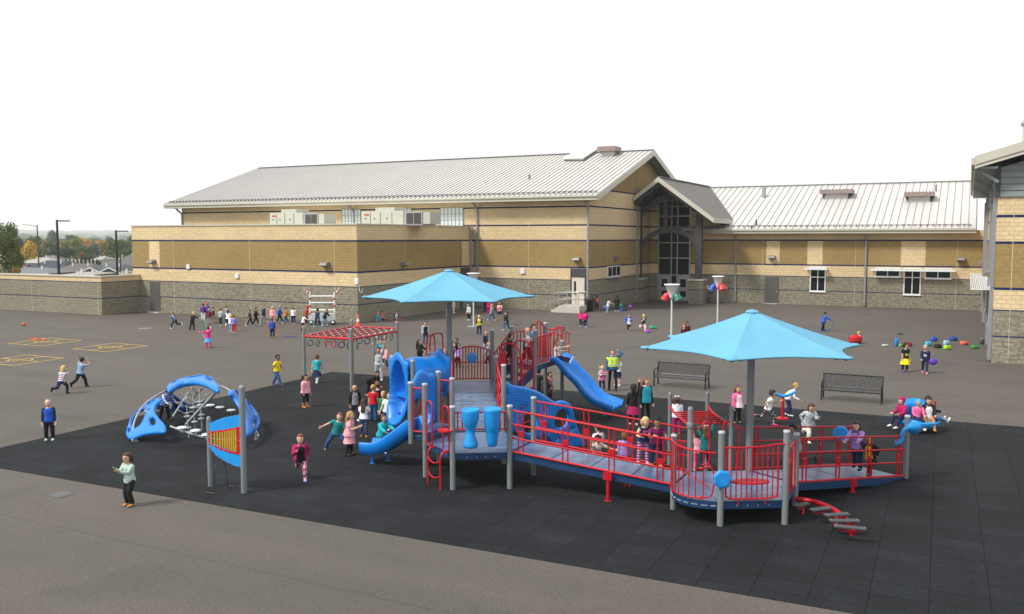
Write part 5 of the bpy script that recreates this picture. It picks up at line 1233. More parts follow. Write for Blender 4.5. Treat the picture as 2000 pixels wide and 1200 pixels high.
def bench(p, q, label, ht):
    a, b = p, q; L_ = (b - a).length; t = thing('park_bench', label, 'bench', (a + b) / 2, math.atan2((b - a).y, (b - a).x), 'black benches at the edge of the yard')
    w = L_ / 2; mb = MB()
    K = 8; sec = smooth([(-.06, .36), (-.03, .42), (.06, .43), (.34, .41), (.44, .44), (.48, .55), (.56, .92)], 3); sec = [(x - .0, z) for x, z in sec]
    i0 = 9
    for (nm, s) in (('seat', sec[:i0 + 3]), ('backrest', sec[i0 + 2:])):
        mb = MB(); vs = []
        for x in (-w + .03, w - .03):
            for y, z in s: vs.append((x, y - .25, z))
        n = len(s); mb.add(vs, [(i, i + 1, n + i + 1, n + i) for i in range(n - 1)], 0, True)
        mb.build(nm, M_BENCH, t, recalc=False)
    mb = MB(); mb.tube([(-w, sec[-1][0] - .25, .92), (w, sec[-1][0] - .25, .92)], .022, 8); mb.tube([(-w, sec[1][0] - .28, .40), (w, sec[1][0] - .28, .40)], .022, 8); mb.tube([(-w, .2, .43), (w, .2, .43)], .018, 6); mb.build('rim_rail', M_BSTEEL, t)
    for s in (-1, 1):
        x = s * w; mb = MB()
        mb.bar((x, -.24, 0), (x, -.22, .62), .05, .05); mb.bar((x, .30, 0), (x, .2, .45), .05, .05); mb.bar((x, .2, .42), (x, .31, .94), .05, .04); mb.bar((x, -.25, .40), (x, .2, .40), .04, .04)
        mb.tube(smooth([(x, -.23, .60), (x, -.2, .67), (x, .0, .69), (x, .24, .66)], 4), .025, 8); mb.box(x - .06, -.3, 0, x + .06, -.18, .015); mb.box(x - .06, .24, 0, x + .06, .36, .015)
        mb.build('leg_frame', M_BSTEEL, t)
bench(gp(1281, 752), gp(1381, 760), 'black perforated steel bench on the left, nearer the woman in the yellow vest', .9)
bench(gp(1606, 779), gp(1722, 788), 'black perforated steel bench on the right, beyond the running child in grey', .9)

# ------------------------------------------------------------------ funnel ball games
def funnel(px, py, ztop, label, cols, rad, base=True):
    p = gp(px, py); t = thing('funnel_ball_hoop', label, 'ball game', p, 0, 'white funnel ball posts in the yard')
    mb = MB(); mb.tube([(0, 0, 0), (0, 0, ztop - .7)], .05, 12)
    mb.build('pole', pmat('white_pole', (.62, .64, .66), .4, 0, .04), t)
    if base: mb = MB(); mb.cyl(0, 0, 0, .04, .45, 20); mb.build('base_plate', M_ALU, t)
    h = .80; mb = MB(); mb.lathe([(.001, -h), (.11, -h), (.14, -h + .1), (rad * .85, -.06), (rad * 1.0, -.04), (rad * 1.03, 0), (rad * .97, .02), (rad * .8, -.06), (.12, -h + .12), (.001, -h + .12)], (0, 0, ztop), 28); mb.build('funnel', pmat('white_funnel', (.80, .79, .80), .4, 0, .03), t)
    for k, (cm, ang, dz) in enumerate(cols):
        d = rt * math.cos(R(ang)) + tw * math.sin(R(ang)); c = Vector((0, 0, ztop - h + dz * .6)); mb = MB()
        P = smooth([c + d * .1, c + d * .28 + Vector((0, 0, -.05)), c + d * .42 + Vector((0, 0, -.28))], 5); mb.tube(P, [.12 + .13 * i / (len(P) - 1) for i in range(len(P))], 14, caps=True); mb.build('outlet', cm, t)
cR, cG, cB = pmat('outlet_red', (.55, .015, .03), .35), pmat('outlet_green', (.01, .17, .10), .35), pmat('outlet_blue', (.01, .07, .38), .35)
# distance follows from pole foot hidden behind canopy
pz = lambda px, py, pyf: (lambda g: H - (py - 464) * (-g.x * math.sin(YAW) + g.y * math.cos(YAW)) / 1755.0)(gp(px, pyf))
funnel(1311, 672, pz(1311, 556, 672), 'white funnel ball post with red and green outlets, nearer of the two above the canopy', [(cR, 205, .35), (cG, 40, .35), (cB, 120 + 180, .3)], .44)
funnel(1401, 640, pz(1401, 540, 640), 'white funnel ball post with blue and red outlets, right of the other one', [(cB, 200, .3), (cR, 60, .3), (cR, 10, .3)], .40)
funnel(925, 638.5, 3.6, 'white funnel ball post whose funnel is hidden behind the left shade canopy', [(cR, 200, .3), (cG, 20, .3)], .44)

# ------------------------------------------------------------------ yard items
t = thing('traffic_cone', 'orange traffic cone with a white band at the foot of the wing corner', 'cone', gp(699.5, 635))
mb = MB(); mb.box(-.19, -.19, 0, .19, .19, .03); mb.lathe([(.15, .03), (.11, .25)], (0, 0, 0), 16); mb.lathe([(.075, .43), (.03, .70), (.001, .705)], (0, 0, 0), 16); mb.build('cone', pmat('cone_orange', (.72, .11, .03), .5), t)
mb = MB(); mb.lathe([(.111, .25), (.075, .43)], (0, 0, 0), 16); mb.build('white_band', M_WHITE, t)
t = thing('litter_bin', 'black lidded litter bin beside the concrete steps', 'bin', gp(1150, 609))
mb = MB(); mb.lathe([(.001, 0), (.34, 0), (.37, .05), (.38, .95), (.40, .97)], (0, 0, 0), 20); mb.build('drum', M_BLACK, t)
mb = MB(); mb.lathe([(.42, .97), (.42, 1.03), (.33, 1.2), (.28, 1.36), (.2, 1.42), (.001, 1.44)], (0, 0, 0), 20); mb.build('lid', pmat('bin_lid', (.03, .035, .04), .4), t)
# candy cane cart
t = thing('equipment_cart', 'white equipment cart with red and white striped candy cane uprights by the wing wall', 'cart', gp(630, 634)); cdr = atf(645, 60) - atf(615, 60); cdr.normalize(); bk = Vector((-cdr.y, cdr.x, 0))
for s in (-1, 1):
    for k in range(14):
        mb_ = None
    mbr, mbw = MB(), MB(); z = .15; k = 0
    while z < 2.15: (mbr if k % 3 == 0 else mbw).tube([cdr * (.85 * s) + Vector((0, 0, z)), cdr * (.85 * s) + Vector((0, 0, z + .17))], .06, 8, caps=False); z += .17; k += 1
    hook = smooth([cdr * (.85 * s) + Vector((0, 0, 2.15)), cdr * (.85 * s + .3 * s) + Vector((0, 0, 2.35)), cdr * (.85 * s + .35 * s) + Vector((0, 0, 2.6))], 4)
    hk2 = smooth([cdr * (.85 * s) + Vector((0, 0, 2.15)), cdr * (.85 * s - .12 * s) + Vector((0, 0, 2.4)), cdr * (.85 * s - .3 * s) + Vector((0, 0, 2.62))], 4)
    for hh in (hook,):
        for i in range(len(hh) - 1): (mbr if i % 2 else mbw).tube([hh[i], hh[i + 1]], .07, 8, caps=False)
    mbw.tube([cdr * (.85 * s) + Vector((0, 0, .1)), cdr * (.85 * s) + Vector((0, 0, .3))], .05, 8); u_ = mbw.build('upright', M_WHITE, t); mbr.build('red_stripe', M_RED, u_)
mb = MB()
for z in (.35, 1.0, 1.5, 1.95): mb.tube([cdr * -.85 + Vector((0, 0, z)), cdr * .85 + Vector((0, 0, z))], .055, 8)
mb.build('cross_rail', M_WHITE, t)
mb = MB(); a_ = cdr * -.6; P = [cdr * -.75 - bk * .3, cdr * .95 - bk * .3, cdr * .95 + bk * .3, cdr * -.75 + bk * .3]; mb.ext([Vector((p.x, p.y, .28)) for p in P], (0, 0, .5)); mb.build('box', pmat('pale_crate', (.5, .55, .53), .5), t)
for s in (-.7, .8): mb = MB(); c = cdr * s - bk * .34 + Vector((0, 0, .18)); mb.lathe([(.001, -.03), (.17, -.03), (.18, 0), (.17, .03), (.001, .03)], c, 16, ax=bk); w_ = mb.build('wheel', M_BLACK, t); mb = MB(); mb.lathe([(.001, -.04), (.1, -.035), (.1, .035), (.001, .04)], c, 12, ax=bk); mb.build('rim', M_WHITE, w_)
def hoop(p, r, n_, label, col, tube=.018):
    """n_: axis the hoop faces"""
    n_ = Vector(n_).normalized(); u = n_.orthogonal().normalized(); v = n_.cross(u); o = MB()
    o.tube([u * (r * math.cos(a)) + v * (r * math.sin(a)) for a in [2 * math.pi * i / 28 for i in range(28)]], tube, 6, closed=True)
    ob = o.build('hula_hoop', col); ob.location = p; tag(ob, label, 'hoop', 'hula hoops in the yard'); return ob
hg, ho_, hr_, hb_, hp_ = pmat('hoop_green', (.02, .38, .20), .4), pmat('hoop_orange', (.72, .17, .04), .4), pmat('hoop_red', (.55, .03, .03), .4), pmat('hoop_blue', (.04, .12, .45), .4), pmat('hoop_purple', (.10, .07, .36), .4)
def hz(px, pyf, py, r=0): g = gp(px, pyf); f = -g.x * math.sin(YAW) + g.y * math.cos(YAW); g.z = H - (py - 464) * f / 1755.0; return g
fwd = Vector((-math.sin(YAW), math.cos(YAW), 0))
hoop(hz(400, 676, 643), .50, rt * .8 + fwd * .5, 'green hoop held upright by the girl in pink at the left', hg)
hoop(hz(531, 658, 646.5), .43, fwd, 'orange hoop standing around the boy in the blue plaid shirt', ho_)
hoop(hz(608, 645, 642), .41, fwd * .7 + rt * .6, 'green hoop beside the child in a white shirt near the ring net', hg)
hoop(hz(594, 646, 644), .40, fwd * .6 - rt * .6, 'red hoop beside the child in a white shirt near the ring net', hr_)
hoop(gp(568, 659) + Vector((0, 0, .02)), .36, (0, 0, 1), 'purple hoop lying flat on the asphalt', hp_)
hoop(gp(776, 626) + Vector((0, 0, .05)), .55, (0, 0, 1), 'orange hoop lying around a child sitting by the wing wall', ho_)
hoop(hz(1616, 647, 634), .38, fwd, 'blue hoop held by the boy in the bright blue jacket', hb_)
mb = MB(); c = gp(46, 637) + Vector((0, 0, .12)); mb.ell(c, .12, .12, .12, n=14, k=10); tag(mb.build('playground_ball', pmat('ball_orange', (.55, .13, .06), .5)), 'small orange ball alone on the asphalt at the far left', 'ball')
mb = MB(); P = [hz(463, 648, 634), hz(470, 645, 637), hz(477, 642, 638), hz(482, 640, 630), hz(490, 637, 618)]; mb.tube(smooth(P, 5), .02, 6); tag(mb.build('skipping_rope', pmat('rope_tan', (.45, .30, .10), .8)), 'tan skipping rope swung between children by the wing wall', 'rope')
mb = MB(); c = gp(68, 664.5); mb.tube(smooth([c + Vector((-.5, 0, .03)), c + Vector((-.2, .25, .04)), c + Vector((.1, -.1, .03)), c + Vector((.4, .2, .04)), c + Vector((.8, .1, .03)), c + Vector((.2, .3, .06))], 5), .05, 6); tag(mb.build('jump_rope', pmat('rope_orange', (.6, .12, .03), .7)), 'orange jump rope heaped on the farthest four square court', 'rope')
mb = MB(); c = gp(874, 622); mb.add([], []); mb.tube([c + Vector((0, 0, .1)), c + Vector((0, 0, .7))], .1, 8); mb.ell(c + Vector((.15, 0, .2)), .12, .12, .16); tag(mb.build('water_bottle', M_WHITE), 'white bottle on the asphalt just left of the far shade pole', 'bottle')

# bags and lunch boxes
def bag(px, py, w, h, col, label, kind='backpack', lie=False, col2=None):
    w *= .66; h *= .75; p = gp(px, py); t = thing(kind, label, 'bag', p, YAW, 'bags left on the asphalt')
    m1 = pmat('bag_' + label[:14].replace(' ', '_') + str(px), col, .7, 0, .12, 5, .2, 60); m2 = pmat('bagtrim' + str(px), col2 or tuple(c * .4 for c in (lin(col) if isinstance(col, str) else col)), .7)
    d = w * .45
    mb = MB(); mb.ell((0, 0, h * .5), w * .62, d * 1.3, h * .62, n=14, k=9); rb_ = random.Random(px)
    mb.v = [(max(-w * .46, min(w * .46, x)) + rb_.uniform(-.012, .012), max(-d * .8, min(d * .8, y)) + rb_.uniform(-.012, .012), max(.01, min(h * .94, z)) + rb_.uniform(0, .015) * (z > .05)) for x, y, z in mb.v]; mb.build('body', m1, t)
    mb = MB(); mb.ell((0, -d * .75, h * .36), w * .33, d * .35, h * .27, n=10, k=6); mb.build('pocket', m2, t)
    mb = MB(); mb.tube(smooth([(-w * .15, 0, h * .9), (-w * .1, 0, h * 1.05), (w * .1, 0, h * 1.05), (w * .15, 0, h * .9)], 4), .015, 6)
    if not lie: mb.tube(smooth([(-w * .3, d * .7, h * .85), (-w * .4, d * 1.2, h * .5), (-w * .3, d * .8, h * .1)], 4), .02, 6)
    mb.build('strap', m2, t); return t
for a in ((1180, 606, .5, .5, '#B9A6F0', 'lilac backpack standing left of the child in denim', 'backpack'), (1212, 604, .5, .62, '#2FB79A', 'teal green backpack near the child in black by the gym side wall', 'backpack'), (1230, 604, .42, .5, '#D273D8', 'round pink and purple bag alone by the gym side wall', 'backpack'),
          (1220, 608, .6, .22, '#1F2430', 'black bag lying flat right of the teal green backpack', 'bag'), (1214, 608, .4, .3, '#4A55C8', 'small blue bag in front of the teal green backpack', 'bag'),
          (1276, 642, .75, .22, '#1FA083', 'green bag lying beyond the girl with pink leggings', 'bag'), (1265, 650, .5, .2, '#B33CC8', 'purple bag lying beside the girl with pink leggings', 'bag'),
          (1751, 677, .26, .62, '#2C86E0', 'tall blue bag left of the girl in the black T-shirt', 'backpack'), (1776, 677, .42, .3, '#A3173F', 'dark red bag behind the girl in the black T-shirt', 'bag'), (1759, 678, .3, .22, '#5FC04A', 'small green bag behind the girl in the black T-shirt', 'bag'),
          (1759, 654, .45, .12, '#1B1B1E', 'flat black bag lying alone beyond the row of bags', 'bag'), (1729, 677, .48, .14, '#C9CBC4', 'flat white bag lying alone, leftmost of the row of bags', 'bag'),
          (1813, 676, .5, .32, '#46B7D8', 'turquoise lunch bag behind the girl in the grey beanie', 'bag'), (1824, 667, .55, .32, '#2257C8', 'bright blue bag, farthest of the bags in the middle of the row', 'bag'), (1831, 680, .6, .28, '#15171C', 'black and white bag beside the lime green one', 'bag'),
          (1848, 675, .48, .36, '#9FC4E8', 'pale blue bag above the lime green one', 'bag'), (1850, 683, .58, .3, '#A8DC1E', 'lime green lunch bag nearest the camera in the row', 'bag'), (1862, 666, .6, .3, '#1F47A5', 'dark blue bag above the coral one', 'bag'),
          (1883, 674, .6, .28, '#F06A55', 'coral pink lunch bag in the row of bags', 'bag'), (1904, 681, .6, .22, '#2E9A2E', 'green bag nearest the right building in the row of bags', 'bag'), (1921, 673, .5, .3, '#2A2C2E', 'black bag against the foot of the right building', 'bag'), (1921, 665, .5, .2, '#6A6C70', 'grey bag against the foot of the right building', 'bag')):
    bag(*a, lie=a[3] < .4)
bag(1671, 671, 1.0, .62, '#C8101E', 'large red backpack next to the child sitting on the asphalt')
# ------------------------------------------------------------------ people
SK = dict(a=(.68, .43, .31), b=(.57, .34, .215), c=(.33, .175, .105), d=(.15, .08, .05))
HC = dict(blond='#B48C52', lb='#CDB07A', brown='#4A2E1C', dk='#17110D', blk='#0C0A0A', red='#7E4326', lbr='#7A5230')
CC = dict(white='#E4E6EA', black='#0E0F13', navy='#14234A', blue='#1B55C4', sky='#4C9FE6', jean='#2C5686', ljean='#7F9CC0', grey='#8E9398', dgrey='#3B3F44', lgrey='#BFC6CB',
          pink='#E86A9A', hot='#DE1F83', lpink='#EFA9B4', mag='#A3105C', red='#C21420', maroon='#5A1626', teal='#0F7F84', turq='#12A3B0', green='#1C7A55', dgreen='#1C3B30', yellow='#F2D808',
          must='#B9731A', orange='#E86F14', purple='#5B2A86', plum='#6F1550', lilac='#A58BD0', lime='#C8F01C', tan='#B98346', brown='#5A3B28', mint='#A9C2B8', cream='#DCD6C8', cyan='#2FB3DA', khaki='#7E7A58')
def cmatl(key):
    """'navy' plain cloth, 'stripe:navy:white', 'spot:..', 'plaid:..' or 'blotch:..'"""
    if 'cloth_' + key in MATS: return MATS['cloth_' + key]
    p = key.split(':')
    if len(p) == 1: return pmat('cloth_' + key, CC.get(key, key), .88, 0, .20, 9, 1.0, 13)
    m, nt, b = newmat('cloth_' + key); tc = N(nt, 'ShaderNodeTexCoord'); sx = N(nt, 'ShaderNodeSeparateXYZ'); nt.links.new(tc.outputs['Object'], sx.inputs[0])
    a, c = lin(CC[p[1]]), lin(CC[p[2]])
    if p[0] == 'stripe': f = math_(nt, 'GREATER_THAN', math_(nt, 'SINE', math_(nt, 'MULTIPLY', sx.outputs[2], 95.0)), .1)
    elif p[0] == 'plaid': f = math_(nt, 'MULTIPLY', math_(nt, 'ADD', math_(nt, 'GREATER_THAN', math_(nt, 'SINE', math_(nt, 'MULTIPLY', sx.outputs[2], 80.0)), .3), math_(nt, 'GREATER_THAN', math_(nt, 'SINE', math_(nt, 'MULTIPLY', sx.outputs[0], 80.0)), .3)), .5)
    elif p[0] == 'spot':
        vo = N(nt, 'ShaderNodeTexVoronoi'); vo.inputs['Scale'].default_value = 26; nt.links.new(tc.outputs['Object'], vo.inputs['Vector']); f = math_(nt, 'LESS_THAN', vo.outputs[0], .34)
    elif p[0] == 'chest':                                   # print on the chest
        f = math_(nt, 'MULTIPLY', math_(nt, 'MULTIPLY', math_(nt, 'GREATER_THAN', sx.outputs[1], .03), math_(nt, 'LESS_THAN', math_(nt, 'ABSOLUTE', sx.outputs[0]), .07)), math_(nt, 'LESS_THAN', math_(nt, 'ABSOLUTE', math_(nt, 'SUBTRACT', sx.outputs[2], .80)), .045))
        no = N(nt, 'ShaderNodeTexNoise'); no.inputs['Scale'].default_value = 40; nt.links.new(tc.outputs['Object'], no.inputs['Vector']); f = math_(nt, 'MULTIPLY', f, math_(nt, 'GREATER_THAN', no.outputs[0], .47))
    else:
        no = N(nt, 'ShaderNodeTexNoise'); no.inputs['Scale'].default_value = 16; no.inputs['Detail'].default_value = 2; nt.links.new(tc.outputs['Object'], no.inputs['Vector']); f = math_(nt, 'GREATER_THAN', no.outputs[0], .5)
    nt.links.new(mixc(nt, f, tuple(a), tuple(c)), b.inputs['Base Color']); b.inputs['Roughness'].default_value = .85; MATS['cloth_' + key] = m; return m
M_EYE = pmat('eye', (.02, .015, .012), .3); M_LIP = pmat('lip', (.42, .12, .10), .5)
def skinm(k): return pmat('skin_' + k, SK[k], .55, 0, .05, 8)
def hairm(k): return pmat('hair_' + k, HC[k], .6, 0, .45, 30, 1.0, 60)

def loft(mb, rings, n=10, m=0, caps=True):
    """rings: (centre, side, front, a, b)"""
    vs = []
    for c, s, f, a, b in rings:
        for j in range(n):
            t = 2 * math.pi * j / n; vs.append(c + s * (a * math.cos(t)) + f * (b * math.sin(t)))
    k = len(rings); mb.add(vs, [(i * n + j, i * n + (j + 1) % n, (i + 1) * n + (j + 1) % n, (i + 1) * n + j) for i in range(k - 1) for j in range(n)], m, True)
    if caps: mb.add(vs[:n], [tuple(reversed(range(n)))], m, True); mb.add(vs[-n:], [tuple(range(n))], m, True)
def limb(mb, pts, rad, n=8, m=0, sub=3, squash=1.0):
    P = smooth(pts, sub) if len(pts) > 2 and sub > 1 else [Vector(p) for p in pts]
    k = len(P) - 1; R_ = []
    for i in range(k + 1):
        t = i / k * (len(rad) - 1); j = min(int(t), len(rad) - 2); R_.append(rad[j] + (rad[j + 1] - rad[j]) * (t - j))
    mb.tube(P, R_, n, m)

POSES = {  # lean, side, (flex, abd, elbow) left/right arm, (flex, abd, knee) left/right leg
    'stand': (2, 0, (4, 7, 12), (2, 7, 14), (2, 3, 2), (-2, 3, 2)),
    'front': (4, 0, (22, 5, 95), (28, 4, 85), (3, 4, 4), (-3, 4, 3)),
    'walk': (5, 0, (28, 6, 25), (-24, 8, 15), (-18, 2, 12), (26, 2, 8)),
    'walk2': (5, 0, (-22, 8, 20), (26, 6, 35), (24, 2, 8), (-16, 2, 18)),
    'run': (14, 0, (48, 10, 85), (-45, 14, 75), (-32, 2, 62), (48, 3, 55)),
    'run2': (14, 0, (-42, 14, 70), (50, 10, 90), (46, 3, 50), (-34, 2, 68)),
    'reach': (0, 0, (168, 12, 10), (165, 12, 12), (4, 4, 3), (-6, 4, 5)),
    'armup': (3, 0, (10, 10, 20), (150, 10, 25), (6, 3, 4), (-6, 3, 6)),
    'fwd': (12, 0, (70, 6, 20), (62, 8, 25), (8, 4, 8), (-12, 3, 8)),
    'bend': (62, 0, (70, 8, 25), (62, 8, 30), (14, 6, 22), (4, 6, 18)),
    'lean': (26, 0, (58, 8, 35), (50, 8, 40), (14, 5, 14), (-10, 5, 10)),
    'lunge': (8, -14, (15, 38, 75), (20, 55, 30), (18, 42, 4), (10, 34, 40)),
    'sit': (6, 0, (30, 8, 60), (25, 8, 55), (88, 16, 118), (92, 16, 112)),
    'chair': (8, 0, (35, 10, 50), (30, 10, 60), (82, 8, 62), (88, 8, 70)),
    'legsout': (-6, 0, (40, 12, 30), (35, 12, 40), (80, 6, 12), (84, 6, 20)),
    'shade': (2, 0, (145, 42, 125), (5, 10, 20), (3, 4, 2), (-3, 4, 2)),
    'hips': (3, 0, (-10, 34, 85), (10, 12, 30), (3, 5, 2), (-3, 5, 3)),
    'rail': (14, 0, (42, 22, 70), (38, 24, 75), (2, 5, 4), (-6, 4, 4)),
    'throw': (4, 8, (120, 40, 95), (100, 40, 110), (-26, 4, 40), (30, 4, 20)),
    'spread': (24, 0, (75, 62, 10), (120, 30, 55), (10, 8, 20), (-8, 8, 20)),
    'hang': (-3, 0, (170, 14, 8), (168, 14, 10), (10, 4, 20), (30, 6, 50)),
}
def person(px, py, h, face, pose, skin, hair, top, bottom, shoe, label, z=0, mode='F', adult=False, yaw=0, pitch=0, pos=None, pz=None, cat=None, turn=None, extra=None, group=None):
    """one child or adult. mode F: (px, py) is where the feet stand; mode H: (px, py) is the top of the head"""
    if pos is not None: P = Vector(pos)
    elif mode == 'F': P = gp(px, py, z)
    else: P = atf(px, (H - z - h) * 1755.0 / (py - 464)); P.z = z
    far = -P.x * math.sin(YAW) + P.y * math.cos(YAW)
    s = h / 1.2; L = POSES[pose] if isinstance(pose, str) else pose
    lean, side, aL, aR, lL, lR = L
    if adult: leg, shk, tor, shw, hipw, arm, fore, hd = .262 * h, .235 * h, .285 * h, .104 * h, .052 * h, .172 * h, .15 * h, .128 * h
    else: leg, shk, tor, shw, hipw, arm, fore, hd = .228 * h, .208 * h, .298 * h, .106 * h, .056 * h, .158 * h, .142 * h, .178 * h
    g = (h / 1.68) if adult else s
    w_ = 1.22 if adult else 1.1
    g = g * (1.0 if adult else 1.12)
    U = Vector((math.sin(R(side)), math.sin(R(lean)) * math.cos(R(side)), math.cos(R(lean)) * math.cos(R(side)))); X = Vector((1, 0, 0)); Fv = U.cross(X).normalized(); X = Fv.cross(U).normalized()
    F0 = Vector((0, 1, 0)); Z = Vector((0, 0, 1))
    def legj(l, sx):
        f, ab, k = l; hp = Vector((sx * hipw, 0, 0))
        d1 = (-Z * math.cos(R(f)) + F0 * math.sin(R(f))) * math.cos(R(ab)) + Vector((sx, 0, 0)) * math.sin(R(ab))
        a2 = f - k; d2 = (-Z * math.cos(R(a2)) + F0 * math.sin(R(a2))) * math.cos(R(ab * .6)) + Vector((sx, 0, 0)) * math.sin(R(ab * .6))
        kn = hp + d1 * leg; an = kn + d2 * shk; ft = (F0 * math.cos(R(a2)) + Z * math.sin(R(a2)))
        if abs(a2) < 22: ft = F0
        return hp, kn, an, ft.normalized(), d2
    JL, JR = legj(lL, -1), legj(lR, 1)
    fh = .045 * g
    if pz is None: pzv = -min(JL[2].z, JR[2].z) + fh
    else: pzv = pz
    o = Vector((0, 0, pzv)); base = o
    mb = MB()                                               # skin, to be fused into one surface
    def arms(a, sx):
        f, ab, e = a; sh = o + U * (tor * .93) + X * (sx * shw)
        d = (-U * math.cos(R(f)) + Fv * math.sin(R(f))) * math.cos(R(ab)) + X * (sx * math.sin(R(ab)))
        bd = (Fv * math.cos(R(f)) + U * math.sin(R(f)) - X * (sx * .35)); bd = (bd - d * bd.dot(d)).normalized()
        el = sh + d * arm; d2 = (d * math.cos(R(e)) + bd * math.sin(R(e))).normalized(); wr = el + d2 * fore
        return sh, el, wr, d2, bd
    AL, AR = arms(aL, -1), arms(aR, 1)
    def torso(mbx, off, z0, z1, m=0, flare=0):
        prof = [(-.10, .82, .80), (0, .96, .92), (.18, .93, .88), (.4, .84, .80), (.65, .98, .86), (.82, 1.08, .80), (.93, 1.06, .66), (1.0, .68, .52), (1.05, .34, .40)]
        rings = []
        for t, a, b in prof:
            if t < z0 or t > z1: continue
            k = max(0, (.35 - t)) * flare
            rings.append((o + U * (tor * t), X, Fv, a * shw * w_ * (.93 if not adult else .93) + off + k, b * .082 * g * w_ + off + k))
        loft(mbx, rings, 12, m)
    torso(mb, 0, -.2, 1.1)
    nb = o + U * tor; HU = (U * math.cos(R(pitch)) - Fv * math.sin(R(-pitch))).normalized() if pitch else U.copy()
    if lean > 30: HU = (U * .6 + Z * .8).normalized()
    if pitch: HU = (HU + Z * .2).normalized()
    HX = (X * math.cos(R(yaw)) + Fv * math.sin(R(yaw))).normalized(); HF = HU.cross(HX).normalized(); HX = HF.cross(HU).normalized()
    hc = nb + HU * (.035 * g + hd * .52) + HF * (.012 * g); q = hd / .21
    mb.tube([nb - U * .03 * g, hc - HU * hd * .25], [.036 * g, .031 * g], 8)
    loft(mb, [(hc + HU * (z * q) + HF * (f * q), HX, HF, a * q, b * q) for z, a, b, f in ((-.104, .022, .026, .030), (-.085, .045, .05, .022), (-.055, .062, .070, .012), (-.02, .072, .084, .004), (.02, .078, .092, -.002), (.055, .074, .088, -.006), (.085, .052, .062, -.008), (.103, .02, .025, -.008))], 12)
    mb.ell(hc + HF * (.088 * q) - HU * (.018 * q), .012 * q, .016 * q, .018 * q, n=6, k=4)
    for sx in (-1, 1): mb.ell(hc + HX * (sx * .076 * q) - HU * .01 * q, .010 * q, .016 * q, .024 * q, n=6, k=4)
    for A_, sx in ((AL, -1), (AR, 1)): mb.tube([A_[0] - X * (sx * .02 * g), A_[0].lerp(A_[1], .5), A_[1], A_[1].lerp(A_[2], .4), A_[2], A_[2] + A_[3] * .03 * g], [.036 * g, .033 * g, .026 * g, .027 * g, .019 * g, .018 * g], 8)
    for J in (JL, JR): mb.tube([o + J[0] + Z * .02, o + J[0].lerp(J[1], .5), o + J[1], o + J[1].lerp(J[2], .35), o + J[2]], [.062 * g, .052 * g, .040 * g, .040 * g, .025 * g], 8); mb.ell(o + J[2] + J[3] * .03 * g - J[4] * -.01 * g, .03 * g, .03 * g, .03 * g, n=6, k=4)
    me = bpy.data.meshes.new('person'); me.from_pydata(mb.v, [], mb.f); ob = bpy.data.objects.new('person', me); COL.objects.link(ob)
    md = ob.modifiers.new('r', 'REMESH'); md.mode = 'VOXEL'; md.voxel_size = (.0135 if far < 32 else .019) * g
    md2 = ob.modifiers.new('s', 'SMOOTH'); md2.factor = .5; md2.iterations = 2
    dg = bpy.context.evaluated_depsgraph_get(); ev = ob.evaluated_get(dg); m2 = ev.to_mesh()
    body = MB(); body.add([v.co.copy() for v in m2.vertices], [tuple(p.vertices) for p in m2.polygons], 0, True); ev.to_mesh_clear()
    bpy.data.objects.remove(ob); bpy.data.meshes.remove(me)
    # face and hands
    for sx in (-1, 1):
        body.ell(hc + HX * (sx * .030 * q) + HF * (.080 * q) + HU * (.006 * q), .0095 * q, .009 * q, .0065 * q, n=6, k=4, m=1)
        body.tube([hc + HX * (sx * .018 * q) + HF * (.087 * q) + HU * (.026 * q), hc + HX * (sx * .046 * q) + HF * (.078 * q) + HU * (.026 * q)], .0028 * q, 4, 3)
    body.tube([hc - HX * .018 * q + HF * .082 * q - HU * .052 * q, hc + HF * .088 * q - HU * .056 * q, hc + HX * .018 * q + HF * .082 * q - HU * .052 * q], .006 * q, 5, 2)
    for A_, sx in ((AL, -1), (AR, 1)):
        w0, d, bd = A_[2], A_[3], A_[4]; sd_ = d.cross(bd).normalized() * (-sx); nrm_ = bd
        pl = [(w0 + d * (t * .01 * g * 1.0), sd_, nrm_, a * g, b * g) for t, a, b in ((0, .017, .013), (2, .026, .012), (4.5, .030, .011), (5.5, .028, .009))]
        loft(body, pl, 8, 0)
        for k in range(4):
            b0 = w0 + d * (.052 * g) + sd_ * ((k - 1.5) * .0145 * g); ln = (.046, .053, .050, .040)[k] * g
            body.tube([b0, b0 + d * ln * .45 + nrm_ * ln * .12, b0 + d * ln * .8 + nrm_ * ln * .35, b0 + d * ln * .9 + nrm_ * ln * .62], [.0075 * g, .007 * g, .0065 * g, .005 * g], 5, 0)
        b0 = w0 + d * (.02 * g) - sd_ * (.024 * g); body.tube([b0, b0 + d * .02 * g - sd_ * .016 * g + nrm_ * .008 * g, b0 + d * .042 * g - sd_ * .014 * g + nrm_ * .02 * g], [.009 * g, .008 * g, .006 * g], 5, 0)
    hk, hcol = hair
    per = body.build('person', [skinm(skin), M_EYE, M_LIP, hairm(hcol)], None, recalc=False)
    per.location = P; v = -fwd * math.cos(R(face)) + rt * math.sin(R(face)); per.rotation_euler = (0, 0, math.atan2(-v.x, v.y))
    tag(per, label, cat or ('woman' if adult else 'child'), group)
    # hair, hat or hood
    mb = MB(); c = hc + HU * (.012 * q) - HF * (.012 * q); n_, k_ = 14, 10; vs = []; hm = hairm(hcol); rr = 1.0
    cov = {'short': -.30, 'crew': -.2}.get(hk, -.62); cap = hk in ('beanie', 'hood')
    rnd_ = random.Random(int(px * 7 + py))
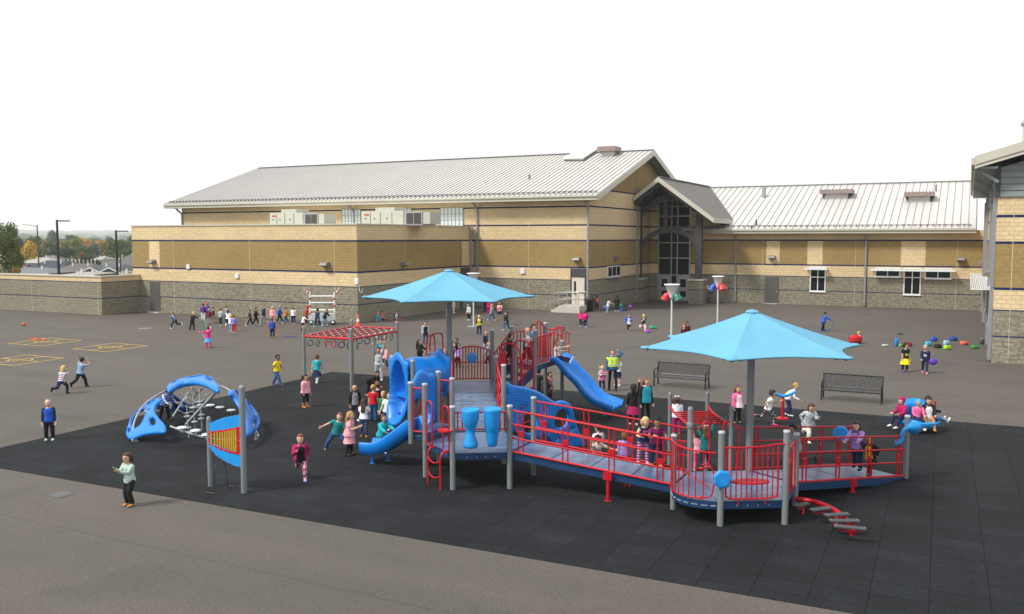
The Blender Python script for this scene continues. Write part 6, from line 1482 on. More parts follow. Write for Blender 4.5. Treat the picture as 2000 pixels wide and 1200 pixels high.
    for i in range(k_ + 1):
        th = math.pi * i / k_; zz_ = math.cos(th)
        for j in range(n_):
            ph = 2 * math.pi * j / n_; dx, dy = math.sin(th) * math.cos(ph), math.sin(th) * math.sin(ph)
            face_ = dy > .30 and zz_ < (.52 if hk != 'crew' else .66); low = zz_ < cov + (.25 if abs(dx) > .75 and hk in ('short', 'crew') else 0)
            k = .80 if (face_ or low) else 1.0
            th_ = {'crew': .004, 'short': .012, 'curly': .028, 'afro': .035, 'hood': .024, 'beanie': .014}.get(hk, .016) * q
            j_ = 1 + (rnd_.random() - .5) * (.16 if hk in ('curly', 'afro') else .075) if k == 1.0 else 1
            vs.append(c + (HX * (dx * (.078 * q + th_)) + HF * (dy * (.094 * q + th_)) + HU * (zz_ * (.096 * q + th_))) * k * j_)
    mb.add(vs, [(i * n_ + j, i * n_ + (j + 1) % n_, (i + 1) * n_ + (j + 1) % n_, (i + 1) * n_ + j) for i in range(k_) for j in range(n_)], 0, True)
    if hk in ('long', 'vlong', 'bob'):
        ln = {'long': .20, 'vlong': .30, 'bob': .10}[hk] * g
        for jx, wd in ((-.5, .6), (0, 1), (.5, .6)):
            a0 = c - HF * (.05 * q) + HX * (jx * .09 * q); D = (-Z * .9 - HF * .15).normalized()
            loft(mb, [(a0 + D * (ln * t) + HU * (.02 * q * (1 - t)) + HF * (-.02 * q * math.sin(t * 3)) + HX * (rnd_.random() - .5) * .012, HX, HF, .05 * q * wd * (1.15 - .5 * t * t), .040 * q * (1.1 - .5 * t)) for t in (0, .3, .6, .85, 1.0)], 8)
    if hk in ('pony', 'pig'):
        for jx in ((0,) if hk == 'pony' else (-1, 1)):
            a0 = c - HF * (.09 * q if jx == 0 else .02) + HX * (jx * .085 * q) + HU * .03 * q
            mb.tube([a0, a0 - HF * .05 * g + HX * (jx * .02), a0 - HF * .07 * g - Z * .08 * g, a0 - HF * .05 * g - Z * .17 * g], [.022 * g, .034 * g, .028 * g, .010 * g], 7)
    if hk == 'bun': mb.ell(c - HF * .07 * q + HU * .07 * q, .04 * q, .04 * q, .038 * q, n=8, k=6)
    nm = {'beanie': 'beanie', 'hood': 'hood'}.get(hk, 'hair'); 
    mh = hm if not cap else cmatl(extra['hat'] if extra and 'hat' in extra else top[1]); mb.build(nm, mh, per, recalc=False)
    if extra and 'bow' in extra:
        mb = MB(); b0 = c + HU * .10 * q - HF * .02 * q
        for sx in (-1, 1): mb.ell(b0 + HX * sx * .04 * q, .04 * q, .02 * q, .03 * q, n=8, k=5)
        mb.build('hair_bow', cmatl(extra['bow']), per, recalc=False)
    # top
    tk, tcol = top; off = {'tee': .010, 'tank': .008, 'long': .011, 'hoodie': .018, 'jacket': .022, 'coat': .028, 'dress': .010, 'cardigan': .018, 'vest': .018}[tk] * g * (1.1 if adult else 1)
    mb = MB(); torso(mb, off, -.12 if tk not in ('tee', 'tank') else -.05, 1.01, 0, {'coat': .10, 'jacket': .05, 'hoodie': .04, 'tee': .05, 'dress': .12}.get(tk, .03) * g)
    sl = {'tee': .62, 'dress': .5, 'tank': 0.12, 'vest': .0}.get(tk, 2)
    scol = extra.get('sleeve') if extra else None
    def sleeve(mbx, A_, sx):
        so = off * .75
        if sl > 1: mbx.tube([A_[0] - X * (sx * .035 * g), A_[0] + X * (sx * .0), A_[0].lerp(A_[1], .5), A_[1], A_[1].lerp(A_[2], .5), A_[2]], [.040 * g + so, .040 * g + so, .035 * g + so, .030 * g + so, .028 * g + so, .020 * g + so], 9)
        elif sl > .15: mbx.tube([A_[0] - X * (sx * .035 * g), A_[0], A_[0].lerp(A_[1], sl)], [.040 * g + so, .041 * g + so, .040 * g + so], 9)
        elif sl > 0: mbx.tube([A_[0] - X * (sx * .035 * g), A_[0] + X * sx * .01], [.040 * g + so, .038 * g + so], 9)
    for A_, sx in ((AL, -1), (AR, 1)):
        if not scol: sleeve(mb, A_, sx)
    if tk in ('hoodie', 'coat', 'jacket'):
        b0 = nb - U * .01 * g - Fv * .045 * g
        if tk != 'jacket' and hk != 'hood': mb.ell(b0 - U * .015 * g - Fv * .01 * g, .075 * g, .035 * g, .045 * g, Vector((0, 0, 1)).rotation_difference(U), n=10, k=6)
        mb.lathe([(.050 * g, -.02 * g), (.054 * g, .02 * g), (.044 * g, .03 * g)], nb + U * .005 * g, 10, ax=U)
    if tk == 'dress': loft(mb, [(o + U * (tor * .2 * (1 - t)) - Z * (t * .20 * g), X, F0, (.095 + .07 * t) * g, (.08 + .07 * t) * g) for t in (0, .35, .7, 1.0)], 16, 0, False)
    nmt = {'tee': 'shirt', 'tank': 'shirt', 'long': 'shirt', 'hoodie': 'hoodie', 'jacket': 'jacket', 'coat': 'coat', 'dress': 'dress', 'cardigan': 'cardigan', 'vest': 'vest'}[tk]
    mb.build(nmt, cmatl(tcol), per, recalc=False)
    if scol:
        mb = MB(); sl = 2
        for A_, sx in ((AL, -1), (AR, 1)): sleeve(mb, A_, sx)
        mb.build('sleeves', cmatl(scol), per, recalc=False)
    if extra and 'inner' in extra:                          # shirt front between the open halves of a jacket
        hw_ = 52 if adult else 40; mb = MB(); vs = []; K_ = 8
        for t, a, b in ((-.10, .86, .84), (.0, .97, .93), (.18, .94, .89), (.4, .85, .81), (.65, .99, .87), (.82, 1.09, .81), (.93, 1.07, .67), (1.0, .70, .54)):
            w2 = hw_ * (1 if t < .7 else .8 if t < .9 else .6); fl_ = max(0, .35 - t) * {'coat': .10, 'jacket': .05}.get(tk, .03) * g
            for j in range(K_ + 1): an = R(90 - w2 + 2 * w2 * j / K_); vs.append(o + U * (tor * t) + X * ((a * shw * w_ * .93 + off + fl_ + .007) * math.cos(an)) + Fv * ((b * .082 * g * w_ + off + fl_ + .007) * math.sin(an)))
        mb.add(vs, [(i * (K_ + 1) + j, i * (K_ + 1) + j + 1, (i + 1) * (K_ + 1) + j + 1, (i + 1) * (K_ + 1) + j) for i in range(7) for j in range(K_)], 0, True)
        mb.build('shirt', cmatl(extra['inner']), per, recalc=False)
    if extra and 'vest' in extra:
        mb = MB(); torso(mb, off + .012 * g, .12, .97, 0, .02); ve = mb.build('safety_vest', cmatl(extra['vest']), per, recalc=False)
        mb = MB()
        for t in (.28,): loft(mb, [(o + U * (tor * (t + k)), X, Fv, .91 * shw * w_ + off + .020 * g, .86 * .082 * g * w_ + off + .02 * g) for k in (0, .09)], 14, 0, False)
        for sx in (-1, 1):
            mb.bar(o + U * tor * .35 + X * sx * .07 * g + Fv * (.082 * g * w_ + off + .016 * g), o + U * tor * .93 + X * sx * .085 * g + Fv * (.06 * g * w_ + off + .02 * g), .035 * g, .012, up=Fv)
        mb.build('reflective_band', pmat('reflective', (.75, .7, .55), .3), ve, recalc=False)
    # bottom
    bk, bcol = bottom; mb = MB(); bo = {'leggings': .004, 'trousers': .012, 'jeans': .010, 'shorts': .014, 'skirt': .004}[bk] * g
    loft(mb, [(o + U * (tor * t) if t > 0 else o + Z * (tor * t), X, Fv if t > 0 else F0, a * g * (1.28 if adult else 1) + bo, b * g * w_ + bo) for t, a, b in ((-.20, .055, .055), (-.10, .090, .075), (.0, .096, .078), (.14, .092, .074))], 12)
    for J in (JL, JR):
        if bk == 'shorts': mb.tube([o + J[0] + Z * .02, o + J[0].lerp(J[1], .5), o + J[0].lerp(J[1], .92)], [.062 * g + bo, .060 * g + bo, .054 * g + bo], 9)
        else: mb.tube([o + J[0] + Z * .02, o + J[0].lerp(J[1], .5), o + J[1], o + J[1].lerp(J[2], .4), o + J[2] + (J[1] - J[2]).normalized() * .01], [.062 * g + bo, .053 * g + bo, .041 * g + bo, .040 * g + bo, (.034 if bk != 'leggings' else .026) * g + bo], 9)
    mb.build({'shorts': 'shorts', 'leggings': 'leggings', 'jeans': 'jeans', 'trousers': 'trousers', 'skirt': 'leggings'}[bk], cmatl(bcol), per, recalc=False)
    if bk == 'skirt' or (extra and 'skirt' in extra):
        mb = MB(); n2 = 20; vs = []
        for t in (0, .3, .65, 1.0):
            for j in range(n2): a = 2 * math.pi * j / n2; r_ = (1 + .07 * math.cos(a * 7) * t); vs.append(o + Z * (.03 * g - t * .25 * g) + X * (math.cos(a) * (.10 + .085 * t) * g * r_) + F0 * (math.sin(a) * (.085 + .085 * t) * g * r_))
        mb.add(vs, [(i * n2 + j, i * n2 + (j + 1) % n2, (i + 1) * n2 + (j + 1) % n2, (i + 1) * n2 + j) for i in range(3) for j in range(n2)], 0, True)
        mb.build('skirt', cmatl(extra['skirt'] if extra and 'skirt' in extra else top[1]), per, recalc=False)
    # shoes
    boot = bool(extra and extra.get('boots'))
    for J, sx in ((JL, -1), (JR, 1)):
        mb = MB(); a, ft, d2 = o + J[2], J[3], J[4]; dn = (-Z if ft == F0 else d2).normalized(); sd_ = ft.cross(dn).normalized()
        c0 = a + dn * (.018 * g)
        loft(mb, [(c0 + ft * (t * g) + dn * (dz * g), sd_, dn, w * g, hh * g) for t, dz, w, hh in ((-.045, .0, .020, .022), (-.03, 0, .032, .028), (.02, .002, .034, .028), (.07, .008, .038, .021), (.105, .011, .030, .016), (.12, .013, .014, .010))], 10)
        mb.tube([a - dn * (.015 * g), a + dn * .012 * g], [.031 * g, .033 * g], 8)
        if boot: mb.tube([a - dn * .01, a + (J[1] - J[2]).normalized() * .12 * g], [.036 * g, .044 * g], 9)
        mb.build('boot' if boot else 'shoe', cmatl(shoe), per, recalc=False)
    per['hc'] = 0; del per['hc']
    return per, o, U, X, Fv, tor, g
def worn(res, label, w, h_, col, side=-1):
    """backpack worn by a person (own thing)"""
    per, o, U, X, Fv, tor, g = res; c = o + U * tor * .62 + Fv * side * .13 * g; mb = MB()
    mb.ell(c, w / 2, .07, h_ / 2, n=12, k=8); b = MB(); 
    t = mb.build('backpack', pmat('pack_' + label[:12].replace(' ', '_'), lin(CC.get(col, '#888888')), .7, 0, .1)); t.location = per.location; t.rotation_euler = per.rotation_euler; tag(t, label, 'backpack')
    mb = MB()
    for sx in (-1, 1): mb.tube(smooth([c + X * sx * w * .3 + U * h_ * .4, c + X * sx * w * .35 + U * h_ * .45 - Fv * side * .12 * g, c + X * sx * w * .38 - Fv * side * .22 * g + U * .02, c + X * sx * w * .4 - Fv * side * .05 - U * .1], 4), .014, 5)
    mb.build('strap', pmat('strap_dark', (.02, .02, .03)), t)
Pn = person
B_, T_, J_, S_, L_ = 'black', 'trousers', 'jeans', 'shorts', 'leggings'
# --- by the wing wall, left to right
Pn(342, 642, 1.22, -90, 'run2', 'a', ('short', 'lbr'), ('jacket', 'navy'), (T_, 'dgreen'), 'white', 'boy in navy vest with pale sleeves running left, farthest left by the wing wall', extra={'sleeve': 'ljean'})
Pn(376, 645, 1.22, 70, 'fwd', 'a', ('short', 'lb'), ('hoodie', B_), (T_, B_), B_, 'blond child all in black holding both arms out to the right')
Pn(397, 625, 1.2, 180, 'stand', 'b', ('short', 'dk'), ('jacket', 'purple'), (T_, 'white'), 'white', 'child in purple and white jacket with white trousers, seen from behind', extra={'sleeve': 'navy'})
Pn(406, 623, 1.2, 150, 'stand', 'a', ('beanie', 'brown'), ('jacket', 'purple'), (T_, 'navy'), B_, 'child in purple jacket and pink hat beside the child in white trousers', extra={'hat': 'hot'})
Pn(416, 631, 1.2, 130, 'walk', 'a', ('short', 'red'), ('long', 'maroon'), (T_, 'tan'), 'brown', 'child in maroon shirt and tan trousers by the wing wall')
Pn(409, 634, 1.1, 170, 'stand', 'a', ('hood', 'brown'), ('hoodie', 'maroon'), (T_, 'grey'), B_, 'child with grey hood and maroon top behind the girl holding the green hoop', extra={'hat': 'grey'})
Pn(407, 680, 1.2, -150, (0, 0, (60, 45, 30), (95, 20, 40), (4, 3, 4), (-14, 3, 14)), 'a', ('short', 'brown'), ('long', 'hot'), (L_, 'hot'), 'mag', 'girl in hot pink with a pale blue skirt holding a green hoop upright', extra={'skirt': 'sky'})
Pn(431, 636, 1.22, 150, 'hips', 'a', ('short', 'red'), ('long', 'stripe:grey:lgrey'), (T_, 'dgreen'), 'white', 'red haired child in grey striped jumper and dark green trousers')
Pn(443, 629, 1.2, 180, 'stand', 'a', ('short', 'red'), ('long', 'grey'), (T_, B_), B_, 'red haired child half hidden behind the girl in a white coat')
Pn(446, 637, 1.15, 170, 'walk', 'a', ('long', 'brown'), ('coat', 'white'), (L_, B_), 'white', 'girl in white hooded coat with black leggings by the wing wall', extra={'boots': 1})
Pn(457, 650, 1.15, 180, 'stand', 'a', ('short', 'lbr'), ('long', 'stripe:lilac:blue'), (T_, 'red'), 'white', 'child in bright red trousers and striped lilac top, seen from behind')
Pn(451, 648, 1.1, 160, 'stand', 'a', ('bob', 'lb'), ('long', 'white'), (J_, 'ljean'), 'white', 'blonde child partly hidden beside the one in red trousers')
Pn(489, 637, 1.15, -60, 'walk', 'b', ('short', 'dk'), ('hoodie', B_), (T_, 'navy'), 'white', 'shorter boy in black holding the end of the skipping rope', yaw=20)
Pn(500, 634, 1.25, 100, 'walk', 'a', ('short', 'brown'), ('hoodie', B_), (T_, B_), 'white', 'taller boy in black hoodie striding right behind the rope holder')
Pn(515, 630, 1.25, 75, 'walk2', 'a', ('short', 'red'), ('jacket', 'navy'), (T_, 'grey'), 'white', 'red haired boy in navy jacket and grey trousers striding right')
Pn(533, 632, 1.2, 0, 'stand', 'a', ('long', 'lb'), ('coat', 'lpink'), (L_, 'lpink'), 'white', 'blonde girl in pale pink coat behind the boy with the orange hoop')
Pn(532, 660, 1.2, 180, 'stand', 'b', ('short', 'brown'), ('jacket', 'plaid:blue:navy'), (J_, 'navy'), 'tan', 'boy in bright blue plaid shirt inside the orange hoop')
Pn(546, 630, 1.25, 100, 'walk', 'a', ('hood', 'brown'), ('hoodie', 'blue'), (T_, B_), 'white', 'boy in blue hoodie with grey hood up, walking by the wing wall', extra={'hat': 'grey'})
Pn(558, 632, 1.2, 110, 'walk2', 'a', ('short', 'brown'), ('coat', 'must'), (J_, 'jean'), 'white', 'child in mustard yellow jacket and jeans by the wing wall')
Pn(573, 633, 1.22, 180, 'stand', 'a', ('short', 'lbr'), ('tee', 'white'), (T_, 'navy'), 'white', 'child in white T-shirt and navy trousers, back turned, left of the red hoodie')
Pn(598, 631, 1.22, 110, 'fwd', 'b', ('hood', 'dk'), ('hoodie', 'red'), (T_, B_), B_, 'child with red hood up reaching for the candy cane cart')
Pn(592, 647, 1.15, 120, 'fwd', 'a', ('short', 'red'), ('tee', 'white'), (T_, B_), B_, 'red haired child in white T-shirt holding green and red hoops')
Pn(620, 639, 1.3, 150, 'walk', 'b', ('short', 'dk'), ('jacket', 'navy'), (T_, 'navy'), 'white', 'tall child in navy tracksuit striding in front of the cart')
Pn(634, 636, 1.2, 60, 'lean', 'b', ('short', 'brown'), ('jacket', 'navy'), (J_, 'ljean'), 'white', 'child in navy jacket and pale jeans bending over the cart')
Pn(738, 628, 1.1, 30, 'sit', 'a', ('short', 'blond'), ('long', 'turq'), (J_, 'ljean'), 'white', 'child in turquoise sitting on the ground by the wing wall', pz=.10)
Pn(747, 626, 1.15, -20, 'sit', 'b', ('bob', 'dk'), ('tee', 'pink'), (L_, 'navy'), 'white', 'child in pink T-shirt sitting beside the one in turquoise', pz=.10)
Pn(775, 626, 1.15, -10, 'sit', 'a', ('bob', 'brown'), ('jacket', 'white'), (L_, 'navy'), 'white', 'child in white and navy sitting inside the orange hoop', pz=.10, extra={'sleeve': 'navy'})
# --- middle of the yard
Pn(831, 672, 1.3, 10, 'stand', 'b', ('pony', 'dk'), ('coat', 'blotch:lgrey:grey'), (J_, 'jean'), B_, 'girl in grey mottled coat and jeans standing alone, arms by her sides', extra={'inner': B_})
Pn(886, 612, 1.15, 90, 'stand', 'a', ('long', 'lb'), ('coat', 'cream'), (L_, 'white'), 'white', 'fair haired child in cream mostly hidden behind the far shade pole')
Pn(916, 626, 1.25, -40, 'stand', 'a', ('bob', 'dk'), ('long', 'lgrey'), (L_, B_), 'white', 'girl in pale top and black skirt with a lime stripe, left of the funnel pole', extra={'skirt': B_})
Pn(936, 654, 1.25, 0, 'front', 'a', ('crew', 'blond'), ('tee', 'yellow'), (J_, 'navy'), B_, 'fair child with cropped hair and yellow and black shirt by a funnel pole', extra={'sleeve': B_})
Pn(949, 612, 1.25, 170, 'stand', 'b', ('short', 'dk'), ('jacket', B_), (T_, B_), 'pink', 'child in black near the gym wall under the edge of the left canopy')
Pn(954, 613, 1.15, 150, 'stand', 'a', ('bob', 'brown'), ('coat', 'hot'), (L_, 'hot'), 'pink', 'child in hot pink half hidden behind the blonde girl in jeans')
Pn(960, 626, 1.25, 110, 'walk', 'a', ('vlong', 'blond'), ('long', 'grey'), (J_, 'jean'), 'white', 'girl with long blonde hair, grey top and blue jeans')
Pn(976, 623, 1.28, 0, 'front', 'c', ('crew', 'blk'), ('hoodie', 'lpink'), (S_, 'navy'), 'tan', 'child in pale pink hoodie and navy shorts near the gym wall')
Pn(989, 645, 1.25, -35, 'walk', 'a', ('long', 'dk'), ('jacket', B_), (J_, 'jean'), 'white', 'girl in black jacket and jeans walking left, beyond the stairs of the play structure')
Pn(818, 663, 1.28, 70, (6, 12, (35, 15, 40), (30, 15, 60), (5, 5, 5), (-5, 5, 5)), 'b', ('vlong', 'dk'), ('jacket', B_), (T_, B_), B_, 'long haired girl in black standing beyond the blue tunnel', mode='H', pitch=-15)
Pn(810, 693, 1.2, 20, 'lean', 'b', ('curly', 'dk'), ('jacket', B_), (T_, B_), B_, 'child with a big head of dark curls peeping over the blue tunnel', mode='H')
Pn(891, 661, 1.2, -20, 'stand', 'c', ('bun', 'blk'), ('long', 'white'), (T_, B_), B_, 'farther dark haired child just right of the far shade pole', mode='H')
Pn(894, 671, 1.15, -20, 'stand', 'a', ('bob', 'dk'), ('coat', 'lilac'), (T_, B_), B_, 'nearer dark haired child in lilac just right of the far shade pole', mode='H')
Pn(947, 646, 1.25, 60, 'stand', 'b', ('crew', 'dk'), ('long', 'navy'), (J_, 'ljean'), 'white', 'boy in navy jumper standing behind the arched red barrier', mode='H')
Pn(952, 668, 1.15, 70, 'walk', 'a', ('short', 'blond'), ('jacket', 'grey'), (T_, B_), 'white', 'small blond child in grey walking behind the arched red barrier', mode='H')
# --- by the gym side wall and entrance
r = Pn(1135, 638, 1.2, 180, 'walk', 'a', ('long', 'lbr'), ('jacket', 'hot'), (J_, 'navy'), 'white', 'left of two girls in magenta walking away, no backpack')
r = Pn(1143, 640, 1.2, 170, 'walk2', 'a', ('bob', 'brown'), ('coat', 'mag'), (J_, 'navy'), 'white', 'right of two girls in magenta walking away, wearing a backpack'); worn(r, 'bright magenta backpack worn by the girl walking away', .3, .32, 'hot')
r = Pn(1166, 607, 1.25, 175, 'stand', 'a', ('short', 'brown'), ('jacket', 'blue'), (J_, 'navy'), 'white', 'child in bright blue wearing an orange and white backpack'); worn(r, 'orange and white backpack on the child in bright blue', .32, .4, 'orange')
Pn(1187, 613, 1.25, 110, 'fwd', 'b', ('short', 'dk'), ('tee', 'lgrey'), (J_, 'ljean'), 'tan', 'child in pale grey top and light jeans reaching right by the gym side wall')
Pn(1205, 608, 1.28, 180, 'hips', 'b', ('pony', 'dk'), ('coat', B_), (L_, B_), 'white', 'child in a black coat with a ponytail by the gym side wall')
Pn(1228, 646, 1.22, 0, 'run', 'a', ('short', 'brown'), ('coat', 'blue'), (T_, B_), 'tan', 'boy in open bright blue coat running towards the camera', extra={'inner': 'white'})
Pn(1256, 648, 1.22, 10, 'run2', 'a', ('curly', 'lb'), ('tee', 'chest:dgrey:white'), (T_, 'blotch:lpink:white'), 'white', 'girl with flying blonde hair, dark T-shirt and pink patterned trousers')
Pn(1338, 634, 1.15, 10, 'stand', 'a', ('long', 'red'), ('long', 'maroon'), (J_, 'navy'), B_, 'red haired child whose head shows above the right canopy', mode='H')
Pn(1345, 629, 1.2, 0, 'stand', 'b', ('long', 'dk'), ('long', 'maroon'), (J_, 'navy'), B_, 'dark haired child whose head shows above the right canopy', mode='H')
Pn(1608, 647, 1.25, 90, 'fwd', 'b', ('short', 'dk'), ('jacket', 'blue'), (T_, B_), 'blue', 'boy in bright blue and grey jacket holding a blue hoop', extra={'sleeve': 'blue'})
Pn(1679, 671, 1.15, -90, 'sit', 'a', ('bun', 'blond'), ('tee', 'lpink'), (L_, B_), 'grey', 'child in pale pink sitting on the asphalt behind the large red backpack', pz=.1)
Pn(1767, 727, 1.32, 10, 'stand', 'b', ('curly', 'dk'), ('tee', 'chest:black:lime'), (L_, B_), 'purple', 'girl in black T-shirt with a bright yellow jacket tied round her waist', extra={'skirt': 'yellow'}, yaw=10, pitch=-8)
r = Pn(1806, 729, 1.32, -25, 'walk2', 'b', ('beanie', 'dk'), ('long', 'chest:navy:white'), (L_, 'navy'), 'pink', 'girl in grey beanie and navy sweatshirt carrying a purple bag', extra={'hat': 'grey'}, yaw=-10, pitch=-8)
hb = gp(1822, 731); t = thing('handbag', 'purple bag carried by the girl in the grey beanie', 'bag', (hb.x, hb.y, .5), YAW)
mb = MB(); mb.ell((0, 0, .05), .2, .09, .15, n=12, k=8); mb.build('body', pmat('bag_purple', (.12, .03, .40), .6), t); mb = MB(); mb.tube(smooth([(-.12, 0, .15), (-.1, 0, .33), (0, 0, .4), (.1, 0, .33), (.12, 0, .15)], 4), .012, 6); mb.build('strap', pmat('bag_strap', (.2, .2, .22)), t)
# --- adults and children beyond the ramps
Pn(1199, 681, 1.70, -5, 'shade', 'a', ('bob', 'red'), ('jacket', 'jean'), (T_, B_), B_, 'woman in a lime safety vest shading her eyes by the high blue slide', mode='H', adult=True, extra={'vest': 'lime', 'glasses': 1})
Pn(1208, 696, 1.25, 160, 'stand', 'a', ('long', 'brown'), ('tee', 'lgrey'), (S_, 'navy'), 'white', 'child almost wholly hidden behind the woman in the safety vest', mode='H')
Pn(1178, 716, 1.02, 10, 'front', 'a', ('pig', 'lb'), ('coat', 'stripe:navy:white'), (L_, 'navy'), B_, 'small blonde child in striped coat and pink scarf beside the vested woman', mode='H', extra={'inner': 'pink'})
Pn(1264, 737, 1.66, 25, 'stand', 'a', ('long', 'lbr'), ('cardigan', B_), (T_, B_), B_, 'woman in black cardigan over a turquoise top', mode='H', adult=True, extra={'inner': 'spot:turq:sky'}, yaw=25)
Pn(1237, 830, 1.33, 175, 'armup', 'b', ('long', 'blk'), ('long', B_), ('skirt', B_), 'cream', 'dark haired girl in black top and magenta skirt, back turned', extra={'skirt': 'mag'})
Pn(1327, 778, 1.16, 175, 'stand', 'b', ('pig', 'brown'), ('hoodie', 'white'), (T_, 'mag'), 'ljean', 'girl in white hoodie and magenta trousers with her back turned', mode='H', extra={'bow': 'white'})
Pn(1385, 0, 1.12, 175, 'hang', 'a', ('long', 'lbr'), ('long', 'teal'), (J_, 'navy'), 'lpink', 'girl in teal with a pale pink bow hanging from the overhead ladder', pos=atf(1385, 21.9) + Vector((0, 0, .25)), extra={'bow': 'lpink'})
Pn(1371, 843, 1.1, 160, 'hang', 'a', ('bob', 'brown'), ('long', 'lpink'), (L_, 'pink'), 'white', 'child in pink mostly hidden behind the teal girl on the overhead ladder', mode='H')
Pn(1439, 828, 1.25, 25, 'stand', 'b', ('long', 'red'), ('coat', 'pink'), (L_, B_), B_, 'girl with purple hair bow and bright pink jacket, left of the near shade pole', extra={'bow': 'purple', 'inner': 'white'})
Pn(1499, 830, 1.25, 80, 'run', 'b', ('bun', 'dk'), ('tee', 'white'), (L_, 'spot:black:white'), 'hot', 'girl in white T-shirt and spotted black leggings right of the near shade pole')
Pn(1538, 812, 1.22, 70, (34, 0, (-30, 20, 20), (40, 10, 60), (10, 4, 30), (18, 4, 22)), 'a', ('short', 'blond'), ('long', 'white'), (J_, 'navy'), 'white', 'blond child in white top with pink hem standing at the spinner', extra={'boots': 0})
Pn(1578, 862, 1.28, 10, 'run', 'b', ('vlong', 'brown'), ('coat', 'blotch:lgrey:grey'), (T_, 'cream'), 'cream', 'long haired girl in pale grey patterned coat running behind the ramp', pitch=8)
Pn(1556, 916, 1.2, -80, 'run', 'c', ('short', 'blk'), ('hoodie', 'grey'), (T_, 'dgrey'), B_, 'boy in grey running left onto the right hand deck', z=ZR)
Pn(1673, 917, 1.25, -40, 'fwd', 'a', ('long', 'brown'), ('jacket', 'purple'), (J_, 'navy'), B_, 'girl in purple jacket with a white front on the lower ramp', z=.28, extra={'inner': 'lilac', 'sleeve': 'lilac'})
Pn(1700, 927, 1.08, -50, 'run2', 'b', ('crew', 'dk'), ('jacket', B_), (T_, B_), B_, 'small boy in black jacket over a yellow shirt on the lower ramp', z=.19, extra={'inner': 'yellow'})
sc = gp(1793, 842)
Pn(0, 1, 1.2, -70, 'chair', 'a', ('hood', 'brown'), ('coat', 'mag'), (J_, 'navy'), 'white', 'child in a magenta hooded coat at the left of the spinning seat', pos=sc - rt * .48 + Vector((0, 0, .0)), pz=.45, extra={'hat': 'mag'})
Pn(1, 2, 1.15, -10, 'chair', 'b', ('beanie', 'dk'), ('long', 'pink'), (J_, 'navy'), 'white', 'child in pink with a blue hat in the middle of the spinning seat', pos=sc - rt * .12 + tw * .18, pz=.45, extra={'hat': 'sky'})
Pn(2, 3, 1.25, -15, 'chair', 'b', ('vlong', 'dk'), ('jacket', B_), ('skirt', 'tan'), 'tan', 'girl with long dark hair, white top and skirt on the spinning seat', pos=sc + rt * .22 + tw * .15, pz=.46, extra={'inner': 'white', 'skirt': 'white'})
Pn(3, 4, 1.25, 95, 'legsout', 'b', ('short', 'dk'), ('jacket', 'navy'), (J_, 'ljean'), 'white', 'child in pale jeans with legs out to the right of the spinning seat', pos=sc + rt * .38 - tw * .1, pz=.45)
# --- on and behind the long ramp
Pn(1256, 908, 1.2, 10, 'rail', 'a', ('bob', 'lb'), ('tank', 'chest:navy:pink'), (L_, 'stripe:purple:lpink'), 'lpink', 'blonde girl in navy and pink leaning over the ramp rail', z=.66, yaw=25, pitch=12)
Pn(1281, 911, 1.22, 0, 'rail', 'c', ('bun', 'blk'), ('tee', 'plum'), (J_, 'navy'), 'tan', 'girl in plum top and tan boots leaning over the ramp rail', z=.64, extra={'boots': 1})
Pn(1224, 848, 1.14, 175, 'stand', 'a', ('bob', 'red'), ('hoodie', 'lilac'), (T_, B_), B_, 'child in lilac hooded coat standing behind the long ramp', mode='H')
Pn(1172, 833, 1.16, -150, 'stand', 'a', ('short', 'brown'), ('tee', 'white'), (T_, B_), 'white', 'brown haired child in white T-shirt behind the long ramp', mode='H')
Pn(1169, 0, 1.1, 5, 'spread', 'a', ('curly', 'dk'), ('tee', 'cream'), (T_, B_), 'white', 'dark haired child with arms spread on the long ramp edge, legs below it', pos=atf(1169, 22.25), pitch=-25)
# --- by the high slide and decks
Pn(1050, 722, 1.22, 150, 'fwd', 'b', ('short', 'blk'), ('jacket', B_), (T_, B_), B_, 'dark haired child in black reaching for the stair rail below the high deck', mode='H')
Pn(1064, 733, 1.15, 120, 'front', 'a', ('bob', 'dk'), ('long', B_), (L_, B_), B_, 'child with a pink bow and black clothes below the high deck', mode='H', extra={'bow': 'hot'})
Pn(1074, 728, 1.2, 60, 'stand', 'b', ('short', 'dk'), ('vest', 'grey'), (T_, 'maroon'), B_, 'child in grey vest with red sleeves below the high slide', mode='H', extra={'sleeve': 'red'})
Pn(4, 5, 1.12, 75, (-4, 0, (88, 20, 10), (60, 20, 30), (84, 8, 10), (80, 8, 12)), 'a', ('short', 'brown'), ('tee', 'white'), (J_, 'navy'), 'white', 'child in white T-shirt sitting at the top of the high blue slide', pos=(-12.42, 27.75, 1.80), pz=.12)
Pn(1030, 641, 1.15, 10, 'front', 'a', ('short', 'lb'), ('vest', 'brown'), (T_, B_), 'white', 'blond child in brown vest on the high deck', z=ZD, mode='H', extra={'inner': 'white'})
Pn(1041, 634, 1.25, 60, 'stand', 'b', ('short', 'blk'), ('tee', 'sky'), (T_, 'brown'), B_, 'boy in bright blue T-shirt on the high deck', z=ZD, mode='H')
Pn(983, 657, 1.25, 60, 'lean', 'b', ('short', 'dk'), ('long', 'plaid:dgrey:lgrey'), (T_, 'plum'), B_, 'dark haired boy in plaid shirt bending at the foot of the upper stairs', z=1.42, mode='H')
Pn(994, 651, 1.1, 100, 'walk', 'b', ('short', 'dk'), ('jacket', B_), (T_, B_), B_, 'dark haired child higher on the upper stairs, behind the boy in plaid', z=1.72, mode='H')
Pn(868, 682, 1.08, 20, 'stand', 'a', ('short', 'blond'), ('long', 'grey'), (J_, 'navy'), B_, 'blond child whose head shows over the blue tunnel', z=ZB, mode='H')
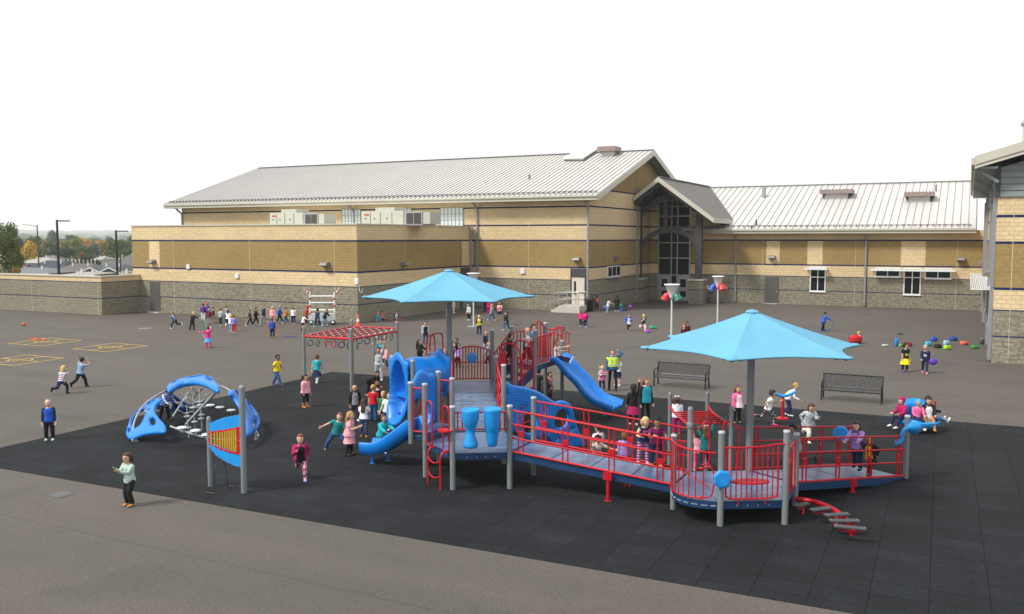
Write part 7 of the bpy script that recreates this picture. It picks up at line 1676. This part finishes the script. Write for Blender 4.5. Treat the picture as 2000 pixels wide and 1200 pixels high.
Pn(875, 666, 1.2, -60, (-28, 0, (120, 8, 10), (130, 8, 15), (40, 4, 30), (30, 4, 20)), 'b', ('bob', 'blk'), ('long', 'grey'), (J_, 'jean'), B_, 'child in grey leaning back with both hands on the red arch', z=ZB, mode='H')
# --- left of the play structure
Pn(737, 679, 1.42, 5, 'reach', 'b', ('short', 'dk'), ('tee', 'chest:lgrey:dgrey'), (T_, 'lgrey'), 'white', 'boy in grey reaching up with both arms under the ring net', mode='H', extra={'sleeve': 'grey'})
Pn(750, 721, 1.18, 160, 'walk', 'a', ('bob', 'blond'), ('jacket', 'lpink'), (J_, 'jean'), 'white', 'child in pale pink jacket and blue jeans walking beyond the ring net')
Pn(741, 664, 1.2, 20, 'reach', 'a', ('short', 'brown'), ('tee', 'cyan'), (J_, 'navy'), 'white', 'child in cyan shirt partly hidden behind the rings', mode='H')
Pn(722, 772, 1.2, 60, 'bend', 'b', ('short', 'blk'), ('coat', B_), (T_, B_), 'lgrey', 'child in black coat bending down at the foot of the ring net')
Pn(541, 752, 1.3, 75, 'walk', 'c', ('short', 'blk'), ('tee', 'yellow'), (J_, 'jean'), 'purple', 'boy in bright yellow T-shirt and jeans striding right')
Pn(619, 749, 1.25, 170, 'walk2', 'a', ('bun', 'lbr'), ('tee', 'turq'), (L_, 'lgrey'), 'white', 'girl in navy pinafore over turquoise sleeves walking away', extra={'skirt': 'navy'})
Pn(597, 796, 1.18, 60, 'stand', 'b', ('pony', 'dk'), ('coat', 'lpink'), (L_, B_), 'tan', 'girl in pale pink coat, black leggings and tan boots beside the ring net', extra={'boots': 1})
Pn(588, 936, 1.26, 15, 'run2', 'a', ('long', 'red'), ('jacket', 'mag'), (L_, 'blotch:lpink:plum'), 'lilac', 'red haired girl in open magenta jacket and patterned leggings running', yaw=-10, pitch=-12, extra={'inner': B_})
Pn(657, 880, 1.22, 0, 'lunge', 'a', ('short', 'lbr'), ('tee', 'teal'), (J_, 'jean'), 'khaki', 'boy in teal T-shirt lunging with one leg out to the side')
Pn(683, 890, 1.24, 80, 'front', 'a', ('vlong', 'blond'), ('dress', 'spot:lpink:red'), (L_, B_), B_, 'girl with long blonde hair in a pink flowered dress and black boots', extra={'boots': 1})
Pn(689, 753, 1.22, 15, 'stand', 'b', ('crew', 'dk'), ('jacket', B_), (J_, 'dgrey'), 'white', 'boy in open black jacket over a grey T-shirt', mode='H', extra={'inner': 'grey'})
Pn(711, 854, 1.18, 170, 'front', 'b', ('vlong', 'brown'), ('tee', 'white'), (L_, 'spot:navy:ljean'), 'tan', 'girl with very long brown hair, white top and starry navy leggings')
Pn(725, 754, 1.22, 170, 'stand', 'a', ('short', 'blond'), ('tee', 'red'), (J_, 'jean'), B_, 'blond boy in a red T-shirt in the crowd by the blue slide', mode='H')
Pn(734, 748, 1.28, 175, 'stand', 'a', ('short', 'lbr'), ('long', 'navy'), (T_, 'navy'), B_, 'fair haired boy in navy in the crowd by the blue slide', mode='H')
Pn(746, 767, 1.12, -20, 'stand', 'a', ('bob', 'lb'), ('long', 'green'), (J_, 'navy'), B_, 'blonde child in dark green beside the seated looking girl in white', mode='H')
Pn(757, 838, 1.22, -10, (4, -10, (5, 12, 15), (10, 14, 20), (26, 6, 14), (34, 4, 30)), 'a', ('pony', 'lbr'), ('tee', 'white'), (J_, 'navy'), 'lgrey', 'girl in white T-shirt and navy jeans leaning by the blue climbing bowl')
Pn(742, 812, 1.14, 45, 'fwd', 'b', ('bun', 'brown'), ('coat', 'turq'), (L_, 'lgrey'), 'white', 'girl in turquoise hooded coat with one hand on the low blue slide', mode='H', pitch=-12)
Pn(121, 770, 1.2, 165, 'run', 'a', ('long', 'lb'), ('tee', 'stripe:purple:white'), (J_, 'navy'), B_, 'girl with long blonde hair and purple striped T-shirt running away')
Pn(158, 757, 1.28, 160, 'throw', 'b', ('short', 'blk'), ('tee', 'ljean'), (T_, B_), B_, 'boy in pale blue T-shirt running away with hands raised to his ears')
Pn(97, 860, 1.25, 20, 'stand', 'a', ('crew', 'blond'), ('long', 'blue'), (T_, B_), 'mint', 'smiling boy in bright blue jumper with navy sleeves at the left', extra={'sleeve': 'navy'}, yaw=10)
Pn(255, 988, 1.24, -30, (4, 0, (50, 10, 70), (40, 6, 95), (20, 4, 38), (10, 4, 22)), 'b', ('bob', 'brown'), ('long', 'mint'), (T_, B_), 'tan', 'girl in pale green jumper and tan shoes hopping in the left foreground')
Pn(322, 822, 1.2, 60, 'lean', 'a', ('curly', 'brown'), ('hoodie', 'plaid:blue:white'), (T_, B_), B_, 'child in blue and white plaid hoodie climbing behind the dome climber')
# ------------------------------------------------------------------ trees, houses and poles beyond the school
def leafm(name, c, v=.5):
    m, nt, b = newmat(name); tc = N(nt, 'ShaderNodeTexCoord'); oi = N(nt, 'ShaderNodeObjectInfo')
    no = N(nt, 'ShaderNodeTexNoise'); no.inputs['Scale'].default_value = .55; no.inputs['Detail'].default_value = 5; nt.links.new(tc.outputs['Object'], no.inputs['Vector'])
    k = math_(nt, 'MULTIPLY_ADD', math_(nt, 'SUBTRACT', no.outputs[0], .5), 3.0 * v, 1.0); k = math_(nt, 'MULTIPLY', k, math_(nt, 'MULTIPLY_ADD', oi.outputs['Random'], .5, .75))
    vm = N(nt, 'ShaderNodeVectorMath', operation='SCALE'); vm.inputs[0].default_value = c; nt.links.new(k, vm.inputs['Scale']); nt.links.new(vm.outputs[0], b.inputs['Base Color']); b.inputs['Roughness'].default_value = .85
    return m
LM = dict(green=leafm('leaf_green', (.075, .13, .030)), dark=leafm('leaf_dark', (.028, .062, .036)), olive=leafm('leaf_olive', (.17, .17, .03)), yellow=leafm('leaf_yellow', (.62, .40, .03), .5), red=leafm('leaf_red', (.30, .10, .045)), rust=leafm('leaf_rust', (.45, .25, .06)), hedge=leafm('leaf_arborvitae', (.085, .115, .022), .6), blue=leafm('leaf_blue', (.06, .10, .075)))
M_BARK = pmat('bark', (.09, .07, .05), .9, 0, .3, 4)
def crown_mesh(seed, kind, n):
    r = random.Random(seed); mb = MB()
    if kind in ('broad', 'big'):
        cl = []
        for i in range(26):
            a = r.uniform(0, 6.28); z = r.uniform(.22, .95); w = (math.sin(min(1, (z - .1) / .75) * math.pi * .62 + .35)) * .42; d = w * r.uniform(.35, 1)
            cl.append((Vector((d * math.cos(a), d * math.sin(a), z - .06 * r.random())), r.uniform(.09, .17)))
    else: cl = [(Vector((0, 0, z)), max(.03, .30 * (1 - z) ** .8 + .03)) for z in [.04 + .06 * i for i in range(16)]]
    for i in range(n):
        c, s = r.choice(cl); u = Vector((r.gauss(0, 1), r.gauss(0, 1), r.gauss(0, 1))).normalized(); p = c + Vector((u.x, u.y, u.z * .8)) * s * r.uniform(.6, 1.06)
        sz = r.uniform(.018, .038) * (.42 if kind == 'big' else 1); nn = (u + Vector((r.gauss(0, .5), r.gauss(0, .5), r.gauss(0, .5) + .3))).normalized(); a = nn.orthogonal().normalized(); b = nn.cross(a)
        mb.add([p - a * sz, p + b * sz * .8, p + a * sz, p - b * sz * .8], [(0, 1, 2, 3)])
    me = bpy.data.meshes.new('crown'); me.from_pydata(mb.v, [], mb.f); me.materials.append(LM['green']); return me
CR = {'big': [crown_mesh(21, 'big', 15000)], 'broad': [crown_mesh(s, 'broad', 3200) for s in (1, 2, 3)], 'conifer': [crown_mesh(9, 'conifer', 3000)]}
def trunk_mesh(seed):
    r = random.Random(seed); mb = MB(); mb.tube([(0, 0, -.05), (0, 0, .2), (.01, 0, .6), (0, .01, .8)], [.03, .024, .015, .004], 7)
    for i in range(6): a = r.uniform(0, 6.28); z = r.uniform(.2, .45); mb.tube([(0, 0, z), (.12 * math.cos(a), .12 * math.sin(a), z + .16), (.26 * math.cos(a), .26 * math.sin(a), z + .3)], [.012, .008, .003], 5)
    me = bpy.data.meshes.new('trunk'); me.from_pydata(mb.v, [], mb.f); me.materials.append(M_BARK); return me
TRK = trunk_mesh(4)
def tree(px, f, ytop, wpx, mat, label, kind='broad', name='tree', group='trees beyond the school wall', zt=None, i_=[0]):
    p = atf(px, f); g = terr_z(p.x, p.y); top = H - (ytop - 464) * f / 1755.0 if zt is None else zt; hh = max(top - g, 2.0); w = wpx * f / 1755.0
    i_[0] += 1; t = thing(name, label, 'tree', (p.x, p.y, g), i_[0] * 1.7, group)
    ws = w / (.84 if kind != 'conifer' else .66)
    for nm, me in (('trunk', TRK), ('crown', CR[kind][i_[0] % len(CR[kind])])):
        o = bpy.data.objects.new(nm, me); link(o, t); o.scale = (ws, ws, hh) if nm == 'crown' else ((ws * .8, ws * .8, hh * .9) if kind != 'conifer' else (ws * .5, ws * .5, hh * .5))
        if nm == 'crown': o.material_slots[0].link = 'OBJECT'; o.material_slots[0].material = LM[mat]
    return t
tree(-12, 96, 438, 96, 'hedge', 'tall rounded dark green and rusty tree at the left edge beyond the screen wall', 'big', zt=7.7)
tree(29, 92, 522, 14, 'rust', 'small orange shrub top showing over the screen wall beside the tall evergreen', name='shrub', zt=3.3)
TR = [(30, 300, 456, 26, 'red', 'reddish tree just right of the tall evergreen'), (50, 200, 473, 46, 'yellow', 'bright yellow autumn tree behind the dark blue roof'), (64, 330, 459, 36, 'green', 'mid green tree behind the bright yellow one'),
      (88, 300, 467, 16, 'rust', 'small orange tree between the wooden pole and the first lamp post'), (102, 460, 451, 24, 'blue', 'tallest bluish tree left of the first lamp post, far behind'), (134, 480, 457, 22, 'blue', 'far bluish tree right of the first lamp post'),
      (111, 240, 482, 34, 'dark', 'very dark round tree behind the first lamp post'), (134, 245, 482, 24, 'dark', 'very dark tree right of the first lamp post'), (98, 290, 470, 24, 'green', 'green tree above the very dark round one'),
      (126, 330, 466, 30, 'olive', 'olive tree behind the two very dark ones'), (152, 300, 462, 30, 'olive', 'wide yellowish green tree in the middle of the row'), (170, 310, 462, 32, 'rust', 'broad tree with an orange top in the middle of the row'), (160, 260, 478, 40, 'green', 'large green tree below the orange topped one'),
      (184, 280, 476, 22, 'blue', 'blue green tree right of the orange topped one'), (198, 340, 467, 22, 'rust', 'faded orange tree near the gap in the row'), (214, 420, 461, 18, 'blue', 'dark far tree left of the second lamp post'), (206, 270, 470, 24, 'olive', 'yellow green tree left of the second lamp post'),
      (222, 260, 466, 26, 'green', 'green tree just left of the second lamp post'), (240, 290, 465, 28, 'green', 'green tree just right of the second lamp post'), (255, 330, 461, 26, 'green', 'green tree against the corner of the wing'), (156, 225, 490, 22, 'red', 'low brownish tree in the middle of the row'), (78, 250, 480, 26, 'green', 'green tree right of the bright yellow one')]
for a in TR: tree(*a)
for i in range(9): tree(127 + i * 7.6, 178 + (i % 3) * 3, (506, 503, 507, 504, 500, 501, 505, 504, 506)[i], 15, 'dark', 'dark green conifer in a close row of small ones behind the grey roofs', 'conifer', 'conifer_tree', 'row of small dark conifers')
r_ = random.Random(5)
for i in range(34):
    px = 8 + i * 7.6 + r_.uniform(-3, 3); f = r_.uniform(420, 700); tree(px, f, 467 + r_.uniform(-3, 4), r_.uniform(18, 30), r_.choice(['green', 'blue', 'olive', 'dark', 'green']), 'one of the hazy trees in the farthest row beyond the roofs', group='hazy far trees')
# distant woods and plains
mb = MB()
for i in range(900):
    px = r_.uniform(-700, 900); f = r_.uniform(1200, 5200); p = atf(px, f); g = terr_z(p.x, p.y); w = r_.uniform(14, 60) * (f / 2500); h = r_.uniform(6, 13)
    mb.ell((p.x, p.y, g + h * .3), w, w * .4, h, n=6, k=4)
tag(mb.build('distant_woods', leafm('far_leaf', (.05, .08, .04))), kind='stuff')
RC = dict(navy=pmat('shingle_navy', (.035, .042, .06), .85, 0, .2, 5), grey=pmat('shingle_grey', (.095, .10, .10), .85, 0, .2, 5), lgrey=pmat('shingle_pale', (.15, .16, .165), .85, 0, .12, 5), brown=pmat('shingle_brown', (.11, .098, .088), .85, 0, .2, 5), tan=pmat('shingle_tan', (.25, .21, .165), .85, 0, .12, 5), teal=pmat('shingle_bluegrey', (.075, .092, .10), .85, 0, .2, 5), white=pmat('shingle_white', (.33, .31, .28), .8, 0, .1, 5))
WC = dict(w=pmat('siding_white', (.45, .43, .38), .7), t=pmat('siding_tan', (.45, .36, .26), .7), g=pmat('siding_bluegrey', (.22, .25, .27), .7))
def house(px0, px1, yr, ye, f, rc, wc, label, dep=9, gab=0, rot=0, hip=2.2):
    a = atf((px0 + px1) / 2, f); g = terr_z(a.x, a.y); w = (px1 - px0) * f / 1755 / 2; zr = H - (yr - 464) * (f + dep / 2) / 1755; ze = H - (ye - 464) * f / 1755.0
    t = thing('house', label, 'house', (a.x, a.y, 0), YAW + rot, 'houses below the school')
    mb = MB(); mb.box(-w + .5, .6, g - 1, w - .5, dep - .6, ze + .02); mb.build('wall', WC[wc], t)
    mb = MB(); hp = min(hip, w * .6)
    E = [Vector((-w, 0, ze)), Vector((w, 0, ze)), Vector((w, dep, ze)), Vector((-w, dep, ze))]; r0, r1 = Vector((-w + hp, dep / 2, zr)), Vector((w - hp, dep / 2, zr))
    mb.add(E + [r0, r1], [(0, 1, 5, 4), (1, 2, 5), (2, 3, 4, 5), (3, 0, 4), (0, 3, 2, 1)]); rf = mb.build('roof', RC[rc], t)
    mb = MB(); mb.box(-w - .02, -.08, ze - .22, w + .02, -.001, ze + .02); mb.build('gutter', M_WHITE, t)
    for k in range(gab):
        x = -w + (k + .5) * 2 * w / gab; s = 1.7; zt = ze + (zr - ze) * .62
        mb = MB(); mb.add([(x - s, -.5, ze - .1), (x + s, -.5, ze - .1), (x, -.5, zt), (x, dep * .35, zt), (x - s, dep * .2, ze), (x + s, dep * .2, ze)], [(0, 1, 2), (0, 2, 3, 4), (1, 5, 3, 2)]); mb.build('dormer', RC[rc], rf)
        mb = MB(); mb.bar((x - s - .1, -.56, ze - .15), (x, -.56, zt + .05) , .08, .14); mb.bar((x + s + .1, -.56, ze - .15), (x, -.56, zt + .05), .08, .14); mb.build('dormer_trim', M_WHITE, rf)
    n_ = max(1, int(w * 2 / 3.6))
    for k in range(n_):
        x = -w + 1.2 + k * (2 * w - 2.4) / max(1, n_ - .5); mb = MB(); mb.box(x, .5, ze - 1.6, x + 1.3, .59, ze - .5); wi = mb.build('window', M_WHITE, t); mb = MB(); mb.box(x + .1, .47, ze - 1.5, x + 1.2, .499, ze - .6); mb.build('pane', M_GLASS, wi)
    for k in range(2): mb = MB(); x = (-.3 + .7 * k) * w; mb.cyl(x, dep * .35, ze, ze + (zr - ze) * .7 + .45, .12, 7); mb.build('vent_pipe', M_WHITE, rf)
    return t
for a in ((-30, 92, 523, 535, 118, 'lgrey', 't', 'house with a pale grey roof at the left edge, just over the screen wall', 9), (30, 122, 509, 528, 150, 'navy', 'g', 'house with a dark navy roof behind the wooden pole', 11), (36, 92, 503.5, 512, 185, 'white', 'w', 'house with a cream white roof behind the navy roofed one', 9), (62, 104, 499.5, 508, 215, 'brown', 't', 'small house with a brown roof and red shrubs far behind', 8),
          (86, 174, 515, 531, 128, 'brown', 'w', 'house with a brown grey roof and white walls under the first lamp post', 10), (97, 156, 507, 517, 190, 'tan', 't', 'long house with a tan roof left of the small conifers', 9), (186, 262, 503, 520, 160, 'grey', 'w', 'large house with a mid grey roof behind the second lamp post', 12), (228, 275, 495, 507, 195, 'grey', 'g', 'house with a high grey roof against the corner of the wing', 10),
          (176, 200, 501, 507, 230, 'white', 'w', 'small far house with a white roof in the middle', 8), (118, 182, 531, 537, 104, 'white', 'w', 'low building with a white roof edge just over the screen wall', 6)):
    house(*a)
house(158, 232, 516, 533, 122, 'teal', 'g', 'house with a blue grey roof and two small white edged gables', 10, 2)
house(221, 268, 529.5, 545, 92, 'tan', 't', 'low tan shed against the end of the wing', 3, hip=.1)
def lamp(px, f, ytop, side, label, wood=False):
    p = atf(px, f); g = terr_z(p.x, p.y); z = H - (ytop - 464) * f / 1755.0; t = thing('street_lamp', label, 'lamp post', (p.x, p.y, g), YAW, 'lamp posts behind the school'); hh = z - g
    mt = pmat('lamp_post_bronze', (.03, .022, .02), .5, .2, .1) if not wood else pmat('wood_pole', (.10, .07, .05), .9, 0, .2)
    mb = MB(); mb.tube([(0, 0, 0), (0, 0, hh)], [.17, .12] if not wood else [.15, .1], 8); mb.build('pole', mt, t)
    mb = MB(); mb.box(.1 * side, -.15, hh - .18, 1.35 * side, .15, hh - .05) if not wood else mb.tube([(0, 0, hh - .3), (-1.2, 0, hh), (-2.4, 0, hh + .05)], .05, 6); mb.build('lamp_head', mt, t); return t
lamp(112.5, 98, 430, 1, 'taller dark lamp post on the left beyond the screen wall'); lamp(227, 104, 450, 1, 'shorter dark lamp post next to the corner of the wing'); lamp(73.5, 150, 440, -1, 'thin brown wooden lamp pole left of the dark lamp posts', True); lamp(233.5, 112, 492, 1, 'short thin pole right behind the shorter dark lamp post', True)
a, b = atf(120, 150, 506), atf(232, 112, 495); mb = MB(); mb.tube([a.lerp(b, i / 10) - Vector((0, 0, 1.6 * 4 * (i / 10) * (1 - i / 10) * .5)) for i in range(11)], .03, 5); tag(mb.build('power_line', M_BLACK), 'thin dark power line sagging between the poles above the roofs', 'cable')
# haze in the valley air
m = bpy.data.materials.new('haze'); m.use_nodes = True; nt = m.node_tree; nt.nodes.clear(); o_ = nt.nodes.new('ShaderNodeOutputMaterial'); pv = nt.nodes.new('ShaderNodeVolumePrincipled')
pv.inputs['Color'].default_value = (.93, .96, 1.0, 1); pv.inputs['Density'].default_value = .00024; pv.inputs['Anisotropy'].default_value = 0
nt.links.new(pv.outputs[0], o_.inputs['Volume'])
mb = MB(); mb.box(-9700, -9700, -7, 9700, 9700, 110); hz_ = mb.build('haze', m); tag(hz_, kind='stuff')
